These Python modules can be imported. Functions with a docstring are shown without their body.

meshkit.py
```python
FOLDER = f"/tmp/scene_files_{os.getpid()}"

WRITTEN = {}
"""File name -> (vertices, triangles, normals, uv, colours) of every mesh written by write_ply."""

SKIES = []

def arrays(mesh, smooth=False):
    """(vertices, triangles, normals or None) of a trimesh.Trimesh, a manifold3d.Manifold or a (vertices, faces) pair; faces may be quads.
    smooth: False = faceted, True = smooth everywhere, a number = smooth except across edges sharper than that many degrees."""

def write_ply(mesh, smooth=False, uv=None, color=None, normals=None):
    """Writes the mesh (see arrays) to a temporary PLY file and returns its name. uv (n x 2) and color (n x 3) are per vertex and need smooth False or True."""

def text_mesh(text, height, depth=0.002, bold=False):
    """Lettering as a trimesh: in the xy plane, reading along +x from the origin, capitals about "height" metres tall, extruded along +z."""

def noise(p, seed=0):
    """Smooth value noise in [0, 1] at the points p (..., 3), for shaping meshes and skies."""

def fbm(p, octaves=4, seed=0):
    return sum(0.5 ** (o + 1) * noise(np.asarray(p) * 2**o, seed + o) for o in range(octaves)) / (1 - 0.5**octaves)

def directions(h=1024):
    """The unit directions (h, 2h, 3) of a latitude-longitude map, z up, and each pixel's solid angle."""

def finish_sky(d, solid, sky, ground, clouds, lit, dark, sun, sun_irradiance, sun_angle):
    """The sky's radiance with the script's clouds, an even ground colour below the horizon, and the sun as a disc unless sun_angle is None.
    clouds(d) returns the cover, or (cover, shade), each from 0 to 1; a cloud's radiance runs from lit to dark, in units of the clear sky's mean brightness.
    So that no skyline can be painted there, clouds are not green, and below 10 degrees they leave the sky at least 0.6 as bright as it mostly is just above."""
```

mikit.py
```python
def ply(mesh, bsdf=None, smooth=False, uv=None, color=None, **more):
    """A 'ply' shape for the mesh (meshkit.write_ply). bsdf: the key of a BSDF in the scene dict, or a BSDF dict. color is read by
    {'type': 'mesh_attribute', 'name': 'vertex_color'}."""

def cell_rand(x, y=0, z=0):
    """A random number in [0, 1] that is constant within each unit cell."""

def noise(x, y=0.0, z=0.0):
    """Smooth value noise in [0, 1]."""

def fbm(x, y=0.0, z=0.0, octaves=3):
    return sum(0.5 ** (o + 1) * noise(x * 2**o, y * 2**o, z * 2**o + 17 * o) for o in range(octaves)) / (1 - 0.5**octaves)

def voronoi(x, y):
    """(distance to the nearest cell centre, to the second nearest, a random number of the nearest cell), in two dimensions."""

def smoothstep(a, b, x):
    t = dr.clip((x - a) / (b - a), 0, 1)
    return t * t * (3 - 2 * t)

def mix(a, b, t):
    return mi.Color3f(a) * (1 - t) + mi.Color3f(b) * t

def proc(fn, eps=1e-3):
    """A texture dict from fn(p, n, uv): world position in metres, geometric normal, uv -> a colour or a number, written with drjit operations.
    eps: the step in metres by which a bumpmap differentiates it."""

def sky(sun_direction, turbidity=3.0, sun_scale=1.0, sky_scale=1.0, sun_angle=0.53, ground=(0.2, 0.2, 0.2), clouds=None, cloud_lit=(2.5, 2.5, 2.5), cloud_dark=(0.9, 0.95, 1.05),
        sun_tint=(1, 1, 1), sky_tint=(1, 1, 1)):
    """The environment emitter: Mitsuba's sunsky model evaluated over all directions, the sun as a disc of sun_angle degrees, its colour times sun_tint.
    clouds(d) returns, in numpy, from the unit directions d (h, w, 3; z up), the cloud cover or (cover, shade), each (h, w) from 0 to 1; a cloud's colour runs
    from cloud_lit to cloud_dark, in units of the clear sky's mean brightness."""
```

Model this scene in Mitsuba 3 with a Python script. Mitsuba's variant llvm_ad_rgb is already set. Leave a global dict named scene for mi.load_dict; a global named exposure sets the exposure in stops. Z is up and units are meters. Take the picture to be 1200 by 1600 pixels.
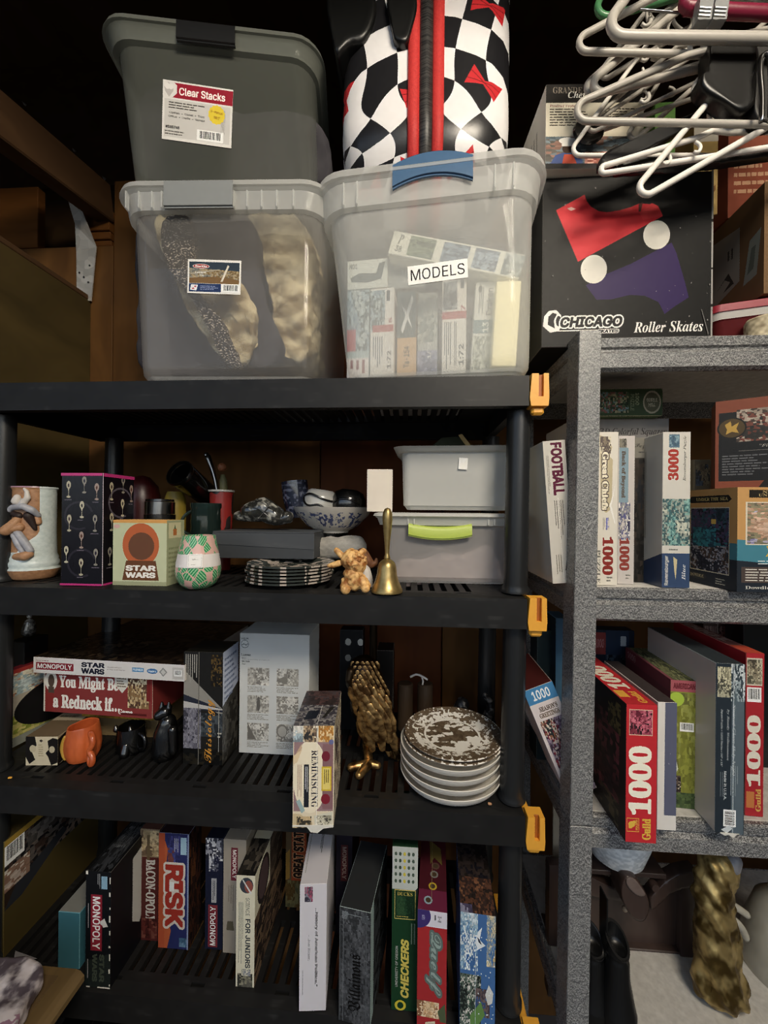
import math, glob
import numpy as np, trimesh, manifold3d as m3, shapely, drjit as dr, mitsuba as mi, mikit
from shapely import affinity
from shapely.geometry import Polygon, box as sbox, Point
from meshkit import fbm as nfbm
from mikit import noise, fbm, voronoi, cell_rand, smoothstep, mix
scene, labels = {}, {}
T = mi.ScalarTransform4f
A_ = np.array
rng = np.random.default_rng(7)

# ---------------------------------------------------------------- camera, sky, lamp light, exposure
F = 610.0
CAM = A_([0, -0.58, 1.178])
YAW, ROLL = math.radians(3.86), 0.009
fwd = A_([-math.sin(YAW), math.cos(YAW), 0])
rgt = A_([math.cos(YAW), math.sin(YAW), 0])
upv = A_([0, 0, 1.0]) - ROLL * rgt
rgt2 = rgt + A_([0, 0, ROLL])
scene['camera'] = {'type': 'perspective', 'fov': 2 * math.degrees(math.atan(600 / F)), 'fov_axis': 'x', 'near_clip': 0.02,
                   'to_world': T().look_at(origin=CAM.tolist(), target=(CAM + fwd).tolist(), up=upv.tolist())}
scene['sky'] = mikit.sky((0.3, -0.6, 0.7), turbidity=4, sun_scale=0.0, sky_scale=4.0, sky_tint=(1.0, 0.9, 0.8), ground=(0.15, 0.15, 0.15))
LAMP = A_([0.42, -1.05, 2.05])
LAMP_L = (26.0, 23.0, 18.5)
exposure = 0.62

# ---------------------------------------------------------------- helpers: pixel rays of the 1200 x 1600 frame to points of the room
def ray(px, py): return fwd + (px - 600) / F * rgt2 + (800 - py) / F * upv
def onY(px, py, Y): r = ray(px, py); return CAM + r * ((Y - CAM[1]) / r[1])
def onZ(px, py, Z): r = ray(px, py); return CAM + r * ((Z - CAM[2]) / r[2])
def proj(p):
    d = A_(p, float) - CAM
    z = d @ fwd
    return 600 + F * (d @ rgt2) / z, 800 - F * (d @ upv) / z
def zat(x, y, py):
    lo, hi = CAM[2] - 2.0, CAM[2] + 2.0
    for _ in range(40):
        mid = (lo + hi) / 2
        lo, hi = (mid, hi) if proj((x, y, mid))[1] > py else (lo, mid)
    return lo

def lin(c):
    """sRGB '#rrggbb' -> linear"""
    if isinstance(c, str): c = A_([int(c[i:i + 2], 16) for i in (1, 3, 5)]) / 255
    c = A_(c, float)
    c = c * 0.88 + 0.12 * float(c @ A_([0.3, 0.59, 0.11]))  # every colour muted slightly toward grey
    return np.where(c < 0.04045, c / 12.92, ((c + 0.055) / 1.055) ** 2.4)
def C3(c): return mi.Color3f(*[float(x) for x in lin(c)])
def rgb(c): return {'type': 'rgb', 'value': [float(x) for x in lin(c)]}

def mat(key, c, rough=0.5, metal=0.0, spec=0.5, coat=0.0, bump=None, **more):
    col = mikit.proc(c) if callable(c) else (rgb(c) if not isinstance(c, dict) else c)
    b = {'type': 'principled', 'base_color': col, 'roughness': rough, 'metallic': metal, 'specular': spec, **more}
    if coat: b['clearcoat'] = coat; b['clearcoat_gloss'] = 0.9
    if bump: b = {'type': 'bumpmap', 'arbitrary': mikit.proc(bump[0], eps=bump[2] if len(bump) > 2 else 5e-4), 'scale': bump[1], 'bsdf': b}
    scene[key] = {'type': 'twosided', 'bsdf': b}
    return key
VC = {'type': 'mesh_attribute', 'name': 'vertex_color'}
mat('card', VC, 0.5, spec=0.2)
mat('card_gloss', VC, 0.26, spec=0.35, coat=0.35)
mat('card_matte', VC, 0.75, spec=0.2)
mat('print_ink', VC, 0.48, spec=0.2)
mat('print_gloss', VC, 0.24, spec=0.35, coat=0.35)

def add(key, mesh, bsdf, smooth=False, **kw):
    base, n = key, 0
    while key in scene:
        n += 1; key = f'{base}_{n:03d}'
    scene[key] = mikit.ply(mesh, bsdf, smooth=smooth, **kw)
    return key
taken = {}
def N(name):
    n = taken.get(name, 0); taken[name] = n + 1
    return name if n == 0 else f'{name}_{n:03d}'
def L(key, label=None, cat=None, group=None, kind=None):
    d = {}
    if label: d['label'] = label
    if cat: d['category'] = cat
    if group: d['group'] = group
    if kind: d['kind'] = kind
    labels[key] = d
    return key
def S(key): return L(key, kind='structure')

# ---------------------------------------------------------------- helpers: meshes
def frame(O, rot=0, lean=0, pitch=0):
    """x right along the front, y into the shelf, z up; rot about z, lean about the depth axis, pitch about the width axis (degrees)"""
    a, b, c = map(math.radians, (rot, lean, pitch))
    Rz = A_([[math.cos(a), -math.sin(a), 0], [math.sin(a), math.cos(a), 0], [0, 0, 1]])
    Ry = A_([[math.cos(b), 0, math.sin(b)], [0, 1, 0], [-math.sin(b), 0, math.cos(b)]])
    Rx = A_([[1, 0, 0], [0, math.cos(c), -math.sin(c)], [0, math.sin(c), math.cos(c)]])
    M = np.eye(4); M[:3, :3] = Rz @ Ry @ Rx; M[:3, 3] = O
    return M
def xf(mesh, M):
    mesh = mesh.copy(); mesh.apply_transform(M); return mesh
def at(O, **k): return frame(A_(O, float), **k)
def cbox(w, d, h, c=0.0008, o=(0, 0, 0)):
    """box with chamfered edges, corner at o"""
    c = min(c, w / 3, d / 3, h / 3)
    P = []
    for sx in (0, 1):
        for sy in (0, 1):
            for sz in (0, 1):
                q = A_([w * sx, d * sy, h * sz])
                s = A_([1 - 2 * sx, 1 - 2 * sy, 1 - 2 * sz]) * c
                for k in range(3):
                    v = q + s; v[k] = q[k]; P.append(v)
    m = trimesh.convex.convex_hull(A_(P)); m.apply_translation(o)
    return m
def cat(*ms): return trimesh.util.concatenate([m for m in ms if m is not None])
def lathe(profile, n=48):
    p = A_(profile, float)
    a = np.arange(n) * 2 * np.pi / n
    v = np.stack([p[:, None, 0] * np.cos(a), p[:, None, 0] * np.sin(a), np.broadcast_to(p[:, None, 1], (len(p), n))], -1).reshape(-1, 3)
    i, j = np.meshgrid(np.arange(len(p) - 1), np.arange(n), indexing='ij')
    q = np.stack([i * n + j, i * n + (j + 1) % n, (i + 1) * n + (j + 1) % n, (i + 1) * n + j], -1).reshape(-1, 4)
    m = trimesh.Trimesh(v, np.vstack([q[:, [0, 1, 2]], q[:, [0, 2, 3]]]), process=False)
    m.merge_vertices(); m.update_faces(m.nondegenerate_faces()); m.remove_unreferenced_vertices()
    return m
def spl(pts, n=40, closed=False):
    from scipy.interpolate import CubicSpline
    p = A_(pts, float)
    if closed: p = np.vstack([p, p[:1]])
    t = np.concatenate([[0], np.cumsum(np.linalg.norm(np.diff(p, axis=0), axis=1))])
    cs = CubicSpline(t, p, bc_type='periodic' if closed else 'natural')
    s = np.linspace(0, t[-1], n + 1)
    return cs(s)[:-1] if closed else cs(s)
def tube(pts, r, sides=10, closed=False):
    p = A_(pts, float); k = len(p)
    t = (np.roll(p, -1, 0) - np.roll(p, 1, 0)) if closed else np.gradient(p, axis=0)
    t /= np.linalg.norm(t, axis=1, keepdims=True) + 1e-12
    nrm = np.cross(t[0], [0.31, 0.2, 0.93]); nrm /= np.linalg.norm(nrm)
    N_ = []
    for i in range(k):
        nrm = nrm - t[i] * (nrm @ t[i]); nrm /= np.linalg.norm(nrm); N_.append(nrm)
    N_ = A_(N_); Bn = np.cross(t, N_)
    a = np.arange(sides) * 2 * np.pi / sides
    R = np.broadcast_to(r, (k,))[:, None, None]
    v = (p[:, None] + R * (np.cos(a)[None, :, None] * N_[:, None] + np.sin(a)[None, :, None] * Bn[:, None])).reshape(-1, 3)
    kk = k if closed else k - 1
    i, j = np.meshgrid(np.arange(kk), np.arange(sides), indexing='ij')
    i2 = (i + 1) % k
    q = np.stack([i * sides + j, i * sides + (j + 1) % sides, i2 * sides + (j + 1) % sides, i2 * sides + j], -1).reshape(-1, 4)
    f = [q[:, [0, 1, 2]], q[:, [0, 2, 3]]]
    if not closed:
        v = np.vstack([v, p[:1], p[-1:]]); e = len(v)
        jj = np.arange(sides)
        f.append(np.stack([jj * 0 + e - 2, (jj + 1) % sides, jj], 1))
        f.append(np.stack([jj * 0 + e - 1, (k - 1) * sides + jj, (k - 1) * sides + (jj + 1) % sides], 1))
    m = trimesh.Trimesh(v, np.vstack(f), process=False)
    if m.volume < 0: m.invert()
    return m
def M2t(man):
    a = man.to_mesh(); return trimesh.Trimesh(a.vert_properties[:, :3], a.tri_verts, process=False)
def sph(c, r, n=20): return m3.Manifold.sphere(r, n).translate(list(map(float, c)))
def blob(chains, res=0.004, it=8, n=18):
    """chains: lists of (x,y,z,r); neighbours are hulled, all is joined, refined and smoothed"""
    parts = []
    for ch in chains:
        if len(ch) == 1: parts.append(sph(ch[0][:3], ch[0][3], n))
        for a, b in zip(ch[:-1], ch[1:]):
            parts.append(m3.Manifold.batch_hull([sph(a[:3], a[3], n), sph(b[:3], b[3], n)]))
    man = m3.Manifold.batch_boolean(parts, m3.OpType.Add).refine_to_length(res)
    t = M2t(man); t.merge_vertices()
    if it: trimesh.smoothing.filter_taubin(t, iterations=it)
    return t
def rough(t, amp, scale, seed=0, along=None):
    n = t.vertex_normals
    d = (nfbm(t.vertices * scale, 3, seed) - 0.5) * 2 * amp
    t = t.copy(); t.vertices = t.vertices + n * d[:, None]
    return t
def ext(poly, depth, res=None, it=0):
    """polygon in (x, z), extruded from y=0 to y=depth"""
    m = trimesh.creation.extrude_polygon(poly, depth, engine='earcut')
    m.apply_transform(A_([[1, 0, 0, 0], [0, 0, 1, 0], [0, 1, 0, 0], [0, 0, 0, 1.0]])); m.invert()
    if m.volume < 0: m.invert()
    if res:
        a = m3.Manifold(m3.Mesh(A_(m.vertices, np.float32), A_(m.faces, np.uint32)))
        m = M2t(a.refine_to_length(res)); m.merge_vertices()
        if it: trimesh.smoothing.filter_taubin(m, iterations=it)
    return m
def traced(pts, Y, depth, res=0.008, it=6, curve=True):
    """an outline of the photograph at the depth plane Y, with real thickness and rounded edges"""
    P = A_([onY(x, y, Y) for x, y in pts])
    Q = spl(P, len(pts) * 5, True) if curve else P
    m = ext(Polygon(Q[:, [0, 2]]).buffer(0), depth, res, it)
    m.apply_translation([0, Y, 0]); return m
def rrect(w, d, r, n=6):
    r = min(r, w / 2 - 1e-5, d / 2 - 1e-5)
    out = []
    for cx, cy, a0 in ((w / 2 - r, d / 2 - r, 0), (-w / 2 + r, d / 2 - r, 90), (-w / 2 + r, -d / 2 + r, 180), (w / 2 - r, -d / 2 + r, 270)):
        for k in range(n + 1):
            a = math.radians(a0 + 90 * k / n); out.append((cx + r * math.cos(a), cy + r * math.sin(a)))
    return A_(out)
def loft(secs, cap0=True, cap1=False, off=None):
    """secs: (z, w, d, r[, dx, dy]) rounded rectangles, stacked"""
    rings = []
    for s in secs:
        q = rrect(*s[1:4]); o = s[4:6] if len(s) > 4 else (0, 0)
        rings.append(np.column_stack([q + A_(o), np.full(len(q), s[0])]))
    n = len(rings[0]); v = np.vstack(rings)
    i, j = np.meshgrid(np.arange(len(rings) - 1), np.arange(n), indexing='ij')
    q = np.stack([i * n + j, i * n + (j + 1) % n, (i + 1) * n + (j + 1) % n, (i + 1) * n + j], -1).reshape(-1, 4)
    f = [q[:, [0, 1, 2]], q[:, [0, 2, 3]]]
    k = np.arange(1, n - 1)
    if cap0: f.append(np.stack([k * 0, k + 1, k], 1))
    if cap1: o = (len(rings) - 1) * n; f.append(np.stack([k * 0 + o, o + k, o + k + 1], 1))
    return trimesh.Trimesh(v, np.vstack(f), process=False)

# ---------------------------------------------------------------- helpers: lettering and flat print
FD = glob.glob('/opt/blender-*/*/datafiles/fonts')[0] + '/'
_fonts, _glyph = {}, {}
def _map(s, up, lo, dg):
    o = ''
    for ch in s:
        if 'A' <= ch <= 'Z': o += chr(up + ord(ch) - 65)
        elif 'a' <= ch <= 'z': o += chr(lo + ord(ch) - 97)
        elif '0' <= ch <= '9' and dg: o += chr(dg + ord(ch) - 48)
        else: o += ch
    return o
def glyphs(s, style):
    if (s, style) in _glyph: return _glyph[s, style]
    from PIL import Image, ImageDraw, ImageFont
    fn, st, t = 'Inter.woff2', {'sans': 0, 'bold': 2, 'black': 4}.get(style, 0), s
    if style in ('serif', 'serifx'): fn, t, st = 'NotoSansMath-Regular.woff2', _map(s, 0x1D400, 0x1D41A, 0x1D7CE), 2 * (style == 'serifx')
    elif style == 'serifi': fn, t = 'NotoSansMath-Regular.woff2', _map(s, 0x1D468, 0x1D482, 0x1D7CE)
    elif style == 'frak': fn, t = 'NotoSansMath-Regular.woff2', _map(s, 0x1D56C, 0x1D586, 0)
    elif style == 'script': fn, t = 'NotoSansMath-Regular.woff2', _map(s, 0x1D4D0, 0x1D4EA, 0x1D7CE)
    font = _fonts.setdefault(fn, ImageFont.truetype(FD + fn, 64))
    x0, y0, x1, y1 = font.getbbox(t, anchor='ls', stroke_width=st)
    im = Image.new('L', (x1 - x0 + 8, y1 - y0 + 8))
    ImageDraw.Draw(im).text((4 - x0, 4 - y0), t, 255, font, anchor='ls', stroke_width=st)
    on = np.pad(np.asarray(im) > 127, ((0, 0), (1, 1))).astype(np.int8)
    rows, a = np.nonzero(np.diff(on, axis=1) == 1); b = np.nonzero(np.diff(on, axis=1) == -1)[1]
    g = shapely.union_all(sbox(0, 0, 1, 1) if not len(rows) else shapely.box(a, -rows - 1, b, -rows)).buffer(0.6).buffer(-0.6).simplify(0.7)
    _glyph[s, style] = g
    return g
class P:
    """flat print on one face; coordinates run from 0 to 1 across the face"""
    def __init__(s): s.ops = []
    def g(s, pts, c): s.ops.append((Polygon(pts).buffer(0), c)); return s
    def r(s, x0, y0, x1, y1, c): s.ops.append((sbox(x0, y0, x1, y1), c)); return s
    def e(s, cx, cy, rx, ry, c): s.ops.append((affinity.scale(Point(0, 0).buffer(1, 12), rx, ry, origin=(0, 0)).buffer(0), c, (cx, cy))); s.ops[-1] = (affinity.translate(s.ops[-1][0], cx, cy), c); return s
    def t(s, text, cx, cy, w, h, c, rot=0, style='bold', slant=0, out=None):
        g = glyphs(text, style)
        if slant: g = affinity.skew(g, xs=slant, origin=(0, 0))
        if rot: g = affinity.rotate(g, rot, origin=(0, 0))
        x0, y0, x1, y1 = g.bounds
        sx, sy = w / (x1 - x0), h / (y1 - y0)
        if out:
            s.ops.append((affinity.affine_transform(g.buffer(out[0]), [sx, 0, 0, sy, cx - w / 2 - x0 * sx, cy - h / 2 - y0 * sy]), out[1]))
        s.ops.append((affinity.affine_transform(g, [sx, 0, 0, sy, cx - w / 2 - x0 * sx, cy - h / 2 - y0 * sy]), c)); return s
    def m(s, x0, y0, x1, y1, pal, nx=10, ny=10, seed=1, sc=3.0):
        """a printed picture: an uneven patchwork in the palette's colours"""
        s.ops.append(('m', x0, y0, x1, y1, [lin(c) for c in pal], int(nx * 2.2), int(ny * 2.2), seed, sc)); return s
    def l(s, x0, y0, x1, y1, n, c, seed=1, vert=False):
        """lines of print too small to read"""
        R = np.random.default_rng(seed); B = []
        for k in range(n):
            if vert:
                a = x0 + (x1 - x0) * (k + 0.25) / n; b = a + (x1 - x0) * 0.45 / n
                e = y0 + (y1 - y0) * (1 - R.uniform(0.55, 1)); B.append(sbox(a, e, b, y1))
            else:
                a = y1 - (y1 - y0) * (k + 0.75) / n; b = a + (y1 - y0) * 0.45 / n
                x = x0; e = x0 + (x1 - x0) * R.uniform(0.6, 1)
                while x < e:
                    q = min(e, x + (x1 - x0) * R.uniform(0.06, 0.2)); B.append(sbox(x, a, q, b)); x = q + (x1 - x0) * 0.025
        s.ops.append((shapely.union_all(B), c)); return s
    def bar(s, x0, y0, x1, y1, vert=False, seed=3, paper='#f2f2f0'):
        s.r(x0, y0, x1, y1, paper); R = np.random.default_rng(seed); B = []; x = 0.1
        while x < 0.9:
            q = R.uniform(0.015, 0.05)
            if vert: B.append(sbox(x0 + (x1 - x0) * 0.12, y0 + (y1 - y0) * x, x1 - (x1 - x0) * 0.12, y0 + (y1 - y0) * min(x + q, 0.92)))
            else: B.append(sbox(x0 + (x1 - x0) * x, y0 + (y1 - y0) * 0.2, x0 + (x1 - x0) * min(x + q, 0.92), y1 - (y1 - y0) * 0.1))
            x += q + R.uniform(0.015, 0.04)
        s.ops.append((shapely.union_all(B), '#1a1a1a')); return s
    def mesh(s, W, H):
        V, Fc, K, n = [], [], [], 0
        face = sbox(0, 0, 1, 1)
        for i, op in enumerate(s.ops):
            z = 6e-5 + 2.5e-5 * i
            if op[0] == 'm':
                _, x0, y0, x1, y1, pal, nx, ny, seed, sc = op
                R = np.random.default_rng(seed)
                gx, gy = np.meshgrid(np.linspace(x0, x1, nx + 1), np.linspace(y0, y1, ny + 1))
                jx, jy = (R.uniform(-0.38, 0.38, gx.shape) for _ in range(2))
                jx[:, [0, -1]] = 0; jy[[0, -1]] = 0
                gx = gx + jx * (x1 - x0) / nx; gy = gy + jy * (y1 - y0) / ny
                fld = nfbm(np.stack([gx * sc + seed, gy * sc * 1.7, gx * 0 + seed * 3.1], -1), 3)
                fld = (fld - fld.min()) / (np.ptp(fld) + 1e-9)
                q = np.stack([gx * W, gy * H, gx * 0 + z], -1)
                c = [q[:-1, :-1], q[:-1, 1:], q[1:, 1:], q[1:, :-1]]
                quads = np.stack(c, 2).reshape(-1, 4, 3)
                k = len(quads)
                t = np.clip(fld[:-1, :-1].ravel() + R.normal(0, 0.13, k), 0, 0.999) * len(pal)
                col = A_(pal)[t.astype(int)] * R.uniform(0.75, 1.2, (k, 1))
                V.append(quads.reshape(-1, 3)); K.append(np.repeat(np.clip(col, 0, 0.9), 4, 0))
                o = n + 4 * np.arange(k)[:, None]
                Fc.append(np.vstack([o + A_([[0, 1, 2]]), o + A_([[0, 2, 3]])])); n += 4 * k
                continue
            geo = op[0].intersection(face)
            for gg in getattr(geo, 'geoms', [geo]):
                if gg.geom_type != 'Polygon' or gg.area < 1e-7: continue
                v, f = trimesh.creation.triangulate_polygon(gg, engine='earcut')
                V.append(np.column_stack([v[:, 0] * W, v[:, 1] * H, np.full(len(v), z)])); Fc.append(f + n); n += len(v)
                K.append(np.tile(lin(op[1]), (len(v), 1)))
        V, Fc, K = np.vstack(V), np.vstack(Fc), np.vstack(K)
        c = np.cross(V[Fc[:, 1]] - V[Fc[:, 0]], V[Fc[:, 2]] - V[Fc[:, 0]])[:, 2]
        Fc[c < 0] = Fc[c < 0][:, ::-1]
        return trimesh.Trimesh(V, Fc, process=False), K
    def put(s, key, O, U, V, W, H, bsdf='print_ink', M=None):
        m, K = s.mesh(W, H)
        U, V = A_(U, float), A_(V, float)
        R = np.eye(4); R[:3, 0] = U; R[:3, 1] = V; R[:3, 2] = np.cross(U, V); R[:3, 3] = O
        m.apply_transform(R if M is None else M @ R)
        return add(key, m, bsdf, color=K)

def paint(m, cols, default):
    """one colour per face direction: f front(-y), b back, l, r, t, u(nder)"""
    m = m.copy(); m.unmerge_vertices()
    n = m.face_normals; K = np.tile(lin(default), (len(m.faces), 1))
    for k, ax in zip('fblrtu', ((0, -1, 0), (0, 1, 0), (-1, 0, 0), (1, 0, 0), (0, 0, 1), (0, 0, -1))):
        if k in cols: K[n @ A_(ax) > 0.999] = lin(cols[k])
    return trimesh.Trimesh(m.vertices, m.faces, process=False), np.repeat(K, 3, 0)
class Box: pass
def B(name, label, category, px0, px1, ytop, ybot, z, Y=None, D=0.1, pxs=None, rot=0, H=None, W=None, col='#888888', mat='card', lean=0, group=None, edge=None, part='body', ch=0.0008, **cols):
    """an upright carton: px0..px1 its front bottom corners in the photograph, standing on height z at front depth Y (or where the pixel row ybot meets z)"""
    b = Box(); b.key = N(name)
    A0 = onZ(px0, ybot, z) if Y is None else onY(px0, ybot, Y)
    A0 = A_([A0[0], A0[1], z])
    a = math.radians(rot); u = A_([math.cos(a), math.sin(a)]); v = A_([-u[1], u[0]])
    def reach(start, d, px):
        r = ray(px, ybot)[:2]
        s = np.linalg.solve(np.column_stack([d, -r]), CAM[:2] - start); return s[0]
    b.W = W or reach(A0[:2], u, px1)
    b.H = H or zat(A0[0], A0[1], ytop) - z
    b.D = D if pxs is None else reach(A0[:2] + u * b.W, v, pxs)
    b.M = frame(A0, rot, lean); b.O = A0
    m, K = paint(cbox(b.W, b.D, b.H, ch), cols, edge or col)
    if edge:
        n = m.face_normals; flat = np.abs(n).max(1) > 0.999
        for k, ax in zip('fblrtu', ((0, -1, 0), (0, 1, 0), (-1, 0, 0), (1, 0, 0), (0, 0, 1), (0, 0, -1))):
            if k not in cols: K.reshape(-1, 3, 3)[n @ A_(ax) > 0.999] = lin(col)
    m.apply_transform(b.M)
    add(b.key + '__' + part, m, mat, color=K)
    L(b.key, label, category, group)
    b.top = z + b.H
    return b
def front(b, p, bsdf='print_ink'): p.put(b.key + '__front_print', (0, 0, 0), (1, 0, 0), (0, 0, 1), b.W, b.H, bsdf, b.M)
def right(b, p, bsdf='print_ink'): p.put(b.key + '__side_print', (b.W, 0, 0), (0, 1, 0), (0, 0, 1), b.D, b.H, bsdf, b.M)
def left(b, p, bsdf='print_ink'): p.put(b.key + '__side_print', (0, b.D, 0), (0, -1, 0), (0, 0, 1), b.D, b.H, bsdf, b.M)
def top(b, p, bsdf='print_ink'): p.put(b.key + '__top_print', (0, 0, b.H), (1, 0, 0), (0, 1, 0), b.W, b.D, bsdf, b.M)

# shelf heights, read from the front edges
S1, S2, S3 = onY(780, 584, 0)[2], onY(780, 932, 0)[2], onY(780, 1271, 0)[2]
S4 = onY(150, 1548, 0)[2]
RA, RB, RC, RD = onY(1000, 527, 0)[2], onY(1000, 919, 0)[2], onY(1000, 1277, 0)[2], 0.435
# ================================================================ materials
def speckle(p, n, uv):
    s = 1250.0
    a = noise(p.x * s, p.y * s, p.z * s)
    b = noise(p.x * s * 0.45 + 9, p.y * s * 0.45, p.z * s * 0.45)
    k = smoothstep(0.42, 0.66, a * 0.7 + b * 0.3)
    return mix((0.05, 0.05, 0.052), (0.36, 0.355, 0.345), k)
mat('hammertone', speckle, 0.38, spec=0.6)
def plastic_wear(p, n, uv):
    k = fbm(p.x * 40, p.y * 40, p.z * 40)
    q = smoothstep(0.62, 0.75, noise(p.x * 9, p.y * 300, p.z * 160 + 5)) * smoothstep(0.5, 0.8, k)
    return mix((0.007, 0.007, 0.0075), (0.014, 0.0137, 0.0135), k) + mi.Color3f(0.01) * q
mat('black_plastic', plastic_wear, 0.5, spec=0.3)
mat('black_post', (0.12, 0.125, 0.13), 0.33, spec=0.5)
mat('clip_yellow', '#e8a02a', 0.45)
mat('clip_groove', '#a8560c', 0.55)
def wood(c1, c2, s=(2.5, 60, 60), knots=False):
    a, b = lin(c1).tolist(), lin(c2).tolist()
    def f(p, n, uv):
        w = fbm(p.x * 6, p.y * 6, p.z * 6)
        return mix(a, b, fbm(p.x * s[0] + w * 2, p.y * s[1] + w * 2, p.z * s[2] + w * 3, 4))
    return f
mat('panel_wood', wood('#4c2f14', '#7b5124', (30, 30, 2.5)), 0.7, spec=0.2)
mat('panel_wood_red', wood('#4a2410', '#743e1c', (35, 35, 3)), 0.7, spec=0.2)
mat('board_wood', wood('#5a3311', '#86501d', (2.5, 40, 45)), 0.7, spec=0.2)
mat('olive_panel', wood('#3a2f17', '#5b4a26', (14, 8, 8)), 0.75, spec=0.15)
mat('dark_wood', wood('#3f2a1a', '#5a4028', (20, 3, 20)), 0.85, spec=0.1)
mat('roof_dark', wood('#43311f', '#62492f', (20, 3, 20)), 0.9, spec=0.1)
mat('galvanised', lambda p, n, uv: mix((0.42, 0.41, 0.38), (0.62, 0.6, 0.56), voronoi(p.x * 55 + p.y * 31, p.z * 55)[2]), 0.5, metal=0.35)
mat('chip_board', lambda p, n, uv: mix((0.4, 0.385, 0.35), (0.62, 0.6, 0.56), fbm(p.x * 160, p.y * 160, p.z * 40)), 0.6, spec=0.25)
mat('concrete', lambda p, n, uv: mix((0.1, 0.095, 0.09), (0.2, 0.19, 0.18), fbm(p.x * 8, p.y * 8, p.z * 8, 4)), 0.85, spec=0.2)
mat('garage_wall', lambda p, n, uv: mix((0.16, 0.14, 0.12), (0.22, 0.2, 0.17), fbm(p.x * 5, p.y * 5, p.z * 5, 4)), 0.85, spec=0.2)

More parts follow.
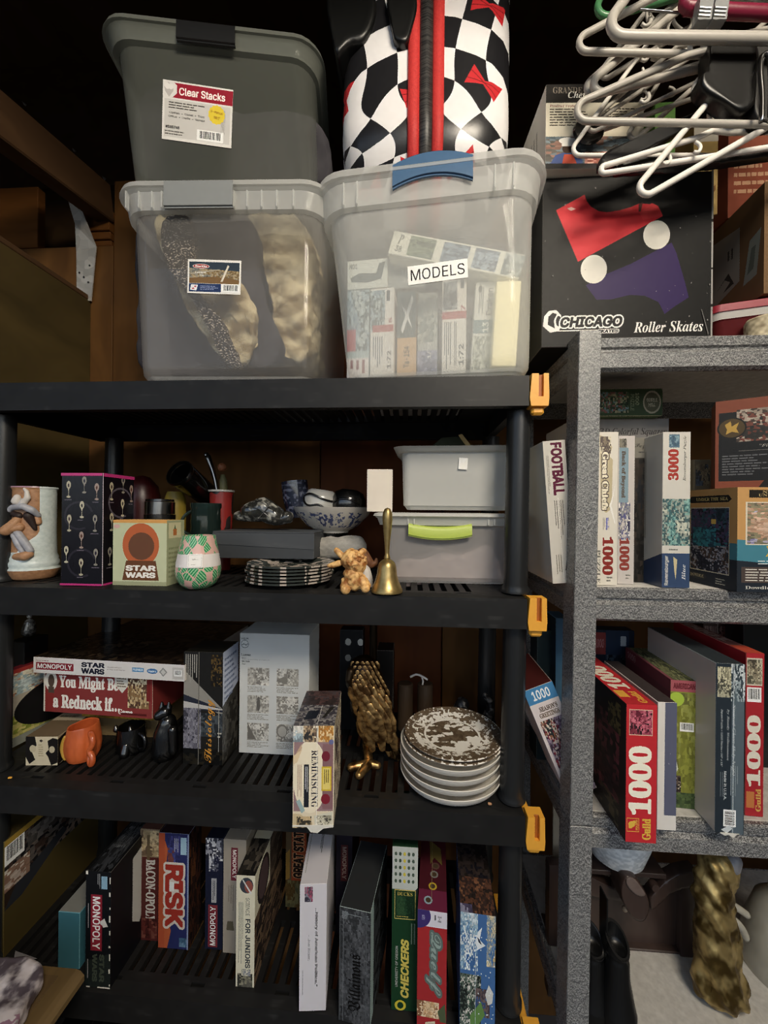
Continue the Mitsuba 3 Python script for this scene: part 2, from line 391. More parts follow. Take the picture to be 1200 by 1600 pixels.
# ================================================================ the setting
YB, XL = 0.36, -0.815
def slabbox(x0, y0, z0, x1, y1, z1, c=0.0015): return cbox(x1 - x0, y1 - y0, z1 - z0, c, (x0, y0, z0))
add(S('floor'), slabbox(-1.8, -3.2, -0.05, 1.9, 0.6, 0), 'concrete')
add(S('ceiling'), slabbox(-1.8, -1.9, 2.46, 1.9, 0.62, 2.5), 'roof_dark')
add(S('wall_right'), slabbox(1.3, -1.9, 0, 1.34, 0.5, 2.46), 'garage_wall')
zp = onY(100, 386, YB)[2]
S('wall_back')
labels['wall_back']['label'] = 'brown plywood back wall behind the shelves'
xs = [XL - 0.8, onY(176, 500, YB)[0], onY(500, 760, YB)[0], onY(690, 1050, YB)[0], 1.3]
for k, (a, b) in enumerate(zip(xs[:-1], xs[1:])):
    add('wall_back__panel', slabbox(a + 0.0012, YB, 0, b - 0.0012, YB + 0.015, zp if k == 0 else onY(172, 283, YB)[2]), 'panel_wood_red' if k == 2 else 'panel_wood')
x6, x13, x17 = onY(60, 340, YB)[0], onY(133, 340, YB)[0], onY(176, 340, YB)[0]
ztop = onY(60, 292, YB)[2]
add('wall_back__board', slabbox(XL - 0.8, YB - 0.002, zp + 0.001, x6, YB + 0.02, ztop), 'board_wood')
for (ya, yb, dy) in ((330, 345, 0), (346, 364, 0.004), (365, 376, 0.0), (377, 385, -0.004)):
    add('wall_back__board', slabbox(x13, YB - dy - 0.006, onY(150, yb, YB)[2], x17 - 0.001, YB + 0.02, onY(150, ya, YB)[2]), 'board_wood')
add(S('wall_attic'), slabbox(-1.8, 0.5, 0, 1.9, 0.52, 2.46), 'roof_dark')
add(S('wall_far_left'), slabbox(-1.82, -1.0, 0, -1.8, 0.5, 2.46), 'garage_wall')
xl = XL
add(S('wall_left'), slabbox(xl - 0.02, -0.02, 0, xl, YB, zat(xl, YB, 471)), 'olive_panel')
labels['wall_left']['label'] = 'dark olive side panel left of the shelving'
add('wall_left__edge_strip', slabbox(xl - 0.022, -0.02, zat(xl, YB, 471) - 0.0, xl + 0.001, YB, zat(xl, YB, 471) + 0.012), 'dark_wood')
add('wall_left__ledge', slabbox(xl, -0.02, onY(96, 664, 0.25)[2] - 0.006, xl + 0.006, YB, onY(96, 664, 0.25)[2]), 'olive_panel')
# rafter that comes forward from the back wall
p0, p1 = onY(165, 335, YB - 0.005), onY(20, 225, 0.12)
d = p1 - p0; Ln = np.linalg.norm(d) * 1.9
yv = d / np.linalg.norm(d); xv = np.cross(yv, [0, 0, 1.0]); xv /= np.linalg.norm(xv)
R = np.eye(4); R[:3, 0] = xv; R[:3, 1] = yv; R[:3, 2] = np.cross(xv, yv); R[:3, 3] = p0
add(S('trim_1'), xf(cbox(0.045, Ln, 0.085, 0.003, (-0.0225, 0, -0.02)), R), 'dark_wood')
labels['trim_1']['label'] = 'dark rafter sloping up over the shelves'
# bent metal strap
k = L(N('bracket'), 'grey metal strap bracket screwed to the brown back wall beside the upper left bin', 'bracket')
q = [onY(x, y, Y) for x, y, Y in ((103, 302, YB - 0.05), (121, 322, YB - 0.045), (118, 372, YB - 0.012), (134, 385, YB - 0.012))]
def strip(pl, pr, t=0.003):
    pl, pr = A_(pl), A_(pr); n_ = len(pl)
    v = np.vstack([pl, pr, pl + [0, t, 0], pr + [0, t, 0]])
    f = []
    for i in range(n_ - 1):
        a, b, c, d_ = i, i + 1, n_ + i, n_ + i + 1
        f += [[a, c, d_], [a, d_, b], [2 * n_ + a, 2 * n_ + d_, 2 * n_ + c], [2 * n_ + a, 2 * n_ + b, 2 * n_ + d_],
              [a, b, 2 * n_ + b], [a, 2 * n_ + b, 2 * n_ + a], [c, 2 * n_ + d_, d_], [c, 2 * n_ + c, 2 * n_ + d_]]
    f += [[0, 2 * n_, 3 * n_], [0, 3 * n_, n_], [n_ - 1, 2 * n_ - 1, 4 * n_ - 1], [n_ - 1, 4 * n_ - 1, 3 * n_ - 1]]
    return trimesh.Trimesh(v, A_(f), process=False)
g = lambda pts: [onY(x, y, Y) for x, y, Y in pts]
add(k + '__strap', strip(g([(104, 305, YB - .04), (117, 350, YB - .03), (119, 392, YB - .012), (120, 470, YB - .008)]),
                         g([(124, 318, YB - .04), (137, 352, YB - .035), (150, 385, YB - .014), (142, 470, YB - .01)])), 'galvanised')
for x, y in ((140, 415), (124, 426), (131, 433), (138, 441)):
    add(k + '__hole', xf(lathe([(0, 0), (0.0022, 0), (0.0022, 0.0006), (0, 0.0006)], 12), at(onY(x, y, YB - 0.0125), pitch=90)), 'black_plastic')
# nail heads in the dark roof
for x, y in ((40, 164), (117, 236), (164, 280)):
    k = L(N('nail'), {40: 'highest shiny nail tip in the dark roof boards at upper left', 117: 'middle one of three shiny nail tips in the dark roof boards', 164: 'lowest shiny nail tip in the dark roof, just left of the bins'}[x], 'nail', 'nail tips in the dark roof boards')
    add(k, xf(lathe([(0, 0), (0.0035, 0), (0.003, 0.003), (0.0008, 0.008), (0, 0.012)], 10), at(onY(x, y, 0.475), pitch=90)), 'galvanised')
add(S('trim_2'), slabbox(-1.7, 0.48, onY(150, 290, 0.48)[2], onY(240, 200, 0.48)[2] + 1.2, 0.5, 2.46), 'roof_dark')

# added light blocker, unseen above the frame: keeps the lamp's light off the roof
add(S('trim_3'), slabbox(-1.78, -0.33, 2.0, 1.88, -0.285, 2.455), 'roof_dark')

# the lamp that lights the place, above and behind the camera
k = L(N('ceiling_lamp'), 'flat square lamp hanging from the ceiling behind the camera', 'lamp')
LD = A_([-0.1, 0.05, 1.25]) - LAMP; LD /= np.linalg.norm(LD)
LM = T().look_at(origin=LAMP.tolist(), target=(LAMP + LD).tolist(), up=[0, 0, 1])
LMn = np.array(LM.matrix)
add(k + '__housing', xf(cbox(0.5, 0.38, 0.03, 0.004, (-0.25, -0.19, -0.036)), LMn), 'black_plastic')
pm = trimesh.Trimesh([[-.23, -.17, 0], [.23, -.17, 0], [.23, .17, 0], [-.23, .17, 0]], [[0, 1, 2], [0, 2, 3]], process=False)
scene[k + '__panel'] = mikit.ply(xf(pm, LMn), rgb('#ffffff') and {'type': 'diffuse', 'reflectance': rgb('#eeeeee')}, emitter={'type': 'area', 'radiance': {'type': 'rgb', 'value': list(LAMP_L)}})
add(k + '__cord', tube([LAMP + [0, 0, 0.03], (LAMP[0], LAMP[1] - 0.02, 2.46)], 0.004), 'black_plastic')

# ================================================================ black plastic shelving unit
U = L(N('shelving_unit'), 'black plastic shelving unit with round posts and yellow corner clips', 'shelving unit')
X0, X1, DEP, LIP = -0.715, onY(824, 950, 0)[0], 0.275, 0.047
def shelf_mesh(z):
    w = X1 - X0
    man = m3.Manifold.cube([w, DEP, LIP]) - m3.Manifold.cube([w - 0.03, DEP - 0.03, LIP]).translate([0.015, 0.015, -0.012])
    cut = []
    n_ = int((w - 0.12) / 0.0185)
    for i in range(n_):
        x = 0.055 + i * (w - 0.12) / n_
        for y0, y1 in ((0.03, 0.125), (0.145, 0.245)):
            cut.append(m3.Manifold.cube([0.0085, y1 - y0, 0.06]).translate([x, y0, -0.005]))
    for i in range(6):
        cut.append(m3.Manifold.cube([0.022, 0.006, 0.06]).translate([0.1 + i * 0.137, 0.016, LIP - 0.006]))
    man = man - m3.Manifold.batch_boolean(cut, m3.OpType.Add)
    t = M2t(man)
    v = t.vertices  # round the upper front edge a little
    v[(v[:, 1] < 1e-6) & (v[:, 2] > LIP - 1e-6), 2] -= 0.003
    t.apply_translation([X0, 0, z - LIP]); return t
S5 = S4 - 0.318
for z in (S1, S2, S3, S4, S5): add(U + '__shelf', shelf_mesh(z), 'black_plastic')
pp = [(0, 0), (0.0185, 0), (0.0185, 1), (0, 1)]
for xp, yp in ((-0.689, 0.034), (0.162, 0.034), (-0.657, 0.241), (0.162, 0.241)):
    if True:
        for z0, z1 in ((S4, S3), (S3, S2), (S2, S1), (S5, S4), (0.0, S5)):
            za, zb = z0 + 0.0005, z1 - (LIP if z1 != S4 else LIP) - 0.0005
            if za < 0.01: za = 0.0
            prof = [(0, za), (0.0205, za), (0.0205, za + 0.006), (0.0178, za + 0.012), (0.0172, zb), (0, zb)]
            m = lathe(prof, 28)
            m.apply_translation([xp, yp, 0]); m.vertices[:, 0] += 0.009 * (m.vertices[:, 2] - 1.0)
            add(U + '__post', m, 'black_post', smooth=35)
for z in (S1, S2, S3, S4):
    c = U + '__corner_clip'
    pl = Polygon([(0.003, 0), (0.0275, 0), (0.0285, 0.012), (0.0275, 0.047), (0.004, 0.047), (0.001, 0.012)])
    gr = sbox(0.0135, 0.0135, 0.0205, 0.06)
    m = M2t(m3.Manifold(m3.Mesh(A_(ext(pl, 0.022).vertices, np.float32), A_(ext(pl, 0.022).faces, np.uint32))) - m3.Manifold.cube([0.007, 0.008, 0.05]).translate([0.0135, -0.001, 0.0135]))
    arm = cbox(0.011, 0.2, 0.03, 0.002, (0.002, 0.018, 0.012))
    ck = add(c, xf(cat(m, arm, cbox(0.018, 0.012, 0.012, 0.003, (0.006, 0.006, -0.011))), at((X1 - 0.001, -0.003, z - LIP - 0.001))), 'clip_yellow')
    add(ck + '__groove', xf(cbox(0.0068, 0.002, 0.033, 0.0003, (0.0136, 0.006, 0.0138)), at((X1 - 0.001, -0.003, z - LIP - 0.001))), 'clip_groove')

# ================================================================ grey metal shelving unit on the right
G = L(N('shelving_unit'), 'speckled grey metal shelving unit with pale particle board shelves at the right', 'shelving unit')
xa, xb = onY(903, 600, -0.012)[0], onY(938, 600, -0.012)[0]
XR = 1.05
zj = onY(905, 1291, -0.012)[2]
def post(z0, z1, w=1.0):
    m = cat(cbox(xb - xa, 0.0025, z1 - z0, 0.0008), cbox(0.0025, 0.038, z1 - z0, 0.0008, (0, 0.002, 0)), cbox(0.0025, 0.007, z1 - z0, 0.0008, (xb - xa - 0.0025, 0.002, 0)))
    m.apply_translation([xa, -0.012, z0]); m.vertices[:, 0] += 0.009 * (m.vertices[:, 2] - 1.3)
    return m
add(G + '__post', post(zj + 0.0006, onY(905, 516, -0.012)[2]), 'hammertone')
add(G + '__post', post(0, zj - 0.0006), 'hammertone')
rp = cat(cbox(0.034, 0.0025, 1.5, 0.0008, (0, 0.036, 0)), cbox(0.0025, 0.038, 1.5, 0.0008))
add(G + '__post', xf(rp, at((xa, 0.26, 0))), 'hammertone')
xs0 = xa + 0.004
beam = Polygon([(0.0, 0.048), (0.006, 0.048), (0.006, 0.0), (0.002, 0.0), (-0.004, 0.004), (-0.004, 0.024), (0.002, 0.029), (0.002, 0.032), (-0.002, 0.034), (-0.003, 0.046)])
def beam_mesh(L_):
    m = trimesh.creation.extrude_polygon(beam, L_, engine='earcut')
    m.apply_transform(A_([[0, 0, 1, 0], [1, 0, 0, 0], [0, 1, 0, 0], [0, 0, 0, 1.0]])); return m
for z in (RA, RB, RC, RD):
    add(G + '__beam', xf(beam_mesh(XR - xs0), at((xs0, 0.0, z - 0.048))), 'hammertone')
    sb = beam_mesh(0.28)
    add(G + '__side_beam', xf(sb, at((xa + 0.006, 0.285, z - 0.048), rot=-90)), 'hammertone')
    add(G + '__deck', slabbox(xs0 + 0.008, 0.0075, z - 0.014, XR, 0.29, z - 0.0002, 0.001), 'chip_board')
    add(G + '__back_beam', slabbox(xs0 + 0.002, 0.29, z - 0.048, XR, 0.293, z), 'hammertone')
# ================================================================ top shelf: bins, suitcase
def translucent(key, c, w, tr=0.9, rough=0.35):
    scene[key] = {'type': 'blendbsdf', 'weight': w,
                  'a': {'type': 'thindielectric', 'int_ior': 1.25},
                  'b': {'type': 'principledthin', 'base_color': rgb(c), 'roughness': rough, 'diff_trans': tr, 'spec_trans': 0.0, 'eta': 1.4}}
    return key
translucent('bin_milky', '#f2f4f2', 0.46)
translucent('bin_grey', '#a3a89d', 0.27)
translucent('bin_clear', '#dedbd8', 0.20)
translucent('tub_frost', '#e8e8e2', 0.80, 0.7)
translucent('tub_clear', '#d8d4d2', 0.52)
translucent('bin_rim', '#eef0ee', 0.50)
translucent('bin_rim_grey', '#9a9f95', 0.62)
mat('latch_blue', '#3f6288', 0.4); mat('latch_grey', '#85898a', 0.42); mat('latch_black', '#1b1c1e', 0.4); mat('latch_green', '#a9bd3a', 0.4)

def bin_(name, label, M, wb, db, wt, dt, h, body, rim, lid=0.018, ribs=(), rimh=0.035, r=0.03, foot=True, skx=0.0):
    """tub with tapering walls (single sheets), flanged rim, ribs under the rim and a lid; M: frame at the middle of its front foot"""
    k = N(name)
    def sec(t, grow=0.0):
        w, d = wb + (wt - wb) * t, db + (dt - db) * t
        return (h * t, w + grow, d + grow, r * (0.8 + 0.5 * t), skx * t, db / 2)
    b = loft([(0.004, wb - 0.03, db - 0.03, r * 0.6, 0, db / 2), (0.004, wb - 0.012, db - 0.012, r * 0.7, 0, db / 2), (0.012, wb - 0.001, db - 0.001, r * 0.8, 0, db / 2)] + [sec(t) for t in (0.1, 0.3, 0.5, 0.7, 0.85, 0.97)])
    add(k + '__body', xf(b, M), body, smooth=40)
    if foot: add(k + '__foot_rim', xf(loft([(0.0, wb - 0.04, db - 0.04, r * 0.6, 0, db / 2), (0.0, wb - 0.022, db - 0.022, r * 0.65, 0, db / 2), (0.0085, wb - 0.010, db - 0.010, r * 0.7, 0, db / 2)], cap0=False), M), rim, smooth=40)
    z0 = 1 - rimh / h
    rm = loft([(h * z0, *sec(z0)[1:3], sec(z0)[3], skx, db / 2), (h * z0 + 0.001, wt + 0.012, dt + 0.012, r * 1.4, skx, db / 2), (h - 0.004, wt + 0.020, dt + 0.020, r * 1.45, skx, db / 2), (h - 0.001, wt + 0.028, dt + 0.028, r * 1.5, skx, db / 2)], cap0=False)
    add(k + '__rim', xf(rm, M), rim, smooth=40)
    if lid:
        ld = loft([(h - 0.001, wt + 0.016, dt + 0.016, r * 1.4, skx, db / 2), (h, wt + 0.034, dt + 0.034, r * 1.5, skx, db / 2), (h + lid * 0.7, wt + 0.030, dt + 0.030, r * 1.5, skx, db / 2), (h + lid, wt + 0.016, dt + 0.016, r * 1.4, skx, db / 2), (h + lid, wt - 0.02, dt - 0.02, r, skx, db / 2)], cap0=False, cap1=True)
        add(k + '__lid', xf(ld, M), rim, smooth=35)
    y0 = db / 2 - dt / 2
    for x in ribs:
        add(k + '__rib', xf(cbox(0.0022, 0.008, rimh * 0.86, 0.0004, (x + skx, y0 - 0.011, h * z0 + 0.002)), M), rim)
    L(k, label, 'storage bin')
    return k, y0
def latch(k, M, x0, x1, y, z0, z1, m, arc=0.0, t=0.006):
    """a curved clip over the middle of the rim"""
    n_ = 14; V = []
    for i in range(n_ + 1):
        s = i / n_; x = x0 + (x1 - x0) * s; lift = arc * (1 - (2 * s - 1) ** 2)
        for yy, zz in ((y + 0.022, z1 + lift + 0.002), (y, z1 + lift), (y - t, z1 + lift - 0.006), (y - t, z0 + lift * 1.1), (y - t + 0.003, z0 + lift * 1.1)): V.append((x, yy, zz))
    V = A_(V); V2 = V + [0, 0.0025, -0.0025]
    q, o = [], len(V)
    for i in range(n_):
        for j in range(4):
            a, b, c, d_ = i * 5 + j, (i + 1) * 5 + j, (i + 1) * 5 + j + 1, i * 5 + j + 1
            q += [[a, d_, c], [a, c, b], [o + a, o + c, o + d_], [o + a, o + b, o + c]]
    for i in range(n_):
        for j in (0, 4):
            a, b = i * 5 + j, (i + 1) * 5 + j
            q += ([[a, b, o + b], [a, o + b, o + a]] if j == 0 else [[a, o + b, b], [a, o + a, o + b]])
    for i in (0, n_):
        for j in range(4):
            a, b = i * 5 + j, i * 5 + j + 1
            q += ([[a, o + a, o + b], [a, o + b, b]] if i == 0 else [[a, o + b, o + a], [a, b, o + b]])
    add(k + '__latch', xf(trimesh.Trimesh(np.vstack([V, V2]), A_(q), process=False), M), m, smooth=50)

def bin_label(k, M, db, dt, h, px0, px1, py0, py1, p, tilt=0, bs='print_gloss', lift=0.0006):
    """a sticker lying on the bin's slanting front wall, where the pixels meet it"""
    kk = (dt - db) / (2 * h)
    Mi = np.linalg.inv(M)
    def hit(px, py):
        o, d_ = Mi[:3, :3] @ CAM + Mi[:3, 3], Mi[:3, :3] @ ray(px, py)
        return o + d_ * (-(o[1] + kk * o[2] + lift) / (d_[1] + kk * d_[2]))
    a, b_, c_ = hit(px0, py1), hit(px1, py1), hit(px0, py0)
    W_, H_ = np.linalg.norm(b_ - a), np.linalg.norm(c_ - a)
    ML_ = M @ frame(a, 0, tilt, math.degrees(math.atan(kk)))
    m, K = paint(cbox(W_, 0.0005, H_, 0.0002, (0, -0.0005, 0)), {}, '#ecebe6')
    add(k + '__label', xf(m, ML_), 'card', color=K)
    p.put(k + '__label_print', (0, -0.0005, 0), (1, 0, 0), (0, 0, 1), W_, H_, bs, ML_)
# lower left bin
xl0, xl1 = onY(215, 595, 0.012)[0], onY(490, 595, 0.012)[0]
xt0, xt1 = onY(186, 300, 0.012)[0], onY(484, 300, 0.012)[0]
wb, wt = xl1 - xl0, xt1 - xt0
zt = onY(320, 301, 0.0)[2]
ML = at(((xl0 + xl1) / 2 + 0.001, 0.014, S1), rot=2.5)
hL = zt - S1 - 0.004
kL, yL = bin_('storage_bin', 'clear bin of dark and beige clothing with grey latch and landscape sticker, under another bin',
              ML, wb, 0.32, wt, 0.35, hL, 'bin_clear', 'bin_rim', 0.012, ribs=[-0.145, -0.125, -0.105, -0.09, 0.02, 0.04, 0.062, 0.085, 0.11], rimh=0.030)
latch(kL, ML, onY(268, 300, 0)[0] - ML[0, 3], onY(370, 300, 0)[0] - ML[0, 3], yL - 0.011, hL - 0.030, hL + 0.012, 'latch_grey')
p = P().r(0, 0, 1, 1, '#e9e6df').r(.02, .04, .98, .97, '#e9e6df').m(.03, .3, .97, .93, ['#3a3b36', '#6b6c66', '#8c8676', '#a3906c', '#7b6238'], 16, 8, 5)
p.g([(.03, .75), (.97, .68), (.97, .93), (.03, .93)], '#2f3a44').g([(.03, .3), (.97, .3), (.97, .42), (.5, .5), (.03, .45)], '#7c5a2c')
p.g([(.62, .36), (.66, .36), (.78, .82), (.75, .86)], '#d9d0bd').g([(.05, .55), (.6, .7), (.6, .73), (.05, .6)], '#a49b86')
p.e(.25, .8, .16, .07, '#d8c9c4').e(.25, .8, .145, .055, '#a8322e').t('Sterilite', .25, .8, .22, .06, '#f3eeea').t('Latched', .24, .62, .2, .06, '#e8e4da', style='serif').t('Box', .27, .54, .09, .05, '#e8e4da', style='serif')
p.r(.03, .05, .63, .29, '#1d2f5e').g([(.05, .1), (.17, .08), (.2, .25), (.07, .26)], '#e8e8ec').r(.09, .12, .13, .16, '#b8323a').r(.13, .18, .17, .22, '#b8323a').l(.24, .1, .6, .24, 3, '#8d9ac4').bar(.65, .05, .98, .29)
def label_on(k, px0, px1, py0, py1, Y, p, tilt=0, pitch=0, key='label', w=None, bs='print_gloss'):
    a, b = onY(px0, py1, Y), onY(px1, py1, Y)
    W_ = b[0] - a[0] if w is None else w; H_ = zat(a[0], Y, py0) - a[2]
    M = frame(a, 0, tilt, pitch)
    m, K = paint(cbox(W_, 0.0006, H_, 0.0002), {'f': '#ecebe6'}, '#ecebe6')
    add(k + '__' + key, xf(m, M), 'card', color=K)
    p.put(k + '__' + key + '_print', (0, 0, 0), (1, 0, 0), (0, 0, 1), W_, H_, bs, M)
bin_label(kL, ML, .32, .35, hL, 293, 376, 405, 458, p, tilt=2.2)

# contents of the lower left bin
mat('cloth_dark', lambda p, n, uv: mix((0.030, 0.028, 0.034), (0.065, 0.062, 0.068), fbm(p.x * 90, p.y * 90, p.z * 30)), 0.9, spec=0.1, sheen=0.4)
mat('cloth_beige', lambda p, n, uv: mix(lin('#7d6842').tolist(), lin('#e0d0a6').tolist(), smoothstep(.25, .75, fbm(p.x * 38, p.y * 38, p.z * 52))), 0.85, spec=0.15, sheen=0.3)
mat('cloth_tweed', lambda p, n, uv: mix((0.02, 0.016, 0.014), (0.42, 0.36, 0.3), smoothstep(0.58, 0.72, noise(p.x * 520, p.y * 520, p.z * 520))), 0.95, spec=0.05, sheen=0.5)
def garment(name, label, cat_, pts, Y, dep, m, amp, sc, seed, res=0.009):
    k = N(name); t = traced(pts, Y, dep, res, 10)
    c = t.vertices.mean(0)
    add(k, rough(t, amp, sc, seed), m, smooth=True); L(k, label, cat_)
IN = 0.028
garment('garment', 'dark folded garment filling the left of the lower left bin', 'garment', [(228, 345), (248, 338), (268, 400), (290, 470), (330, 530), (368, 560), (384, 580), (300, 588), (226, 580), (214, 450)], IN + 0.078, 0.12, 'cloth_dark', 0.006, 26, 1)
garment('garment', 'beige garment sleeve curving between dark clothes behind the landscape sticker', 'garment', [(246, 338), (268, 340), (300, 400), (345, 420), (392, 470), (395, 530), (378, 568), (352, 562), (318, 525), (288, 478), (262, 410)], IN + 0.021, 0.018, 'cloth_beige', 0.006, 60, 2)
garment('garment', 'brown speckled knit scarf hanging through the lower left bin', 'garment', [(262, 338), (290, 336), (300, 380), (296, 425), (320, 470), (345, 500), (362, 540), (372, 575), (356, 570), (335, 535), (312, 490), (290, 455), (270, 430), (256, 400)], IN + 0.0, 0.017, 'cloth_tweed', 0.003, 90, 3, 0.006)
garment('garment', 'dark jacket folded down the middle of the lower left bin', 'garment', [(300, 335), (385, 335), (400, 400), (415, 480), (432, 560), (400, 575), (385, 520), (388, 470), (350, 440), (318, 390)], IN + 0.043, 0.03, 'cloth_dark', 0.004, 30, 4)
garment('garment', 'crumpled beige garment at the right of the lower left bin', 'garment', [(388, 338), (440, 334), (476, 350), (488, 400), (486, 500), (474, 560), (440, 560), (424, 480), (405, 410)], IN + 0.080, 0.12, 'cloth_beige', 0.016, 44, 5)

# upper left bin (no clear lid edge: black latch)
z0 = S1 + hL + 0.0135
yU = 0.02
xl0, xl1 = onY(196, 290, yU)[0], onY(528, 290, yU)[0]
xt0, xt1 = onY(164, 60, yU)[0], onY(500, 60, yU)[0]
zt = onY(320, 62, yU - 0.012)[2]
hU = zt - z0
wb, wt = 0.290, 0.312
MU = at((onY(348, 290, yU)[0], yU + .012, z0), rot=9)
kU, yU0 = bin_('storage_bin', 'murky grey storage bin with black latch and Clear Stacks label, topmost at upper left', MU, wb, 0.30, wt, 0.34, hU, 'bin_grey', 'bin_rim_grey', 0.012, rimh=0.02, foot=False, skx=-.016)
latch(kU, MU, -.064, .022, yU0 - 0.011, hU - 0.020, hU + 0.012, 'latch_black')
garment('garment', 'dark green grey bundle of cloth in the topmost storage bin', 'garment', [(215, 270), (205, 215), (240, 130), (300, 112), (330, 150), (400, 175), (455, 170), (500, 200), (515, 270), (400, 285), (280, 285)], 0.075, 0.16, 'cloth_dark', 0.01, 18, 6)
p = P().r(0, 0, 1, 1, '#dedbd6').g([(.14, .72), (.2, .8), (.2, .93), (.16, .97), (1, .97), (1, .72)], '#a01c30')
p.g([(.08, .97), (.02, .88), (.03, .82), (.09, .72), (.15, .83), (.15, .9)], '#b9b4b0').e(.065, .9, .035, .05, '#e6e2de').e(.115, .9, .035, .05, '#e6e2de')
p.t('Clear Stacks', .56, .84, .66, .13, '#f4ece6', style='bold').r(.03, .05, .97, .69, '#c9c6c1').l(.09, .53, .62, .66, 3, '#4a4743', 4).t('Clothes  •  Closet  •  Toys', .35, .46, .5, .045, '#3a3733', style='bold').t('Office  •  Crafts  •  Garage', .35, .395, .52, .045, '#3a3733', style='bold')
p.t('#385745', .15, .22, .2, .05, '#2c2a28', style='black').l(.04, .08, .38, .17, 2, '#5a5752', 6).bar(.5, .06, .88, .24).l(.84, .2, .9, .62, 6, '#8d8a86', 9, True)
p.g([(.775 + .125 * (1 if i % 2 else .9) * math.cos(i * math.pi / 14), .53 + .17 * (1 if i % 2 else .9) * math.sin(i * math.pi / 14)) for i in range(28)], '#e3c82e').t('3-PIECE', .775, .57, .18, .06, '#8a4a10', rot=-8).t('SET', .78, .48, .09, .055, '#8a4a10', rot=-8)
bin_label(kU, MU, .30, .34, hU, 253, 361, 124, 217, p, tilt=3.0, bs='print_ink')

# models bin
RM = -5.0
a0, a1 = onY(545, 592, 0.012), onY(826, 583, -0.012)
wbm = a1[0] - a0[0] + 0.014
MM = frame(((a0[0] + a1[0]) / 2, 0.004, S1), RM)
hM = onY(676, 270, -0.02)[2] - S1 - 0.0
kM, yM = bin_('storage_bin', 'clear lidded storage bin labelled MODELS, full of small kit boxes, with a blue handle clip', MM, wbm, 0.26, 0.312, 0.30, hM, 'bin_milky', 'bin_rim', 0.016, ribs=[-0.12, -0.1, 0.095, 0.12], rimh=0.038, r=0.034, skx=-0.016)
latch(kM, MM, -0.062, 0.050, yM - 0.010, hM - 0.022, hM + 0.014, 'latch_blue', arc=0.012)
p = P().r(0, 0, 1, 1, '#f1f0ec').t('MODELS', .5, .5, .9, .58, '#141414', style='sans')
bin_label(kM, MM, .26, .30, hM, 638, 731, 417, 446, p, tilt=-3.0, bs='print_ink')
# the kit boxes inside
KG = 'model kit boxes in the clear bin'
zi = S1 + 0.013
def kit(label, px0, px1, yt, yb, Y, D, z=None, col='#d9d6cd', lean=0, fr=None, **c):
    b = B('kit_box', label, 'box', px0, px1, yt, yb, zi if z is None else z, Y=Y, D=D, rot=RM, lean=lean, group=KG, col=col, **c)
    if fr: front(b, fr)
    return b
sky_ = ['#6f8795', '#93a7ad', '#4d5f60', '#a9b6b4']
kit('small kit box with a faded red and blue end, leftmost in the models bin', 542, 576, 455, 572, 0.046, 0.16, col='#9fb4b4', fr=P().m(0, .3, 1, 1, sky_, 5, 12, 2).r(0, .3, .4, .55, '#b8484a').r(0, 0, 1, .22, '#ddd6d0').l(.1, .03, .9, .2, 3, '#8b3a3c', 3, True))
kit('kit box with a blue picture, red stripe and 1:72 in the models bin', 578, 615, 452, 570, 0.040, 0.16, fr=P().m(0, .5, .62, .98, sky_, 5, 8, 4).r(.68, .85, .82, .97, '#33383c').r(.1, .5, .98, .58, '#b04a44').t('5', .85, .63, .14, .06, '#a04038', 90).l(.1, .06, .55, .45, 5, '#5a606c', 3, True).t('1:72', .8, .18, .16, .2, '#3a3c44', 90))
kit('kit box with a silver aircraft over an orange half in the models bin', 620, 650, 457, 569, 0.040, 0.16, col='#c9a06a', fr=P().r(0, .45, 1, 1, '#4c5a58').g([(.2, .55), (.3, .5), (.85, .9), (.75, .95)], '#d6d8d4').g([(.2, .85), (.5, .68), (.8, .55), (.55, .75)], '#d6d8d4').t('Ta-154', .5, .22, .3, .26, '#4a3820', 90))
kit('dull grey kit box in the middle of the models bin', 652, 683, 459, 568, 0.040, 0.16, col='#a6aaa4', fr=P().m(0, .4, 1, 1, ['#7c8580', '#a6aaa0', '#8d918a'], 5, 9, 6).m(0, 0, 1, .3, ['#6a6f8c', '#8c8ea8'], 4, 5, 7).t('1/72', .6, .3, .2, .2, '#c9c9c4', 90))
kit('tall white kit box with a red stripe and number 7 in the models bin', 690, 728, 438, 565, 0.036, 0.16, fr=P().m(.05, .68, .62, .98, ['#6c747a', '#8f9799', '#545c60'], 5, 8, 8).r(.75, .9, .9, .99, '#3a4044').r(0, .58, 1, .66, '#b04a48').t('7', .87, .69, .18, .06, '#a83a38', 90).l(.08, .05, .4, .55, 4, '#555a60', 8, True).l(.5, .04, .62, .55, 2, '#2c2f33', 5, True).t('1:72', .8, .2, .2, .22, '#34363c', 90))
kit('pale kit box numbered 13 in the models bin', 735, 766, 441, 568, 0.030, 0.16, col='#cfd0c8', lean=3, fr=P().l(.2, .64, .45, .95, 3, '#6a706c', 4, True).e(.25, .92, .1, .04, '#4a4c48').t('Draken', .75, .78, .3, .3, '#4a4c4a', 90).r(0, .43, 1, .58, '#6d8488').t('13', .62, .5, .3, .11, '#dfe3dd', 90).m(.05, .03, .95, .4, ['#a0a79a', '#c3c7ba', '#83887c'], 6, 6, 9))
kit('cream coloured kit box end, rightmost in the models bin', 768, 806, 440, 566, 0.004, 0.16, col='#f0e6b4', lean=3)
tz = onY(580, 452, 0.05)[2]
kit('flat kit box with a dark aircraft picture lying on the upright kits', 543, 605, 409, 449, 0.05, 0.13, z=tz, fr=P().r(0, 0, 1, 1, '#ccd0c4').g([(.1, .25), (.5, .2), (.85, .3), (.95, .9), (.8, .85), (.72, .5), (.3, .55), (.08, .4)], '#4a5450').t('NO1', .15, .8, .2, .18, '#3a403c'))
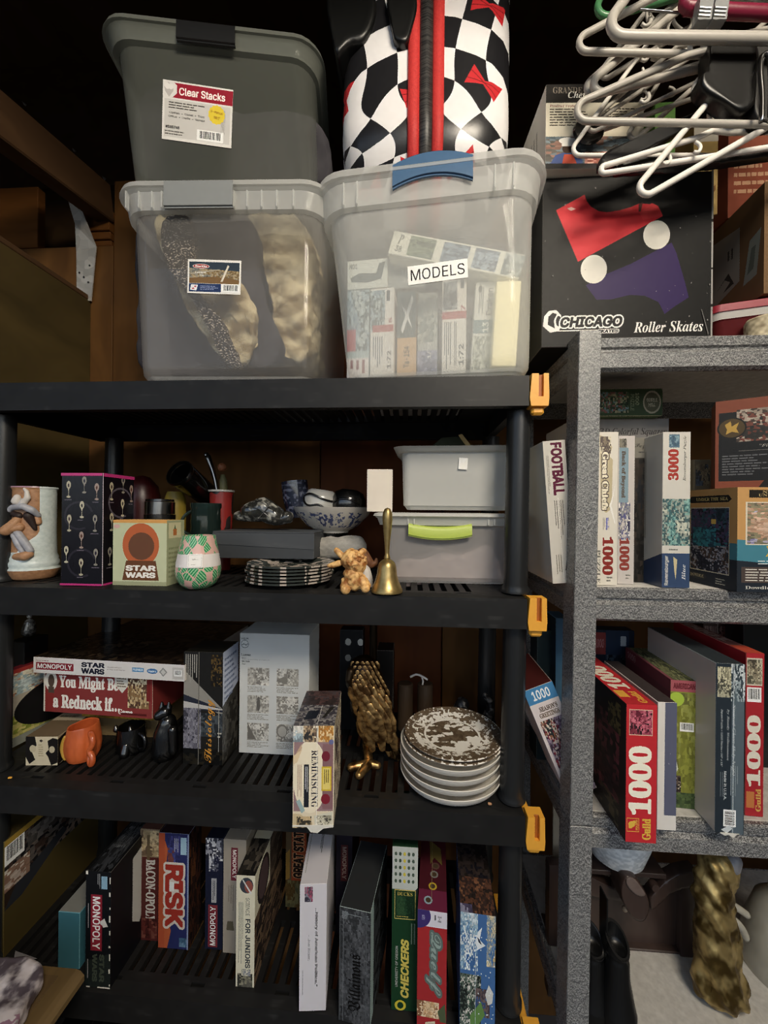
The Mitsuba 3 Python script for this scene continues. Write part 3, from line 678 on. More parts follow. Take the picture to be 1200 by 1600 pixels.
kit('flat grey kit box behind the MODELS sign', 606, 664, 411, 452, 0.052, 0.13, z=tz, col='#8f938e', fr=P().t('SWITCH', .4, .62, .7, .25, '#5a5d58').t('1/72', .6, .3, .4, .2, '#c0c2bc'))
b = kit('long kit box with four pictures leaning across the models bin', 606, 836, 362, 398, 0.024, 0.07, z=onY(606, 396, 0.024)[2], col='#dcdccc', lean=16, H=0.036, W=0.203)
front(b, P().t('P', .07, .68, .04, .4, '#3c4038', style='serifi').t('38', .07, .28, .05, .25, '#4c5048').m(.14, .08, .34, .92, ['#4f6148', '#76866a', '#394832'], 7, 5, 3).m(.4, .08, .6, .92, ['#5d7086', '#8095a6', '#44566b'], 7, 5, 5).m(.64, .08, .82, .92, ['#66788c', '#8fa2b2', '#4a5b70'], 7, 5, 6).m(.86, .05, 1, .95, ['#7c8c92', '#a9b4b0', '#59686c'], 5, 5, 7))

# suitcase on the models bin
xs0_, xs1_ = onY(527, 100, 0.03)[0], onY(808, 100, 0.03)[0]
zs = S1 + hM + 0.0285
YS, ws = 0.02, xs1_ - xs0_
cx_ = float((xs0_ + xs1_) / 2)
ck_ = [float(v) for v in onY(600, 120, YS)]
bows = []
for bx_, by_, s_, an in ((535, 130, 0.020, 75), (655, 145, 0.026, 20), (757, 125, 0.026, -28), (645, 240, 0.018, 10), (722, 236, 0.022, 15), (573, 262, 0.020, 10), (765, 2, 0.026, -10)):
    q_ = onY(bx_, by_, YS); bows.append((float(q_[0]), float(q_[2]), s_, math.radians(an)))
def checker(p, n, uv):
    zr = p.z - ck_[2]
    left_ = p.x < cx_
    xr = dr.select(left_, p.x - (cx_ - 0.02), (cx_ + 0.02) - p.x)
    ang = 0.25 + 0.62 * dr.exp(-dr.square((zr + 0.06) / 0.05)) - 0.3 * smoothstep(-0.09, -0.15, zr)
    c, s = dr.cos(ang), dr.sin(ang)
    u = (xr * c + (zr + 0.055) * s) / 0.046 + 0.0 * p.y
    v = (-xr * s + (zr + 0.055) * c) / 0.046 + dr.abs(p.y - 0.05) * 0.0
    dpt = dr.select(p.y > YS + 0.055, dr.floor((p.y - YS) / 0.055), 0.0)
    k = dr.floor(u) + dr.floor(v) + dpt
    odd = k - 2 * dr.floor(k / 2)
    col = mix((0.012, 0.012, 0.014), (0.78, 0.77, 0.78), odd)
    for bx_, bz_, s_, an in bows:
        dx, dz = p.x - bx_, p.z - bz_
        e = dx * math.cos(an) + dz * math.sin(an); f = -dx * math.sin(an) + dz * math.cos(an)
        hw = s_ * (0.12 + 0.5 * dr.minimum(dr.abs(e) / s_, 1))
        inside = (dr.abs(e) < s_) & (dr.abs(f) < hw) & (p.y < YS + 0.06)
        line = dr.abs(dr.abs(f) - 0.25 * dr.abs(e)) < 0.0006
        col = dr.select(inside, dr.select(line, mi.Color3f(0.2, 0.01, 0.012), mi.Color3f(0.55, 0.028, 0.035)), col)
    return col
mat('checker_shell', checker, 0.3, spec=0.45, coat=0.15)
mat('red_piping', lambda p, n, uv: mix((0.42, 0.02, 0.02), (0.62, 0.05, 0.045), noise(p.x * 900, p.y * 900, p.z * 900)), 0.6, spec=0.3)
mat('zip_black', lambda p, n, uv: mix((0.008, 0.008, 0.009), (0.035, 0.033, 0.032), smoothstep(0.3, 0.6, noise(p.x * 60, p.y * 60, p.z * 700))), 0.45)
mat('dark_trim', (0.045, 0.05, 0.05), 0.38)
K_ = L(N('suitcase'), 'black and white checked hard suitcase with red piping, standing on the MODELS bin', 'suitcase')
hs, ds = 0.52, 0.36
def shell(sgn):
    secs = []
    half = ws / 2 - 0.012
    # lofted outwards along x, as a rounded dish
    for t, gr in ((0.0, 0.0), (0.25, 0.002), (0.5, -0.001), (0.7, -0.006), (0.85, -0.017), (0.94, -0.032), (0.985, -0.050), (1.0, -0.075)):
        secs.append((t * half, ds + 2 * gr, hs + 2 * gr, 0.095 + gr * 0.5))
    m = loft(secs, cap0=True, cap1=True)
    v = m.vertices.copy()
    m.vertices = np.column_stack([sgn * v[:, 2], v[:, 0], v[:, 1]])
    if m.volume < 0: m.invert()
    m.apply_translation([cx_ + sgn * 0.0115, YS + ds / 2, zs + hs / 2]); return m
for sg in (-1, 1):
    add(K_ + '__shell', shell(sg), 'checker_shell', smooth=30)
    pr = rrect(ds + 0.006, hs + 0.006, 0.097, 10)
    band = np.column_stack([np.full(len(pr), cx_ + sg * 0.0185), pr[:, 0] + YS + ds / 2, pr[:, 1] + zs + hs / 2])
    m = tube(band, 0.0075, 10, True); m.vertices[:, 0] = (m.vertices[:, 0] - band[0, 0]) * 1.25 + band[0, 0]
    add(K_ + '__piping', m, 'red_piping', smooth=40)
pr = rrect(ds - 0.002, hs - 0.002, 0.095, 10)
band = np.column_stack([np.full(len(pr), cx_), pr[:, 0] + YS + ds / 2, pr[:, 1] + zs + hs / 2])
add(K_ + '__zip_tape', tube(band, 0.0125, 8, True), 'zip_black', smooth=40)
add(K_ + '__zip_teeth', cat(*[tube(band + [dx, 0, 0] + (band - [cx_, YS + ds / 2, zs + hs / 2]) * 0.03, 0.0022, 6, True) for dx in (-0.005, 0.005)]), 'dark_trim', smooth=40)
zg = onY(560, 82, YS)[2]
add(K_ + '__corner_guard', traced([(520, -20), (578, -20), (578, 45), (566, 60), (545, 66), (527, 82), (519, 60)], YS - 0.004, 0.16, 0.008, 4), 'dark_trim', smooth=40)
add(K_ + '__handle', traced([(612, -20), (641, -20), (641, 50), (634, 63), (618, 60), (613, 45)], YS - 0.014, 0.03, 0.006, 4), 'dark_trim', smooth=40)
# ================================================================ second shelf: crockery and curios
mat('ceramic_white', (0.72, 0.71, 0.68), 0.15, coat=0.5)
mat('ceramic_black', (0.012, 0.012, 0.013), 0.10, spec=0.7, coat=1.0)
mat('steel', (0.55, 0.55, 0.55), 0.22, metal=1.0)
mat('clay_tan', lambda p, n, uv: mix(lin('#9a6a45').tolist(), lin('#c39066').tolist(), fbm(p.x * 200, p.y * 200, p.z * 200)), 0.55)
mat('clay_grey', lambda p, n, uv: mix(lin('#85868c').tolist(), lin('#bcbcc4').tolist(), fbm(p.x * 120, p.y * 120, p.z * 120)), 0.5)
mat('hair_brown', '#2b1a14', 0.6)
mat('horn_white', '#cfc8c0', 0.5)
mat('maroon', '#3a0c0c', 0.35); mat('mustard', '#8a7420', 0.5)
mat('stone_grey', lambda p, n, uv: mix((0.22, 0.21, 0.19), (0.42, 0.4, 0.36), fbm(p.x * 150, p.y * 150, p.z * 150)), 0.8)
mat('brass', lambda p, n, uv: mix((0.30, 0.20, 0.07), (0.56, 0.42, 0.18), fbm(p.x * 130, p.y * 130, p.z * 130, 4)), 0.36, metal=0.85)
mat('clay_orange', lambda p, n, uv: mix(lin('#9c5a20').tolist(), lin('#efbd72').tolist(), smoothstep(0.25, 0.75, fbm(p.x * 160, p.y * 160, p.z * 110))), 0.6)
mat('clay_brown', lambda p, n, uv: mix(lin('#4a2a18').tolist(), lin('#8a5530').tolist(), fbm(p.x * 160, p.y * 160, p.z * 110)), 0.6)
scene['glass_teal'] = {'type': 'principled', 'base_color': rgb('#44625c'), 'roughness': 0.08, 'spec_trans': 0.85, 'eta': 1.45}
mat('glass_smoke', lambda p, n, uv: mix((0.02, 0.02, 0.018), (0.34, 0.33, 0.29), smoothstep(0.45, 0.75, fbm(p.x * 110, p.y * 110, p.z * 110, 4))), 0.12, spec=0.8, coat=1.0)  # pale patches painted into the dark glass as glints
def zofpx(px, py, Y): return onY(px, py, Y)[2]
def foot(px, py, z): return A_([*onZ(px, py, z)[:2], z])

# stoneware stein with a helmeted face
c = A_([*onY(53, 905, 0.062)[:2], S2]); h = zat(c[0], c[1] - .0, 761) - S2
cxs, cys, czs = map(float, c); hst = float(h)
def stein_glaze(p, n, uv):
    x = (p.x - cxs) * 0.8 + (p.y - cys) * 0.6
    zr = (p.z - czs) / hst
    w = noise(p.x * 120, p.y * 120, p.z * 120) * 0.02
    glaze = ((zr > 0.11) & (zr < 0.30)) | ((zr >= 0.30) & (x > 0.011 - (zr - 0.3) * 0.0 + 0.024 * smoothstep(0.55, 0.3, zr + w) * -1.2) )
    g = mix(lin('#b9c8c4').tolist(), lin('#dde6e2').tolist(), fbm(p.x * 220, p.y * 220, p.z * 220))
    t = mix(lin('#8f6240').tolist(), lin('#bd8a60').tolist(), fbm(p.x * 260, p.y * 260, p.z * 260))
    return dr.select(glaze, g, dr.select((zr > 0.985), mi.Color3f(0.35, 0.2, 0.25), t))
mat('stein_glaze', stein_glaze, 0.35, coat=0.2)
k = L(N('stein'), 'stoneware stein with a moustached face in a horned helmet, left of the wine glass carton', 'stein')
R_ = 0.0315
add(k + '__body', xf(lathe([(0, 0), (R_ * .8, 0), (R_ * .98, h * .02), (R_ * 1.12, h * .085), (R_ * 1.16, h * .11), (R_ * 1.09, h * .135), (R_ * 1.13, h * .165), (R_ * 1.12, h * .19), (R_ * 1.06, h * .21), (R_ * 1.08, h * .235), (R_, h * .27), (R_ * .97, h * .5), (R_ * .97, h * .96), (R_ * 1.05, h * .985), (R_ * 1.03, h), (R_ * .9, h * .99), (R_ * .86, h * .5), (R_ * .84, h * .06), (0, h * .05)], 40), at(c)), 'stein_glaze', smooth=40)
def fp(px, py, r, dy=0.0): q = onY(px, py, c[1] - 0.030 + dy); return (q[0], q[1], q[2], r)
add(k + '__helmet_brim', blob([[fp(8, 802, .004, 0), fp(20, 793, .005), fp(36, 791, .0055, -.006), fp(50, 797, .0055), fp(60, 805, .004, .01)]], 0.003), 'clay_grey', smooth=True)
add(k + '__helmet_crown', blob([[fp(28, 780, .007, .004), fp(34, 786, .010, .004)]], 0.003), 'clay_grey', smooth=True)
add(k + '__horn', blob([[fp(25, 783, .0065, -.004), fp(27, 777, .005, -.004)], [fp(37, 786, .005, .0), fp(43, 778, .0045, .0), fp(42, 768, .003), fp(38, 764, .002)]], 0.003), 'horn_white', smooth=True)
add(k + '__nose', blob([[fp(27, 812, .006, -.002), fp(18, 822, .008, -.008), fp(9, 829, .0085, -.012)], [fp(18, 826, .007, -.008), fp(30, 824, .0075, -.002)]], 0.003), 'clay_tan', smooth=True)
add(k + '__ear', blob([[fp(58, 808, .0055, .012), fp(60, 816, .005, .012)]], 0.003), 'clay_tan', smooth=True)
add(k + '__hair', blob([[fp(44, 806, .007, .002), fp(50, 815, .006, .006), fp(55, 826, .003, .008)], [fp(22, 803, .005, .0), fp(30, 806, .006, 0)]], 0.003), 'hair_brown', smooth=True)
add(k + '__moustache', blob([[fp(27, 832, .0055, -.004), fp(36, 844, .006, -.002), fp(47, 860, .0055, .001)], [fp(22, 836, .005, -.004), fp(28, 850, .005, -.003), fp(36, 862, .004, 0)]], 0.003), 'clay_grey', smooth=True)
add(k + '__chin', blob([[fp(26, 870, .006, .0), fp(38, 869, .0075, -.004), fp(46, 866, .006, .0)]], 0.003), 'clay_tan', smooth=True)

# tall black carton printed with wine glasses
b = B('carton', 'tall black carton printed with wine glasses and edged in pink', 'box', 95, 160, 739, 914, S2, pxs=208, col='#100d14', edge='#c9b8c2', t='#b01f66', H=None, mat='card_gloss', ch=0.0006)
def glassprint(p, spots):
    for i, (x, y, s) in enumerate(spots):
        cc = ['#b6ad93', '#8e887c', '#a08a80', '#c2baa0'][i % 4]
        p.e(x, y + .035 * s, .055 * s, .035 * s, cc).g([(x - .05 * s, y + .035 * s), (x + .05 * s, y + .035 * s), (x, y - .025 * s)], cc).r(x - .006, y - .07 * s, x + .006, y, cc).e(x, y - .072 * s, .05 * s, .01 * s, cc)
        p.e(x, y + .03 * s, .022 * s, .016 * s, ['#3d2a2a', '#241f33', '#57301f', '#322f2f'][i % 4])
        if i % 3 != 1: p.l(x - .1, y - .105 * s, x + .1, y - .092 * s, 1, '#7d7484', i)
    return p
def swirl(p, cx, cy, r, c_='#2a2630'):
    pts = [(cx + (r - .0 * a) * math.cos(a) * 1.0, cy + r * .36 * math.sin(a)) for a in np.linspace(0.3, 5.2, 16)]
    return p.g(pts + [(cx + (r - .05) * math.cos(a), cy + (r - .05) * .36 * math.sin(a)) for a in np.linspace(5.2, 0.3, 16)], c_)
p = P(); swirl(p, .42, .62, .36); swirl(p, .5, .2, .36)
glassprint(p, [(.17, .86, 1), (.55, .9, 1), (.85, .84, 1), (.5, .68, 1), (.2, .56, 1), (.82, .56, 1), (.5, .41, 1), (.14, .28, 1), (.5, .17, 1), (.85, .26, 1)])
p.r(0, 0, 1, .018, '#c8307c').r(0, .975, 1, 1, '#c8307c'); front(b, p, 'print_gloss')
p = P(); swirl(p, .55, .74, .4, '#55505c')
glassprint(p, [(.25, .85, 1.1), (.62, .92, 1.1), (.9, .84, 1.1), (.6, .7, 1.1), (.25, .57, 1.1), (.2, .26, 1.1)])
p.r(0, 0, 1, .018, '#c8307c').r(0, .97, 1, 1, '#c8307c'); right(b, p, 'print_gloss')

# toy carton
b = B('toy_carton', 'small pale green carton with orange print and STAR WARS, beside the black carton', 'box', 176, 260, 812, 914, S2, pxs=287, col='#b9c195', t='#d9a45c', edge='#d9b070')
p = P().r(0, .0, 1, .95, '#c3c8a0').r(0, .955, 1, 1, '#d99a4e').r(.0, 0, 1, .06, '#9fa27c').e(.52, .62, .34, .33, '#c25f34').e(.53, .6, .24, .21, '#6e4530').g([(.25, .38), (.8, .38), (.86, .08), (.18, .08)], '#6b4127').e(.07, .9, .06, .03, '#d8a8a0')
p.t('STAR', .52, .265, .56, .085, '#f0ece2', style='black').t('WARS', .52, .16, .56, .085, '#f0ece2', style='black'); front(b, p)
right(b, P().r(0, .0, 1, 1, '#aab087').r(.1, .72, .8, .96, '#d8d2a4').r(.35, .76, .55, .86, '#c2743c').g([(.4, .86), (.45, .93), (.5, .86)], '#3f5a3f').l(.1, .1, .85, .6, 7, '#8d936c', 4))

# leaf patterned cup
c = foot(299, 921, S2); c[1] += 0.02
cu, cv, cw = map(float, c); hlf = h = zat(c[0], c[1] - 0.03, 838) - S2
def leafy(p, n, uv):
    a = dr.atan2(p.y - cv, p.x - cu) * 5.2 / 3.14159
    z = (p.z - cw) * 75
    d1, d2, r = voronoi(a * 1.6, z * 0.85)
    stripe = dr.sin((a * 3 + z * (1.2 + r) * dr.select(r > 0.5, 1.0, -1.0)) * 9)
    g = dr.select(stripe > 0.35, mi.Color3f(0.32, 0.55, 0.33), mi.Color3f(0.03, 0.24, 0.09))
    pk = mi.Color3f(0.66, 0.42, 0.36)
    col = dr.select((d2 - d1 < 0.10) | (r > 0.86), pk, g)
    zr = (p.z - cw) / float(hlf)
    band = (zr > 0.42) & (zr < 0.66)
    return dr.select(band, mi.Color3f(0.74, 0.70, 0.68), col)
mat('leaf_glaze', leafy, 0.15, coat=0.6)
k = L(N('cup'), 'stemless cup with green leaf and pink pattern, white band and square tag', 'cup')
r = 0.0335
prof = [(0, 0), (r * .55, 0), (r * .8, h * .08), (r * .97, h * .22), (r, h * .34), (r * .97, h * .48), (r * .88, h * .68), (r * .78, h * .88), (r * .74, h), (r * .70, h), (r * .83, h * .68), (r * .92, h * .34), (r * .7, h * .1), (0, h * .06)]
add(k + '__body', xf(lathe(prof, 44), at(c)), 'leaf_glaze', smooth=40)
av = math.atan2(CAM[1] - c[1], CAM[0] - c[0]) - 0.15
tg = cbox(0.021, 0.0008, 0.021, 0.0002, (-0.0105, -0.0004, -0.0105))
Mt = at((c[0] + r * .985 * math.cos(av), c[1] + r * .985 * math.sin(av), c[2] + h * .55), rot=math.degrees(av) + 90, pitch=-6)
add(k + '__tag', xf(tg, Mt), mat('tag_white', '#eeebe6', 0.5))
P().r(.06, .06, .94, .94, '#b9b6b2').r(.08, .08, .92, .92, '#f0eee9').t('Bliss', .5, .62, .4, .12, '#8d8a86', style='script').l(.25, .2, .6, .28, 1, '#9a9894').put(k + '__tag_print', (-0.0105, -0.0005, -0.0105), (1, 0, 0), (0, 0, 1), .021, .021, 'print_ink', Mt)

# stack of dark rimmed plates, grey flat box on them
mat('plate_dark', (0.022, 0.021, 0.02), 0.2, coat=0.4)
def plate_prof(r, hh=0.009, t=0.0035): return [(0, 0), (r * .55, 0), (r * .6, 0.001), (r * .72, hh * .45), (r, hh), (r, hh + t), (r * .97, hh + t), (r * .7, hh * .45 + t), (r * .58, t), (0, t)]
def plate_glaze(p, n, uv): return dr.select(noise(p.x * 130, p.y * 130, p.z * 3) > 0.56, mi.Color3f(0.42, 0.36, 0.31), mi.Color3f(0.03, 0.035, 0.03))
mat('plate_patterned', plate_glaze, 0.18, coat=0.5)
cp = foot(431, 923, S2); cp[1] += 0.072; r = 0.072
for i in range(6):
    kk = L(N('plate'), None, 'plate', 'dark patterned plates under the grey box')
    labels[kk]['label'] = ['lowest dark patterned plate of the stack under the grey box', 'second dark patterned plate from the bottom under the grey box', 'third dark patterned plate from the bottom under the grey box', 'fourth dark patterned plate from the bottom under the grey box', 'fifth dark patterned plate from the bottom under the grey box', 'topmost dark patterned plate directly under the grey box'][i]
    add(kk, xf(lathe(plate_prof(r + 0.001 * (i % 2), 0.007, 0.0028), 44), at(cp + [0.002 * (i % 3 - 1), 0.001 * (i % 2), i * 0.0052])), 'plate_patterned', smooth=35)
ztop = S2 + 5 * 0.0052 + 0.0105
b = B('flat_box', 'long charcoal grey lidded box lying on the stack of dark plates', 'box', 333, 490, 829, 890, ztop, Y=0.10, D=0.11, col='#3c3f43', edge='#565a5e', rot=1.5, part='base', H=0.0455)
gbox = b
m = cbox(b.W + .002, b.D + .002, .003, .0006, (-.001, -.001, b.H)); add(b.key + '__lid', xf(m, b.M), mat('grey_card', '#3e4145', 0.5))
lp = Polygon([(-.001, b.H), (b.W + .001, b.H), (b.W + .001, b.H * .38), (b.W * .55, b.H * .46), (-.001, b.H * .56)])
add(b.key + '__lid_flap', xf(ext(lp, 0.0014), b.M @ at((0, -0.0016, 0))), 'grey_card')
gtop = b.top + 0.003

# bowl with blue flowers on a grey block, three vessels in it
cb = A_([*onY(517, 833, 0.20)[:2], zofpx(517, 836, 0.13)])
k = L(N('pumice_block'), 'rounded grey block under the flowered bowl', 'block')
add(k, rough(xf(blob([[(-.034, 0, .025, .022), (.034, 0.0, .028, .022)], [(-.03, .02, .022, .02), (.03, .02, .024, .02)]], 0.006), at((cb[0] + .02, cb[1] - 0.02, cb[2] - .054))), .003, 70, 5), 'stone_grey', smooth=True)
k = N('pumice_block'); taken['pumice_block'] -= 1
stand = L(N('upturned_tin'), 'dark tin hidden under the flowered bowl', 'tin')
add(stand, xf(lathe([(0, 0), (.04, 0), (.04, cb[2] - S2 - .001), (0, cb[2] - S2 - .001)], 30), at((cb[0] - .015, cb[1] + .055, S2))), 'dark_trim', smooth=40)
bx0, by0, bz0 = map(float, cb)
def bowl_glaze(p, n, uv):
    a = dr.atan2(p.y - by0, p.x - bx0)
    z = (p.z - bz0) * 100
    v = fbm(a * 9, z * 2.2, 2.0, 3)
    vine = (v > 0.56) & (z > 1.1) & (z < 4.1)
    af = a + 1.75
    rr = dr.sqrt(dr.square(af * 6.6) + dr.square(z - 2.4))
    pet = rr < 0.75 + 0.35 * dr.abs(dr.sin(dr.atan2(z - 2.4, af * 6.6) * 4))
    col = dr.select(vine, mi.Color3f(0.06, 0.075, 0.16), mi.Color3f(0.50, 0.47, 0.42))
    col = dr.select(pet, mi.Color3f(0.04, 0.05, 0.13), col)
    return dr.select(rr < 0.52, mi.Color3f(0.45, 0.43, 0.4), col)
mat('bowl_glaze', bowl_glaze, 0.25, coat=0.5)
k = L(N('bowl'), 'grey white bowl painted with blue flowers, holding three vessels', 'bowl')
rb = 0.082; hb = 0.052
add(k, xf(lathe([(0, 0), (.032, 0), (.033, .004), (.052, .014), (rb * .9, .036), (rb, hb), (rb * .96, hb), (rb * .84, .034), (.04, .014), (0, .009)], 48), at(cb + [0, .02, 0])), 'bowl_glaze', smooth=40)
bc = cb + [0, .02, 0]
def cup_mesh(r, h, t=0.003, base=.8): return lathe([(0, 0), (r * base, 0), (r * (base + .08), h * .04), (r, h * .55), (r, h), (r - t, h), (r - t, h * .5), (r * (base - .04), t + .002), (0, t)], 36)
def cutglass(p, n, uv): return mix((0.012, 0.016, 0.034), (0.11, 0.12, 0.17), smoothstep(0.5, 0.75, noise(p.x * 200, p.y * 200, p.z * 200)))
mat('blue_cut_glass', cutglass, 0.08, spec=0.7, coat=0.8)
k = L(N('tumbler'), 'dark blue cut glass tumbler leaning at the left of the flowered bowl', 'tumbler')
q = onY(462, 786, bc[1] - .01); add(k, xf(cup_mesh(.0265, .075, base=.72), at((q[0] + .006, q[1], bc[2] + .030), lean=-7)), 'blue_cut_glass', smooth=35)
k = L(N('mug'), 'white mug with curving black bands, between two dark vessels in the flowered bowl', 'mug')
q = onY(497, 788, bc[1] - .018)
whm = lathe([(0, 0), (.017, 0), (.024, .008), (.027, .022), (.0265, .036), (.022, .047), (.017, .05), (.015, .048), (.02, .036), (.02, .012), (0, .006)], 36)
wq = A_([q[0], q[1], bc[2] + .024])
add(k + '__body', xf(whm, at(wq, lean=8) @ np.diag([1.27, 1.27, 1.27, 1])), 'ceramic_white', smooth=40)
for pts in ([(-.024, .037), (-.01, .041), (.008, .036), (.022, .034)], [(-.025, .034), (-.02, .026), (-.01, .023), (.004, .026), (.016, .018), (.022, .01)]):
    pl = spl([(x, -math.sqrt(max(.0278 ** 2 - x * x, 1e-5)), z) for x, z in pts], 24)
    add(k + '__band', xf(tube(pl, .0016, 6), at(wq, lean=8) @ np.diag([1.27, 1.27, 1.27, 1])), 'ceramic_black', smooth=True)
k = L(N('mug'), 'glossy black mug at the right of the flowered bowl', 'mug')
q = onY(541, 788, bc[1] - .014)
bkm = lathe([(0, 0), (.02, 0), (.025, .008), (.0285, .022), (.028, .034), (.023, .044), (.013, .049), (.011, .046), (.02, .036), (.022, .012), (0, .006)], 36)
bq = A_([q[0] + .001, q[1], bc[2] + .027])
add(k + '__body', xf(bkm, at(bq, lean=6) @ np.diag([1.25, 1.25, 1.25, 1])), 'ceramic_black', smooth=40)
add(k + '__brow', xf(tube(spl([(x, -math.sqrt(.0288 ** 2 - x * x) + .001, .033 - x * x * 16) for x in np.linspace(-.02, .02, 8)], 24), .0018, 6), at(bq, lean=6) @ np.diag([1.25, 1.25, 1.25, 1])), 'ceramic_black', smooth=True)

# smoky glass turtle-shaped ornament on the grey box
k = L(N('glass_ornament'), 'smoky round glass ornament lying on the charcoal box', 'ornament')
q = A_([onY(411, 800, 0.155)[0], 0.155, gtop])
def op(px, py, r, dy=0.): w = onY(px, py, q[1] + dy); return (w[0], w[1], max(w[2], gtop + r + .0006), r)
m = blob([[op(392, 800, .019), op(412, 796, .0235), op(430, 806, .019)], [op(372, 806, .009), op(384, 806, .012)], [op(438, 812, .011), op(449, 808, .0125)]], .004, 4)
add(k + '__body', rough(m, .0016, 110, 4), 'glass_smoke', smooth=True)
for i, (a, b_) in enumerate((((385, 792), (420, 808)), ((400, 780), (428, 800)), ((398, 815), (420, 790)))):
    mid = ((a[0] + b_[0]) / 2 + 4, (a[1] + b_[1]) / 2 - 3)
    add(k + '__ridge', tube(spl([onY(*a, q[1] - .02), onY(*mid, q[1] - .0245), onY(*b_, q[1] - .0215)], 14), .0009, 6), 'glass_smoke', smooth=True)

# teal glass jar, tall red tumbler with spoon and peg doll, black travel mugs, maroon bowl
YJ = 0.125
q = A_([onY(322, 800, YJ)[0], YJ, S2]); hj = zofpx(322, 786, YJ - .02) - S2
k = L(N('glass_jar'), 'teal green glass jar with ribbed neck behind the leaf patterned cup', 'jar')
rj = .026
add(k + '__body', xf(lathe([(0, 0), (rj * .9, 0), (rj, .006), (rj * 1.02, hj * .55), (rj * .98, hj * .68), (rj * 1.0, hj * .75), (rj * .96, hj * .8), (rj * .97, hj * .92), (rj * 1.03, hj * .94), (rj * 1.03, hj), (rj * .93, hj), (rj * .88, hj * .7), (rj * .86, .012), (0, .008)], 40), at(q)), 'glass_teal', smooth=35)
add(k + '__handle', tube(spl([(q[0] - rj * .95, q[1] - .004, q[2] + hj * .9), (q[0] - rj * 1.5, q[1] - .008, q[2] + hj * .8), (q[0] - rj * 1.5, q[1] - .008, q[2] + hj * .62), (q[0] - rj * .98, q[1] - .004, q[2] + hj * .56)], 20), .003, 8), 'glass_teal', smooth=True)
YT = 0.195
q = A_([onY(346, 800, YT)[0], YT, S2]); ht = zofpx(346, 765, YT - .02) - S2; rt = .0235
mat('tumbler_print', lambda p, n, uv: dr.select(noise(p.x * 70, p.y * 70, p.z * 26) > 0.46, mi.Color3f(0.24, 0.02, 0.018), mi.Color3f(0.02, 0.015, 0.015)), 0.3, coat=0.4)
k = L(N('tumbler'), 'tall red and black tumbler with a white rim, holding a spoon and a peg doll', 'tumbler')
add(k + '__body', xf(lathe([(0, 0), (rt * .75, 0), (rt * .98, ht - .004), (rt * .9, ht - .004), (rt * .68, .004), (0, .004)], 36), at(q)), 'tumbler_print', smooth=40)
add(k + '__rim', xf(lathe([(rt * .9, ht - .004), (rt * 1.06, ht - .004), (rt * 1.08, ht - .001), (rt * 1.06, ht), (rt * .88, ht), (rt * .9, ht - .004)], 36), at(q)), 'ceramic_white', smooth=40)
k = L(N('spoon'), 'silver spoon handle sticking out of the red tumbler', 'spoon')
sp = [onY(340, 775, YT), onY(336, 750, YT), onY(329, 726, YT), onY(324, 712, YT)]
add(k, cat(tube(spl(sp, 12), np.linspace(.003, .006, 13), 8), xf(blob([[(0, 0, 0, .0045), (-.002, 0, .008, .005)]], .003, 2), at(sp[-1] - [0, 0, .006]))), 'steel', smooth=True)
k = L(N('peg_doll'), 'small wooden peg doll standing in the red tumbler', 'figurine')
q2 = onY(347, 730, YT + .006)
add(k + '__body', tube([onY(350, 775, YT + .006), onY(349, 752, YT + .006), onY(348, 742, YT + .006)], [.0085, .0075, .004], 12), mat('peg_green', '#6d6a42', 0.6), smooth=True)
add(k + '__head', trimesh.creation.icosphere(3, .0088).apply_translation(q2), mat('peg_head', '#9a5a35', 0.5), smooth=True)
def travel(name, label, O, M, r, h_, tilt=None):
    k = L(N(name), label, 'travel mug')
    add(k + '__body', xf(lathe([(0, 0), (r * .78, 0), (r * .82, .004), (r * .97, h_ * .8), (r * .97, h_ * .93), (r * .9, h_ * .93), (r * .74, .006), (0, .006)], 40), M), 'ceramic_black', smooth=40)
    add(k + '__rim', xf(lathe([(r * .9, h_ * .93), (r, h_ * .925), (r * 1.02, h_ * .95), (r * 1.0, h_), (r * .95, h_), (r * .92, h_ * .94), (r * .9, h_ * .93)], 40), M), 'steel', smooth=40)
    return k
o = onY(279, 738, 0.14); tgt = onY(335, 782, 0.235); ax = o - tgt; hh = np.linalg.norm(ax); ax /= hh
xv_ = np.cross([0, 0, 1.0], ax); xv_ /= np.linalg.norm(xv_); Mq = np.eye(4); Mq[:3, 0] = xv_; Mq[:3, 1] = np.cross(ax, xv_); Mq[:3, 2] = ax; Mq[:3, 3] = tgt
travel('travel_mug', 'black travel mug with steel rim lying tipped so its dark mouth faces out', tgt, Mq, .027, hh)
k = L(N('dark_canister'), 'dark canister carrying the tipped travel mug', 'canister')
q = onY(318, 800, .232); add(k, xf(lathe([(0, 0), (.024, 0), (.024, zofpx(318, 793, .232) - S2 - .025), (0, zofpx(318, 793, .232) - S2 - .025)], 28), at((q[0], q[1], S2))), 'dark_trim', smooth=40)
q = A_([onY(250, 800, .12)[0], .12, S2]); hk = zofpx(250, 780, .11) - S2
k = L(N('travel_mug'), 'upright black travel mug with a broad steel band, behind the toy carton', 'travel mug')
rk = .026
add(k + '__body', xf(lathe([(0, 0), (rk * .85, 0), (rk, hk * .5), (rk, hk * .80), (rk * .9, hk * .8), (0, hk * .8)], 36), at(q)), 'ceramic_black', smooth=40)
add(k + '__band', xf(lathe([(rk * .3, hk * .805), (rk * .96, hk * .805), (rk * .96, hk * .965), (rk * .3, hk * .965)], 36), at(q)), 'steel', smooth=40)
add(k + '__lid', xf(lathe([(0, hk * .97), (rk * .92, hk * .97), (rk * .9, hk), (rk * .5, hk * 1.0), (0, hk)], 36), at(q)), 'ceramic_black', smooth=40)
k = L(N('round_bottle'), 'dark maroon round bottle at the back beside the black carton', 'bottle')
q = A_([onY(222, 800, .2)[0], .2, S2]); hq = zofpx(222, 742, .19) - S2
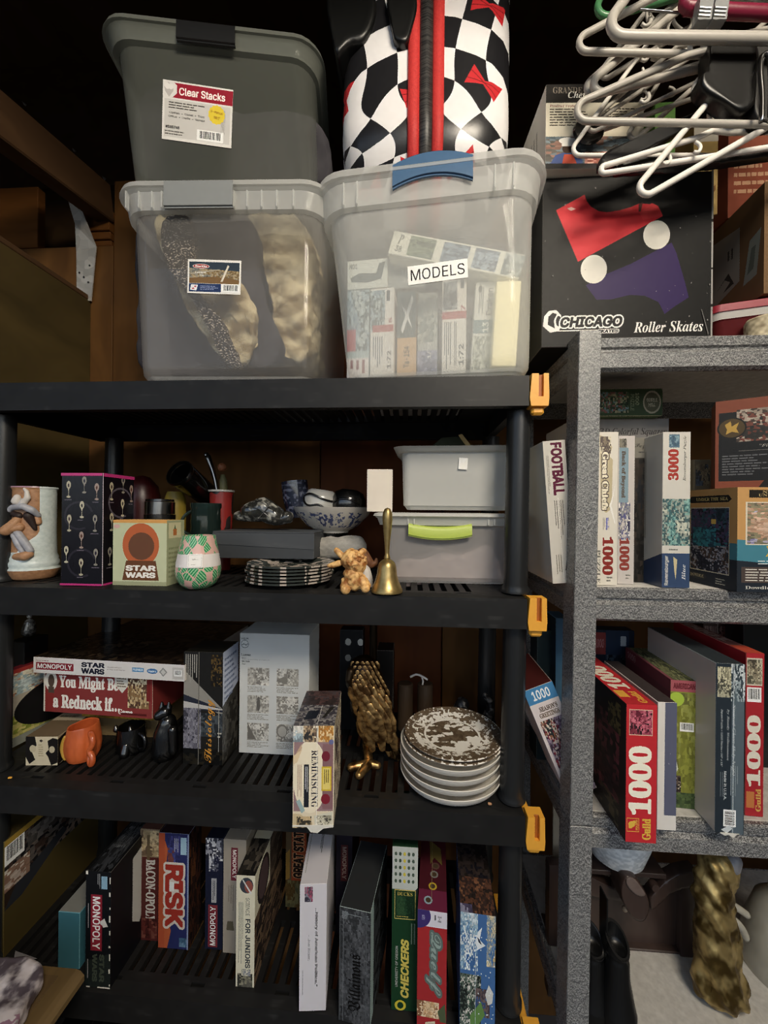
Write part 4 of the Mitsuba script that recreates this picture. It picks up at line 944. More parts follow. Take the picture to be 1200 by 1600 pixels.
add(k, xf(lathe([(0, 0), (.03, 0), (.036, .03), (.036, hq * .7), (.03, hq * .88), (.014, hq * .98), (0, hq)], 40), at(q)), 'maroon', smooth=50)
k = L(N('small_jar'), 'small mustard yellow jar behind the steel banded mug', 'jar')
q = A_([onY(262, 800, .165)[0], .19, S2]); hq = zofpx(262, 768, .18) - S2
add(k, xf(lathe([(0, 0), (.018, 0), (.02, .02), (.02, hq * .9), (.015, hq), (0, hq)], 28), at(q)), 'mustard', smooth=50)

# two plastic tubs, white carton
YC = 0.088
zc0 = S2 + 0.001
q0, q1 = onY(603, 915, YC), onY(800, 915, YC)
ht_ = zat(q0[0], YC, 806) - S2
Mc = at(((q0[0] + q1[0]) / 2, YC, S2))
kc, yc = bin_('storage_tub', 'lidded clear tub with a lime green clip and pale fabric inside, beside the brass bell', Mc, q1[0] - q0[0], .12, q1[0] - q0[0] + .012, .132, ht_, 'tub_clear', 'tub_frost', 0.006, ribs=[-.07, -.06, .062, .072], rimh=.016, r=.014)
latch(kc, Mc, onY(638, 830, YC)[0] - Mc[0, 3], onY(735, 830, YC)[0] - Mc[0, 3], yc - .009, ht_ - .030, ht_ - .012, 'latch_green', arc=-.006, t=.004)
garment('cloth_bundle', 'pale pinkish cloth bundled inside the green clipped tub', 'cloth', [(616, 905), (622, 880), (660, 872), (690, 862), (725, 868), (765, 855), (780, 875), (782, 906), (700, 909)], YC + .02, .07, mat('cloth_pink', lambda p, n, uv: mix(lin('#8e7b78').tolist(), lin('#d6c6c0').tolist(), fbm(p.x * 60, p.y * 60, p.z * 60)), .9), .006, 50, 8, .006)
zl = S2 + ht_ + .0068
q0, q1 = onY(630, 803, YC + .008), onY(800, 803, YC + .008)
Mu = at(((q0[0] + q1[0]) / 2, YC + .008, zl), rot=-2)
hu = zat(q0[0], YC, 697) - zl
ku, yu = bin_('storage_tub', 'frosted open tub standing on the lid of the green clipped tub', Mu, q1[0] - q0[0], .12, q1[0] - q0[0] + .008, .13, hu, 'tub_frost', 'tub_frost', 0, rimh=.010, r=.014, foot=False)
label_on(ku, 716, 730, 715, 733, YC + .0005, P().g([(.1, .2), (.3, .9), (.5, .5), (.95, 1), (.9, .3), (.5, 0)], '#e9e6dc'), tilt=4, key='sticker_scrap')
k = L(N('paper_tag'), 'tan paper strip sticking up out of the frosted tub', 'paper')
add(k, strip(g([(716, 680, .13), (735, 706, .125)]), g([(722, 678, .13), (742, 704, .125)]), .0008), mat('tan_paper', '#b79a62', .7))
k = L(N('folded_card'), 'dark green folded card behind the paper strip in the frosted tub', 'card')
add(k, strip(g([(690, 684, .16), (660, 710, .155)]), g([(716, 682, .16), (740, 708, .155)]), .001), mat('green_card', '#26301f', .7))
b = B('white_carton', 'small plain white carton standing on the tub lid behind the brass bell', 'box', 573, 613, 733, 803, zl, Y=.088, D=.06, col='#ddd2c2', edge='#e8dfd0', rot=4)

# clay creature, brown figurine behind it, brass bell
cq = foot(556, 927, S2); YY = cq[1]
k = L(N('clay_creature'), 'orange clay creature with curly mane and little horns beside the brass bell', 'figurine')
def cp_(px, py, r, dy=0.): w = onY(px, py, YY + .012 + dy); return (w[0], w[1], w[2], r)
m = blob([[cp_(550, 874, .0165, 0), cp_(557, 880, .0165, 0)], [cp_(552, 898, .0150, 0), cp_(554, 908, .0150, .002)], [cp_(540, 918, .0085, -.004), cp_(544, 908, .010)], [cp_(570, 915, .0085, -.004), cp_(563, 906, .010)]], .0026, 4)
m = rough(m, .0022, 240, 3); m.vertices[:, 2] = np.maximum(m.vertices[:, 2], S2 + .0004)
add(k + '__body', m, 'clay_orange', smooth=True)
sp_ = []
R5 = np.random.default_rng(5)
for i in range(26):
    a = R5.uniform(0, 2 * math.pi); rr_ = R5.uniform(.004, .0155)
    w = onY(555, 876, YY + .012); sp_.append([(w[0] + rr_ * math.cos(a), w[1] - math.sqrt(max(.0165 ** 2 - rr_ ** 2, 0)) + .0005, w[2] + rr_ * math.sin(a), .0034)])
add(k + '__mane', rough(blob(sp_, .002, 2, 10), .0012, 500, 2), 'clay_orange', smooth=True)
for pts in ([cp_(534, 868, .005), cp_(526, 860, .0045), cp_(525, 858, .0025)], [cp_(562, 866, .005), cp_(568, 861, .0045), cp_(569, 859, .002)]): add(k + '__horn', blob([pts], .0024, 2), 'clay_orange', smooth=True)
add(k + '__ear', blob([[cp_(530, 880, .005, .0), cp_(520, 883, .0045), cp_(514, 884, .003)]], .0024, 2), 'clay_orange', smooth=True)
add(k + '__foot', blob([[cp_(540, 921, .0075, -.008), cp_(540, 918, .0075, -.002)]], .0026, 2), 'clay_orange', smooth=True)
add(k + '__foot', blob([[cp_(571, 919, .0070, -.008), cp_(570, 916, .0075, -.002)]], .0026, 2), 'clay_orange', smooth=True)
k = L(N('trunked_figurine'), 'small brown figurine with an upturned trunk behind the clay creature', 'figurine')
def eb(px, py, r, dy=0.): w = onY(px, py, YY + .052 + dy); return (w[0], w[1], w[2], r)
add(k + '__head', blob([[eb(566, 866, .0105), eb(572, 874, .0095), eb(580, 882, .006), eb(587, 880, .0035), eb(588, 874, .0024)]], .003, 3), 'clay_brown', smooth=True)
m = blob([[eb(570, 882, .007), eb(572, 905, .011), eb(572, 918, .011)]], .003, 3); m.vertices[:, 2] = np.maximum(m.vertices[:, 2], S2 + .0004)
add(k + '__body', m, 'horn_white', smooth=True)
cq = foot(603, 929, S2); cq[1] += .021
k = L(N('hand_bell'), 'brass hand bell with a long turned handle', 'bell')
hb_ = zat(cq[0], cq[1] - .005, 793) - S2; s_ = hb_ / .137; rr_ = .0235
add(k + '__bell', xf(lathe([(rr_ * .9, 0), (rr_ * 1.02, .0), (rr_ * 1.03, .003), (rr_ * .92, .009), (rr_ * .78, .016), (rr_ * .66, .026), (rr_ * .60, .038), (rr_ * .52, .044), (rr_ * .35, .048), (rr_ * .2, .050), (0, .050)], 44), at(cq)), 'brass', smooth=40)
add(k + '__handle', xf(lathe([(0, .0502), (.0045, .0502), (.0052, .0525), (.0035, .056), (.0034, .06), (.0042, .075), (.0062, .1 * s_), (.0078, .118 * s_), (.0072, .128 * s_), (.0045, hb_ - .002), (0, hb_)], 30), at(cq)), 'brass', smooth=50)
add(k + '__mouth', xf(lathe([(0, .004), (rr_ * .9, .0035), (rr_ * .9, .0002), (rr_ * .86, .0002), (rr_ * .84, .003), (0, .0035)], 30), at(cq)), 'dark_trim', smooth=40)
# ================================================================ third shelf
# stack at the left: wooden-coloured carton, red and yellow box, quiz game, white edged game on top
z = S3
bt = B('carton', 'worn tan carton carrying the stack of flat games', 'box', 108, 246, 1108, 1170, S3, Y=0.14, D=0.15, col='#8a7550', edge='#a08a62', mat='card_matte')
top(bt, P().l(.02, .05, .3, .5, 4, '#4a4030', 3).r(.32, 0, .5, 1, '#7c3730').l(.55, .1, .95, .5, 3, '#5a4d3a', 5))
b = B('game_box', 'flat red and yellow game box under the redneck quiz game', 'board game', 128, 240, 1098, 1116, bt.top + .0008, Y=0.115, D=0.16, H=.017, col='#8a6a1e', f='#93742a', t='#7c2b28', rot=-1)
front(b, P().r(0, .55, 1, 1, '#7f2a26').m(.0, 0, 1, .5, ['#8a6a1e', '#a37c24', '#6e4f18'], 12, 3, 2).t('FUN', .93, .5, .07, .5, '#5a3c14'))
bq = B('game_box', 'red quiz game box reading You Might Be a Redneck if, under the white edged box', 'board game', 68, 238, 1055, 1103, b.top + .0008, Y=0.095, D=0.15, H=zat(onY(68, 1060, .095)[0], .095, 1045) - b.top - .0015, col='#7d2a28', edge='#cfc6b4', rot=-2.5)
p = P().r(0, 0, 1, 1, '#8a3331').r(0, .0, .015, 1, '#d9d2c2').r(.02, .02, .1, .6, '#8f2f2c').e(.07, .74, .058, .24, '#e4dfd3').e(.072, .74, .03, .15, '#57463c').r(.045, .45, .1, .6, '#57463c')
p.t('You Might Be', .42, .70, .55, .36, '#ece6da', style='serifx').t('a Redneck if...', .40, .27, .62, .32, '#ece6da', style='serifx').t('Game', .76, .12, .13, .12, '#ece6da', style='serifx').l(.25, .93, .5, .98, 1, '#d8ccb8', 2)
p.g([(.66, .95), (.78, .95), (.79, .75), (.73, .55), (.66, .75)], '#d9d4c6').l(.68, .68, .77, .92, 4, '#6a5a4a', 4).m(.78, .22, .97, .98, ['#8a6a44', '#c2a678', '#5b4030', '#d8c6a2'], 8, 7, 8).r(.95, .4, .985, .9, '#7a2422').r(.72, .05, .95, .1, '#5c1a1a'); front(b := bq, p)
bm = B('game_box', 'white edged game box reading MONOPOLY and STAR WARS, topmost of the flat games', 'board game', 52, 288, 1028, 1066, bq.top + .0008, Y=0.078, D=0.24, H=.0285, col='#d4d0cc', t='#17120f', edge='#dcd8d4', rot=-2.5, mat='card_gloss')
p = P().r(0, 0, 1, 1, '#d8d4d0').r(.018, .22, .275, .68, '#8f2a34').t('MONOPOLY', .146, .45, .235, .3, '#efe6e2', out=(5, '#5e1a24')).l(.02, .74, .14, .82, 1, '#8a4a4c', 2)
p.t('STAR', .405, .68, .155, .3, '#1b1d2c', style='black').t('WARS', .405, .30, .155, .34, '#1b1d2c', style='black').l(.5, .4, .65, .68, 2, '#b5aeaa', 3).r(.665, .42, .74, .68, '#4f87b8').t('PARKER', .703, .55, .065, .14, '#d9e6f0').e(.795, .52, .034, .16, '#3f6fa6').t('Hasbro', .795, .52, .05, .13, '#d3e0ec')
p.g([(.84, .5), (.866, .78), (.892, .5), (.866, .22)], '#8f8f8c').g([(.85, .5), (.866, .68), (.882, .5), (.866, .32)], '#c2c1bd').r(.925, .12, .995, .82, '#b9b5b0').bar(.935, .3, .985, .68); front(bm, p, 'print_gloss')
top(bm, P().m(0, 0, 1, 1, ['#14100e', '#1d1612', '#2b2018', '#191210', '#33271c'], 16, 14, 5).m(.05, .02, .55, .5, ['#1a1512', '#2d241c', '#120e0d', '#443628'], 10, 8, 9), 'print_gloss')

# leaning lit game at the far left
b = B('game_box', 'red and green game box with letter tile picture and black disc, by the left post', 'board game', 2, 14, 1048, 1186, S3, Y=0.086, D=.15, rot=-9, col='#7c1f28', edge='#a03a30', r='#b9b1a0', H=None, pxs=None)
front(b, P().r(0, 0, 1, 1, '#701826').r(.2, .6, 1, .9, '#3e6a34').l(.2, .1, .8, .5, 3, '#a4505a', 2, True))
right(b, P().r(0, .12, 1, 1, '#b8b09e').m(.0, .1, .6, .4, ['#b0a64a', '#8f9a3a', '#c9be6a'], 6, 5, 4).g([(0, .8), (1, .86), (1, 1), (0, 1)], '#b23a34').m(.02, .66, .98, .95, ['#cfe0e0', '#a7c2c6', '#e4ddc4', '#c08a6a', '#8db6c4'], 14, 8, 5).e(.6, .42, .55, .3, '#1b1a1b').r(0, 0, 1, .12, '#8f9387'))
k = L(N('glass_ornament'), 'small clear glass ornament by the left shelf post under the second shelf', 'ornament')
q = onY(29, 990, .12)
gs_ = L(N('narrow_box'), 'narrow dark box behind the stacked games carrying a glass ornament', 'box')
qz = onY(29, 1001, .12)[2]
add(gs_, cbox(.034, .05, qz - S3 - .001, .001, (q[0] - .017, .115, S3)), 'dark_trim')
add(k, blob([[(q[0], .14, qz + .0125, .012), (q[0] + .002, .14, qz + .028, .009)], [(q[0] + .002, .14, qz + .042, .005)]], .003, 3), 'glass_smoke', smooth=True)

# cow print box
b = B('long_box', 'long cream box with black cow print lying under the flat games', 'box', 40, 90, 1151, 1196, S3, D=.15, rot=5, col='#8d7f66', f='#cdbf9e', t='#a3957a', edge='#b9aa88', mat='card_matte')
p = P().r(0, 0, 1, 1, '#cdbf9e').g([(0, 1), (.28, 1), (.34, .7), (.18, .5), (.3, .2), (.12, .05), (0, .3)], '#1a1614').g([(.68, .85), (.85, .95), (1, .9), (1, .1), (.8, 0), (.7, .3), (.62, .42), (.72, .55)], '#1a1614').e(.22, .58, .1, .13, '#bfb190').e(.82, .55, .09, .12, '#bfb190').g([(.48, .9), (.54, .86), (.48, .8), (.42, .86)], '#3a322a').l(.4, .3, .58, .75, 6, '#a3936e', 3); front(b, p)
right(b, P().g([(0, .9), (.14, 1), (.12, .1), (0, 0)], '#1a1614').m(.15, 0, 1, 1, ['#8a7d64', '#9a8c70', '#73674f'], 8, 4, 5))
top(b, P().r(.0, .0, 1, .35, '#6b5a42').l(.1, .4, .9, .95, 6, '#6a5d47', 6))
cowtop = b

# mugs
mat('pumpkin_glaze', lambda p, n, uv: mix(lin('#a8401a').tolist(), lin('#e06a30').tolist(), fbm(p.x * 50, p.y * 50, p.z * 30)), 0.25, coat=0.5)
k = L(N('mug'), 'orange pumpkin shaped mug with a yellow patch on the front shelf edge', 'mug')
c = foot(127, 1202, S3); c[1] += .029
c[0] = onY(130, 1180, c[1])[0]
h = zat(c[0], c[1] - .02, 1141) - S3; r = .0268
prof = A_([(0, 0), (r * .68, 0), (r * .84, h * .05), (r * .98, h * .2), (r * 1.04, h * .42), (r * 1.0, h * .65), (r * .9, h * .85), (r * .86, h * .97), (r * .83, h), (r * .78, h * .98), (r * .82, h * .8), (r * .92, h * .5), (r * .85, h * .15), (r * .5, h * .08), (0, h * .07)])
m = lathe(prof, 96); v = m.vertices; a = np.arctan2(v[:, 1], v[:, 0]); rad = np.hypot(v[:, 0], v[:, 1])
f_ = 1 - 0.055 * np.abs(np.cos(a * 4.5)) ** 6 * np.clip((h * .85 - v[:, 2]) / (h * .3), 0, 1) * np.clip((rad - r * .84) / (r * .1), 0, 1)
v[:, 0] *= f_; v[:, 1] *= f_
v[:, 2] += np.clip((v[:, 2] - h * .5) / (h * .5), 0, 1) ** 2 * (v[:, 0] * .10 + .0006 * np.sin(a * 4))
add(k + '__body', xf(m, at(c)), 'pumpkin_glaze', smooth=40)
hp = [(c[0] + r * .9, c[1] - .012, S3 + h * .86), (c[0] + r * 1.25, c[1] - .020, S3 + h * .84), (c[0] + r * 1.34, c[1] - .022, S3 + h * .62), (c[0] + r * 1.15, c[1] - .022, S3 + h * .45), (c[0] + r * 1.38, c[1] - .024, S3 + h * .33), (c[0] + r * 1.36, c[1] - .024, S3 + h * .10), (c[0] + r * 1.05, c[1] - .018, S3 + h * .10), (c[0] + r * .92, c[1] - .014, S3 + h * .26)]
add(k + '__handle', tube(spl(hp, 40), .0045, 10), 'pumpkin_glaze', smooth=True)
yp = []
for t_ in np.linspace(0, 1, 9):
    zz = h * (.14 + .62 * t_); rr0 = np.interp(zz, prof[:9, 1], prof[:9, 0]); aa = math.radians(225 - 10 * math.sin(t_ * 3))
    yp.append([c[0] + rr0 * math.cos(aa) * .985, c[1] + rr0 * math.sin(aa) * .985, S3 + zz, .0028 + .0022 * math.sin(math.pi * t_)])
add(k + '__yellow_patch', blob([yp], .002, 4), mat('yellow_glaze', '#b98a2c', .3, coat=.4), smooth=True)
k = L(N('mug'), 'glossy black mug with small ears behind the pumpkin mug', 'mug')
c = foot(208, 1190, S3); c[1] += .03; c[0] = onY(205, 1180, c[1])[0]; h = zat(c[0], c[1] - .02, 1143) - S3; r = .0235
add(k + '__body', xf(lathe([(0, 0), (r * .8, 0), (r, h * .15), (r * 1.02, h * .5), (r * .93, h), (r * .86, h), (r * .9, h * .5), (r * .8, h * .1), (0, h * .08)], 40), at(c)), 'ceramic_black', smooth=40)
for dx in (-.8, .35): add(k + '__ear', blob([[(c[0] + r * dx, c[1] - r * .55, S3 + h * .97, .005), (c[0] + r * (dx - .05), c[1] - r * .55, S3 + h * 1.1, .0022)]], .002, 2), 'ceramic_black', smooth=True)
add(k + '__handle', tube(spl([(c[0] + r * .9, c[1] - .008, S3 + h * .8), (c[0] + r * 1.4, c[1] - .012, S3 + h * .72), (c[0] + r * 1.4, c[1] - .012, S3 + h * .3), (c[0] + r * .95, c[1] - .008, S3 + h * .2)], 24), .0035, 10), 'ceramic_black', smooth=True)
add(k + '__foot', blob([[(c[0] + r * .2, c[1] - r * .95, S3 + .0085, .008), (c[0] + r * .2, c[1] - r * .8, S3 + .02, .007)]], .002, 2), 'ceramic_black', smooth=True)
k = L(N('cat_figurine'), 'black glossy cat shaped figurine between the black mug and the dark boxed game', 'figurine')
YK = .085
def kp(px, py, r, dy=0.): w = onY(px, py, YK + dy); return (w[0], w[1], w[2], r)
m = blob([[kp(262, 1128, .014), kp(259, 1148, .020), kp(258, 1170, .022)], [kp(258, 1112, .011), kp(248, 1118, .008, -.006)], [kp(270, 1140, .008, -.012), kp(271, 1172, .008, -.012)]], .004, 4); m.vertices[:, 2] = np.maximum(m.vertices[:, 2], S3 + .0004)
add(k + '__body', m, 'ceramic_black', smooth=True)
for x in (253, 264): add(k + '__ear', blob([[kp(x, 1106, .005), kp(x, 1098, .002)]], .002, 1), 'ceramic_black', smooth=True)

# boxed game "Thisiology"
b = B('game_box', 'shrink wrapped dark game box with a snowy picture and slanting orange script title', 'board game', 286, 347, 1018, 1193, S3, D=.1, pxs=371, col='#24231f', edge='#4a4740', mat='card_gloss')
p = P().r(0, 0, 1, 1, '#1d1c1a').g([(0, .62), (0, .84), (1, .5), (1, .44)], '#8e8a82').g([(0, .5), (0, .62), (1, .5), (1, .47)], '#262a38').g([(0, .5), (0, .56), (1, .5), (1, .49)], '#b7b4b0').m(0, .13, .45, .5, ['#5c5a66', '#84828c', '#6d6b78', '#3a3944'], 7, 9, 6).m(.45, .25, 1, .46, ['#30363c', '#464d52', '#23282c'], 5, 5, 7).m(0, 0, 1, .14, ['#141310', '#221e16', '#0f0f0e'], 6, 3, 4)
p.l(.03, .7, .36, .98, 6, '#97948c', 3, True).m(.7, .7, .98, .98, ['#2a2012', '#5a4520', '#1a1611', '#3d2f18'], 4, 9, 9).r(.38, .0, .4, 1, '#6f6b62').t('Thisiology', .68, .30, .27, .56, '#c9862c', 90, 'script').r(.9, .12, .915, .5, '#a9a59a').l(.88, .24, .99, .3, 2, '#b9b5aa', 5); front(b, p, 'print_gloss')
right(b, P().r(0, .5, 1, 1, '#b9c3da').g([(0, .52), (1, .62), (1, .2), (0, .1)], '#3a3834').m(0, 0, 1, .5, ['#33312d', '#4c4a45', '#262420'], 5, 7, 3).l(.1, .55, .9, .95, 8, '#6d7a9c', 4), 'print_gloss')

# white appliance carton
b = B('appliance_carton', 'tall white appliance carton with a round emblem and six small pictures', 'box', 373, 482, 989, 1176, S3, D=.075, col='#c4c6c4', edge='#d0d2d0', mat='card_matte')
p = P().t('PHILIPS', .075, .955, .11, .016, '#55595a').e(.075, .91, .058, .034, '#5d6466').e(.075, .91, .05, .029, '#c4c6c4').g([(.03, .905), (.06, .915), (.09, .905), (.12, .915), (.12, .908), (.09, .898), (.06, .908), (.03, .898)], '#5d6466')
p.t('Lumea', .095, .82, .13, .02, '#3d4244').l(.03, .785, .12, .8, 1, '#6d7274', 2).r(.03, .78, .43, .7825, '#8a8d8c').t('IPL hair', .09, .765, .12, .014, '#4a4f50').l(.03, .735, .12, .75, 1, '#7a7d7c', 3)
for i in range(3):
    for j in range(2):
        x0 = .12 + j * .42; y0 = .57 - i * .23
        p.m(x0, y0, x0 + .31, y0 + .145, ['#9d9a92', '#b7b4ab', '#85817a', '#c5c2ba'], 7, 5, 11 + i * 2 + j, 2).l(x0, y0 - .06, x0 + .32, y0 - .008, 4, '#8a8880', 3 + i + j)
p.e(.28, .415, .025, .06, '#5d5a56').g([(.13, .12), (.25, .12), (.13, .25)], '#6a6660').e(.62, .2, .08, .055, '#7b7770').e(.625, .195, .062, .043, '#a9a69e').e(.65, .62, .05, .03, '#7d7a72'); front(b, p)

# shrink wrapped family game that sticks out over the edge
b = B('game_box', 'shrink wrapped cream and mauve game box reading REMINISCING, sticking out over the shelf edge', 'board game', 457, 521, 1134, 1293, S3, D=.105, col='#cfc3b0', rot=5, edge='#efe8d8', mat='card_gloss')
rem = b
p = P().r(0, 0, 1, 1, '#e2d3b4').r(.02, .16, .98, .84, '#9a7a7c').e(.42, .5, .42, .36, '#efe2c4').r(.72, .18, .98, .82, '#8b6468').m(.0, .84, .24, 1, ['#d9d6cc', '#a9bcc2', '#7e8c94'], 4, 4, 3).m(.25, .84, .6, 1, ['#e0d2b8', '#6e5a4a', '#b59a78', '#3a3838'], 6, 4, 5).m(.62, .84, .98, 1, ['#d6a85c', '#b87a34', '#eac890'], 5, 4, 6).e(.93, .84, .06, .025, '#6a6e9c')
p.g([(0, .68), (.2, .82), (.22, .78), (.03, .64)], '#c9a888').g([(0, .7), (.22, .77), (.1, .64), (0, .62)], '#e3c9a0').t('REMINISCING', .53, .48, .16, .56, '#35323a', -90, 'serif').r(.27, .2, .39, .62, '#22262e').l(.29, .22, .37, .6, 2, '#c9c9c6', 3, True).l(.1, .3, .22, .62, 3, '#b79a86', 4, True)
p.e(.8, .7, .1, .05, '#7a2434').e(.8, .28, .11, .05, '#882232').r(.7, .36, .94, .60, '#d6b52a').r(.73, .375, .91, .585, '#ead26a').l(.75, .39, .89, .57, 3, '#6e5510', 6, True).g([(.08, .26), (.17, .28), (.3, .17), (.22, .14)], '#9ab4b4')
p.g([(0, 0), (0, .14), (.2, .13), (.48, .05), (.5, 0)], '#cdb88e').m(.1, .0, .46, .11, ['#8e7a58', '#3f3a30', '#c9ae80'], 5, 4, 8).g([(.55, 0), (.52, .12), (.98, .16), (.98, 0)], '#d5d0ba').m(.58, .02, .95, .12, ['#9c9680', '#4d4a42', '#bcb59c', '#d9d2bc'], 6, 4, 9).r(.575, 0, .59, 1, '#f4efe2'); front(b, p, 'print_gloss')
top(b, P().r(0, 0, 1, 1, '#6a6668').m(0, 0, 1, .55, ['#5d5a60', '#8c8888', '#47444c', '#716c6a'], 8, 7, 4).g([(.2, .15), (.5, .18), (.55, .4), (.25, .38)], '#20242e').g([(.65, .2), (.72, .2), (.92, .5), (.8, .5)], '#2c2a28').r(.57, 0, .58, 1, '#d9d6cf').m(0, .55, 1, 1, ['#3a3030', '#57403f', '#4a4144'], 6, 5, 6), 'print_gloss')
right(b, P().m(0, 0, 1, 1, ['#b9a88c', '#d8cdb4', '#8b7b70', '#5b5050'], 8, 10, 3).r(0, 0, .05, 1, '#f0ead8'), 'print_gloss')
mat('wrap_film', '#d8d4c8', 0.15, spec=0.8, coat=1.0)
for pts in ([(0, 0), (.02, -.004), (.03, -.006), (.04, -.004), (b.W, 0.0)],):
    pl = Polygon([(0, .002), (b.W * .35, .0015), (b.W * .45, -.006), (b.W * .62, -.007), (b.W * .75, -.001), (b.W, .001), (b.W, .004), (0, .004)])
    add(b.key + '__wrap_fold', xf(ext(pl, .0008), b.M @ at((0, -.0012, 0))), 'wrap_film')

# gilded bird
mat('gilt', lambda p, n, uv: mix((0.11, 0.055, 0.02), (0.56, 0.35, 0.14), smoothstep(0.3, 0.72, fbm(p.x * 110, p.y * 110, p.z * 110))), 0.33, metal=0.9)
mat('gilt_dark', (0.16, 0.11, 0.05), 0.4, metal=0.8); mat('gilt_deep', (0.13, 0.075, 0.03), 0.42, metal=0.8)
cb_ = foot(575, 1204, S3); YBd = cb_[1] + .015
k = L(N('bird_statue'), 'antique gold bird statue with layered feathers, perched between the boxed game and the plates', 'statue')
def bp(px, py, r, dy=0.): w = onY(px, py, YBd + dy); return (w[0], w[1], w[2], r)
body = blob([[bp(572, 1062, .030, .01), bp(580, 1100, .037, .012), bp(592, 1132, .030, .014), bp(607, 1158, .016, .016)], [bp(568, 1048, .0275, .008), bp(563, 1062, .026, .004)]], .004, 8)
add(k + '__body', rough(body, .0012, 200, 3), 'gilt_deep', smooth=True)
# feathers: overlapping scales over the side, wing and tail
def feather(px, py, ln, wd, ang, dy, th=.0035):
    base = onY(px, py, YBd + dy)
    m = blob([[(0, 0, 0, wd * .35), (0, 0, -ln * .45, wd * .5), (0, 0, -ln, wd * .32)]], max(.0022, wd * .2), 2, 10)
    m.vertices[:, 1] *= th / (wd * .5) * 0.8
    a = math.radians(ang); Rm = A_([[math.cos(a), 0, -math.sin(a)], [0, 1, 0], [math.sin(a), 0, math.cos(a)]])
    m.vertices = m.vertices @ Rm.T + base; return m
rb_ = np.random.default_rng(3)
def surf(px, py, dpt=.004):
    # depth of the body's front at this pixel, by ray casting
    o = CAM; dr_ = ray(px, py); dr_ = dr_ / np.linalg.norm(dr_)
    hit, _, _ = body.ray.intersects_location([o], [dr_])
    if len(hit) == 0: return None
    t_ = min(np.linalg.norm(h_ - o) for h_ in hit); return (o + dr_ * t_)
def put_feather(px, py, ln, wd, ang, th=.0032):
    s_ = surf(px, py)
    if s_ is None: return
    add(k + '__feather', feather(px, py, ln, wd, ang, s_[1] - YBd, th), 'gilt', smooth=True)
for j, py in enumerate(range(1036, 1080, 7)):
    for i in range(8):
        px = 551 + i * 7.5 + (j % 2) * 3.7
        put_feather(px, py, .0085, .0100, 18, .0016)
for row, (py, n_, ln, wd) in enumerate(((1078, 5, .020, .0165), (1090, 5, .022, .018), (1103, 5, .025, .0195), (1116, 5, .027, .020), (1129, 4, .029, .019), (1142, 3, .030, .018))):
    for i in range(n_):
        x0_, x1_ = (549 + row * 3.2), (605 + row * 3.0)
        put_feather(x0_ + (x1_ - x0_) * (i + .5 * (row % 2)) / n_, py + rb_.uniform(-2, 2), ln, wd, rb_.uniform(8, 30))
for i in range(5): add(k + '__tail_feather', feather(592 + i * 5, 1142 + i * 5, .046 - .003 * i, .010, 24 + i * 1.5, .008 + i * .003), 'gilt', smooth=True)
for i in range(4): put_feather(553 + i * 5, 1070 + i * 14, .034, .013, 26)
add(k + '__beak', blob([[bp(548, 1050, .008, -.012), bp(545, 1062, .0055, -.018), bp(549, 1072, .002, -.018)]], .002, 3), 'gilt_dark', smooth=True)
add(k + '__leg', blob([[bp(577, 1145, .013, .0), bp(574, 1165, .0085, .002), bp(576, 1190, .0075, .002)]], .003, 4), 'gilt', smooth=True)
def onf(px, py, r): w = onZ(px, py, S3 + r + .0004); return (w[0], w[1], w[2], r)
add(k + '__foot', blob([[onf(577, 1193, .0075), onf(562, 1196, .007), onf(548, 1199, .0065)], [onf(577, 1193, .0075), onf(566, 1205, .007), onf(561, 1211, .0065)], [onf(577, 1193, .0075), onf(590, 1196, .006)]], .003, 4), 'gilt', smooth=True)

# plates with brown transfer print
pc = foot(703, 1254, S3); RP = .083
pc = A_([onY(703, 1215, pc[1] + RP * .72)[0], pc[1] + RP * .72, S3])
pX, pY = map(float, pc[:2])
def transfer(p, n, uv):
    x, y = p.x - pX - 0.003, p.y - pY
    r = dr.sqrt(x * x + y * y) / RP
    a = dr.atan2(y, x)
    f = fbm(p.x * 260, p.y * 260, 1.0, 3)
    rim = ((r > 0.80) & (f > 0.33)) | ((r > 0.68 + 0.1 * dr.abs(dr.sin(a * 3 + 0.5))) & (f > 0.47))
    leaf = (r > 0.56) & (f > 0.55 - 0.1 * dr.cos(a * 6))
    scene_ = (r < 0.52) & (fbm(p.x * 90 + 3, p.y * 130, 2.0, 4) > 0.40 + 0.12 * dr.abs(x / RP + 0.3))
    brown = mix((0.035, 0.02, 0.012), (0.19, 0.14, 0.09), f)
    ink = (rim & (r < 0.955)) | leaf | scene_
    up = n.z > 0.15
    return dr.select(ink & up, brown, mi.Color3f(0.80, 0.77, 0.70))
mat('transferware', transfer, 0.14, coat=0.5)
mat('plate_white', (0.84, 0.82, 0.78), 0.18, coat=0.4)
pz = S3; names = ['lowest white plate of the brown patterned stack, lying on the shelf', 'second white plate from the bottom of the brown patterned stack', 'third white plate from the bottom of the brown patterned stack', 'fourth white plate from the bottom of the brown patterned stack', 'second plate from the top of the stack, set askew under the top one', 'topmost plate of the stack, showing its brown landscape transfer print']
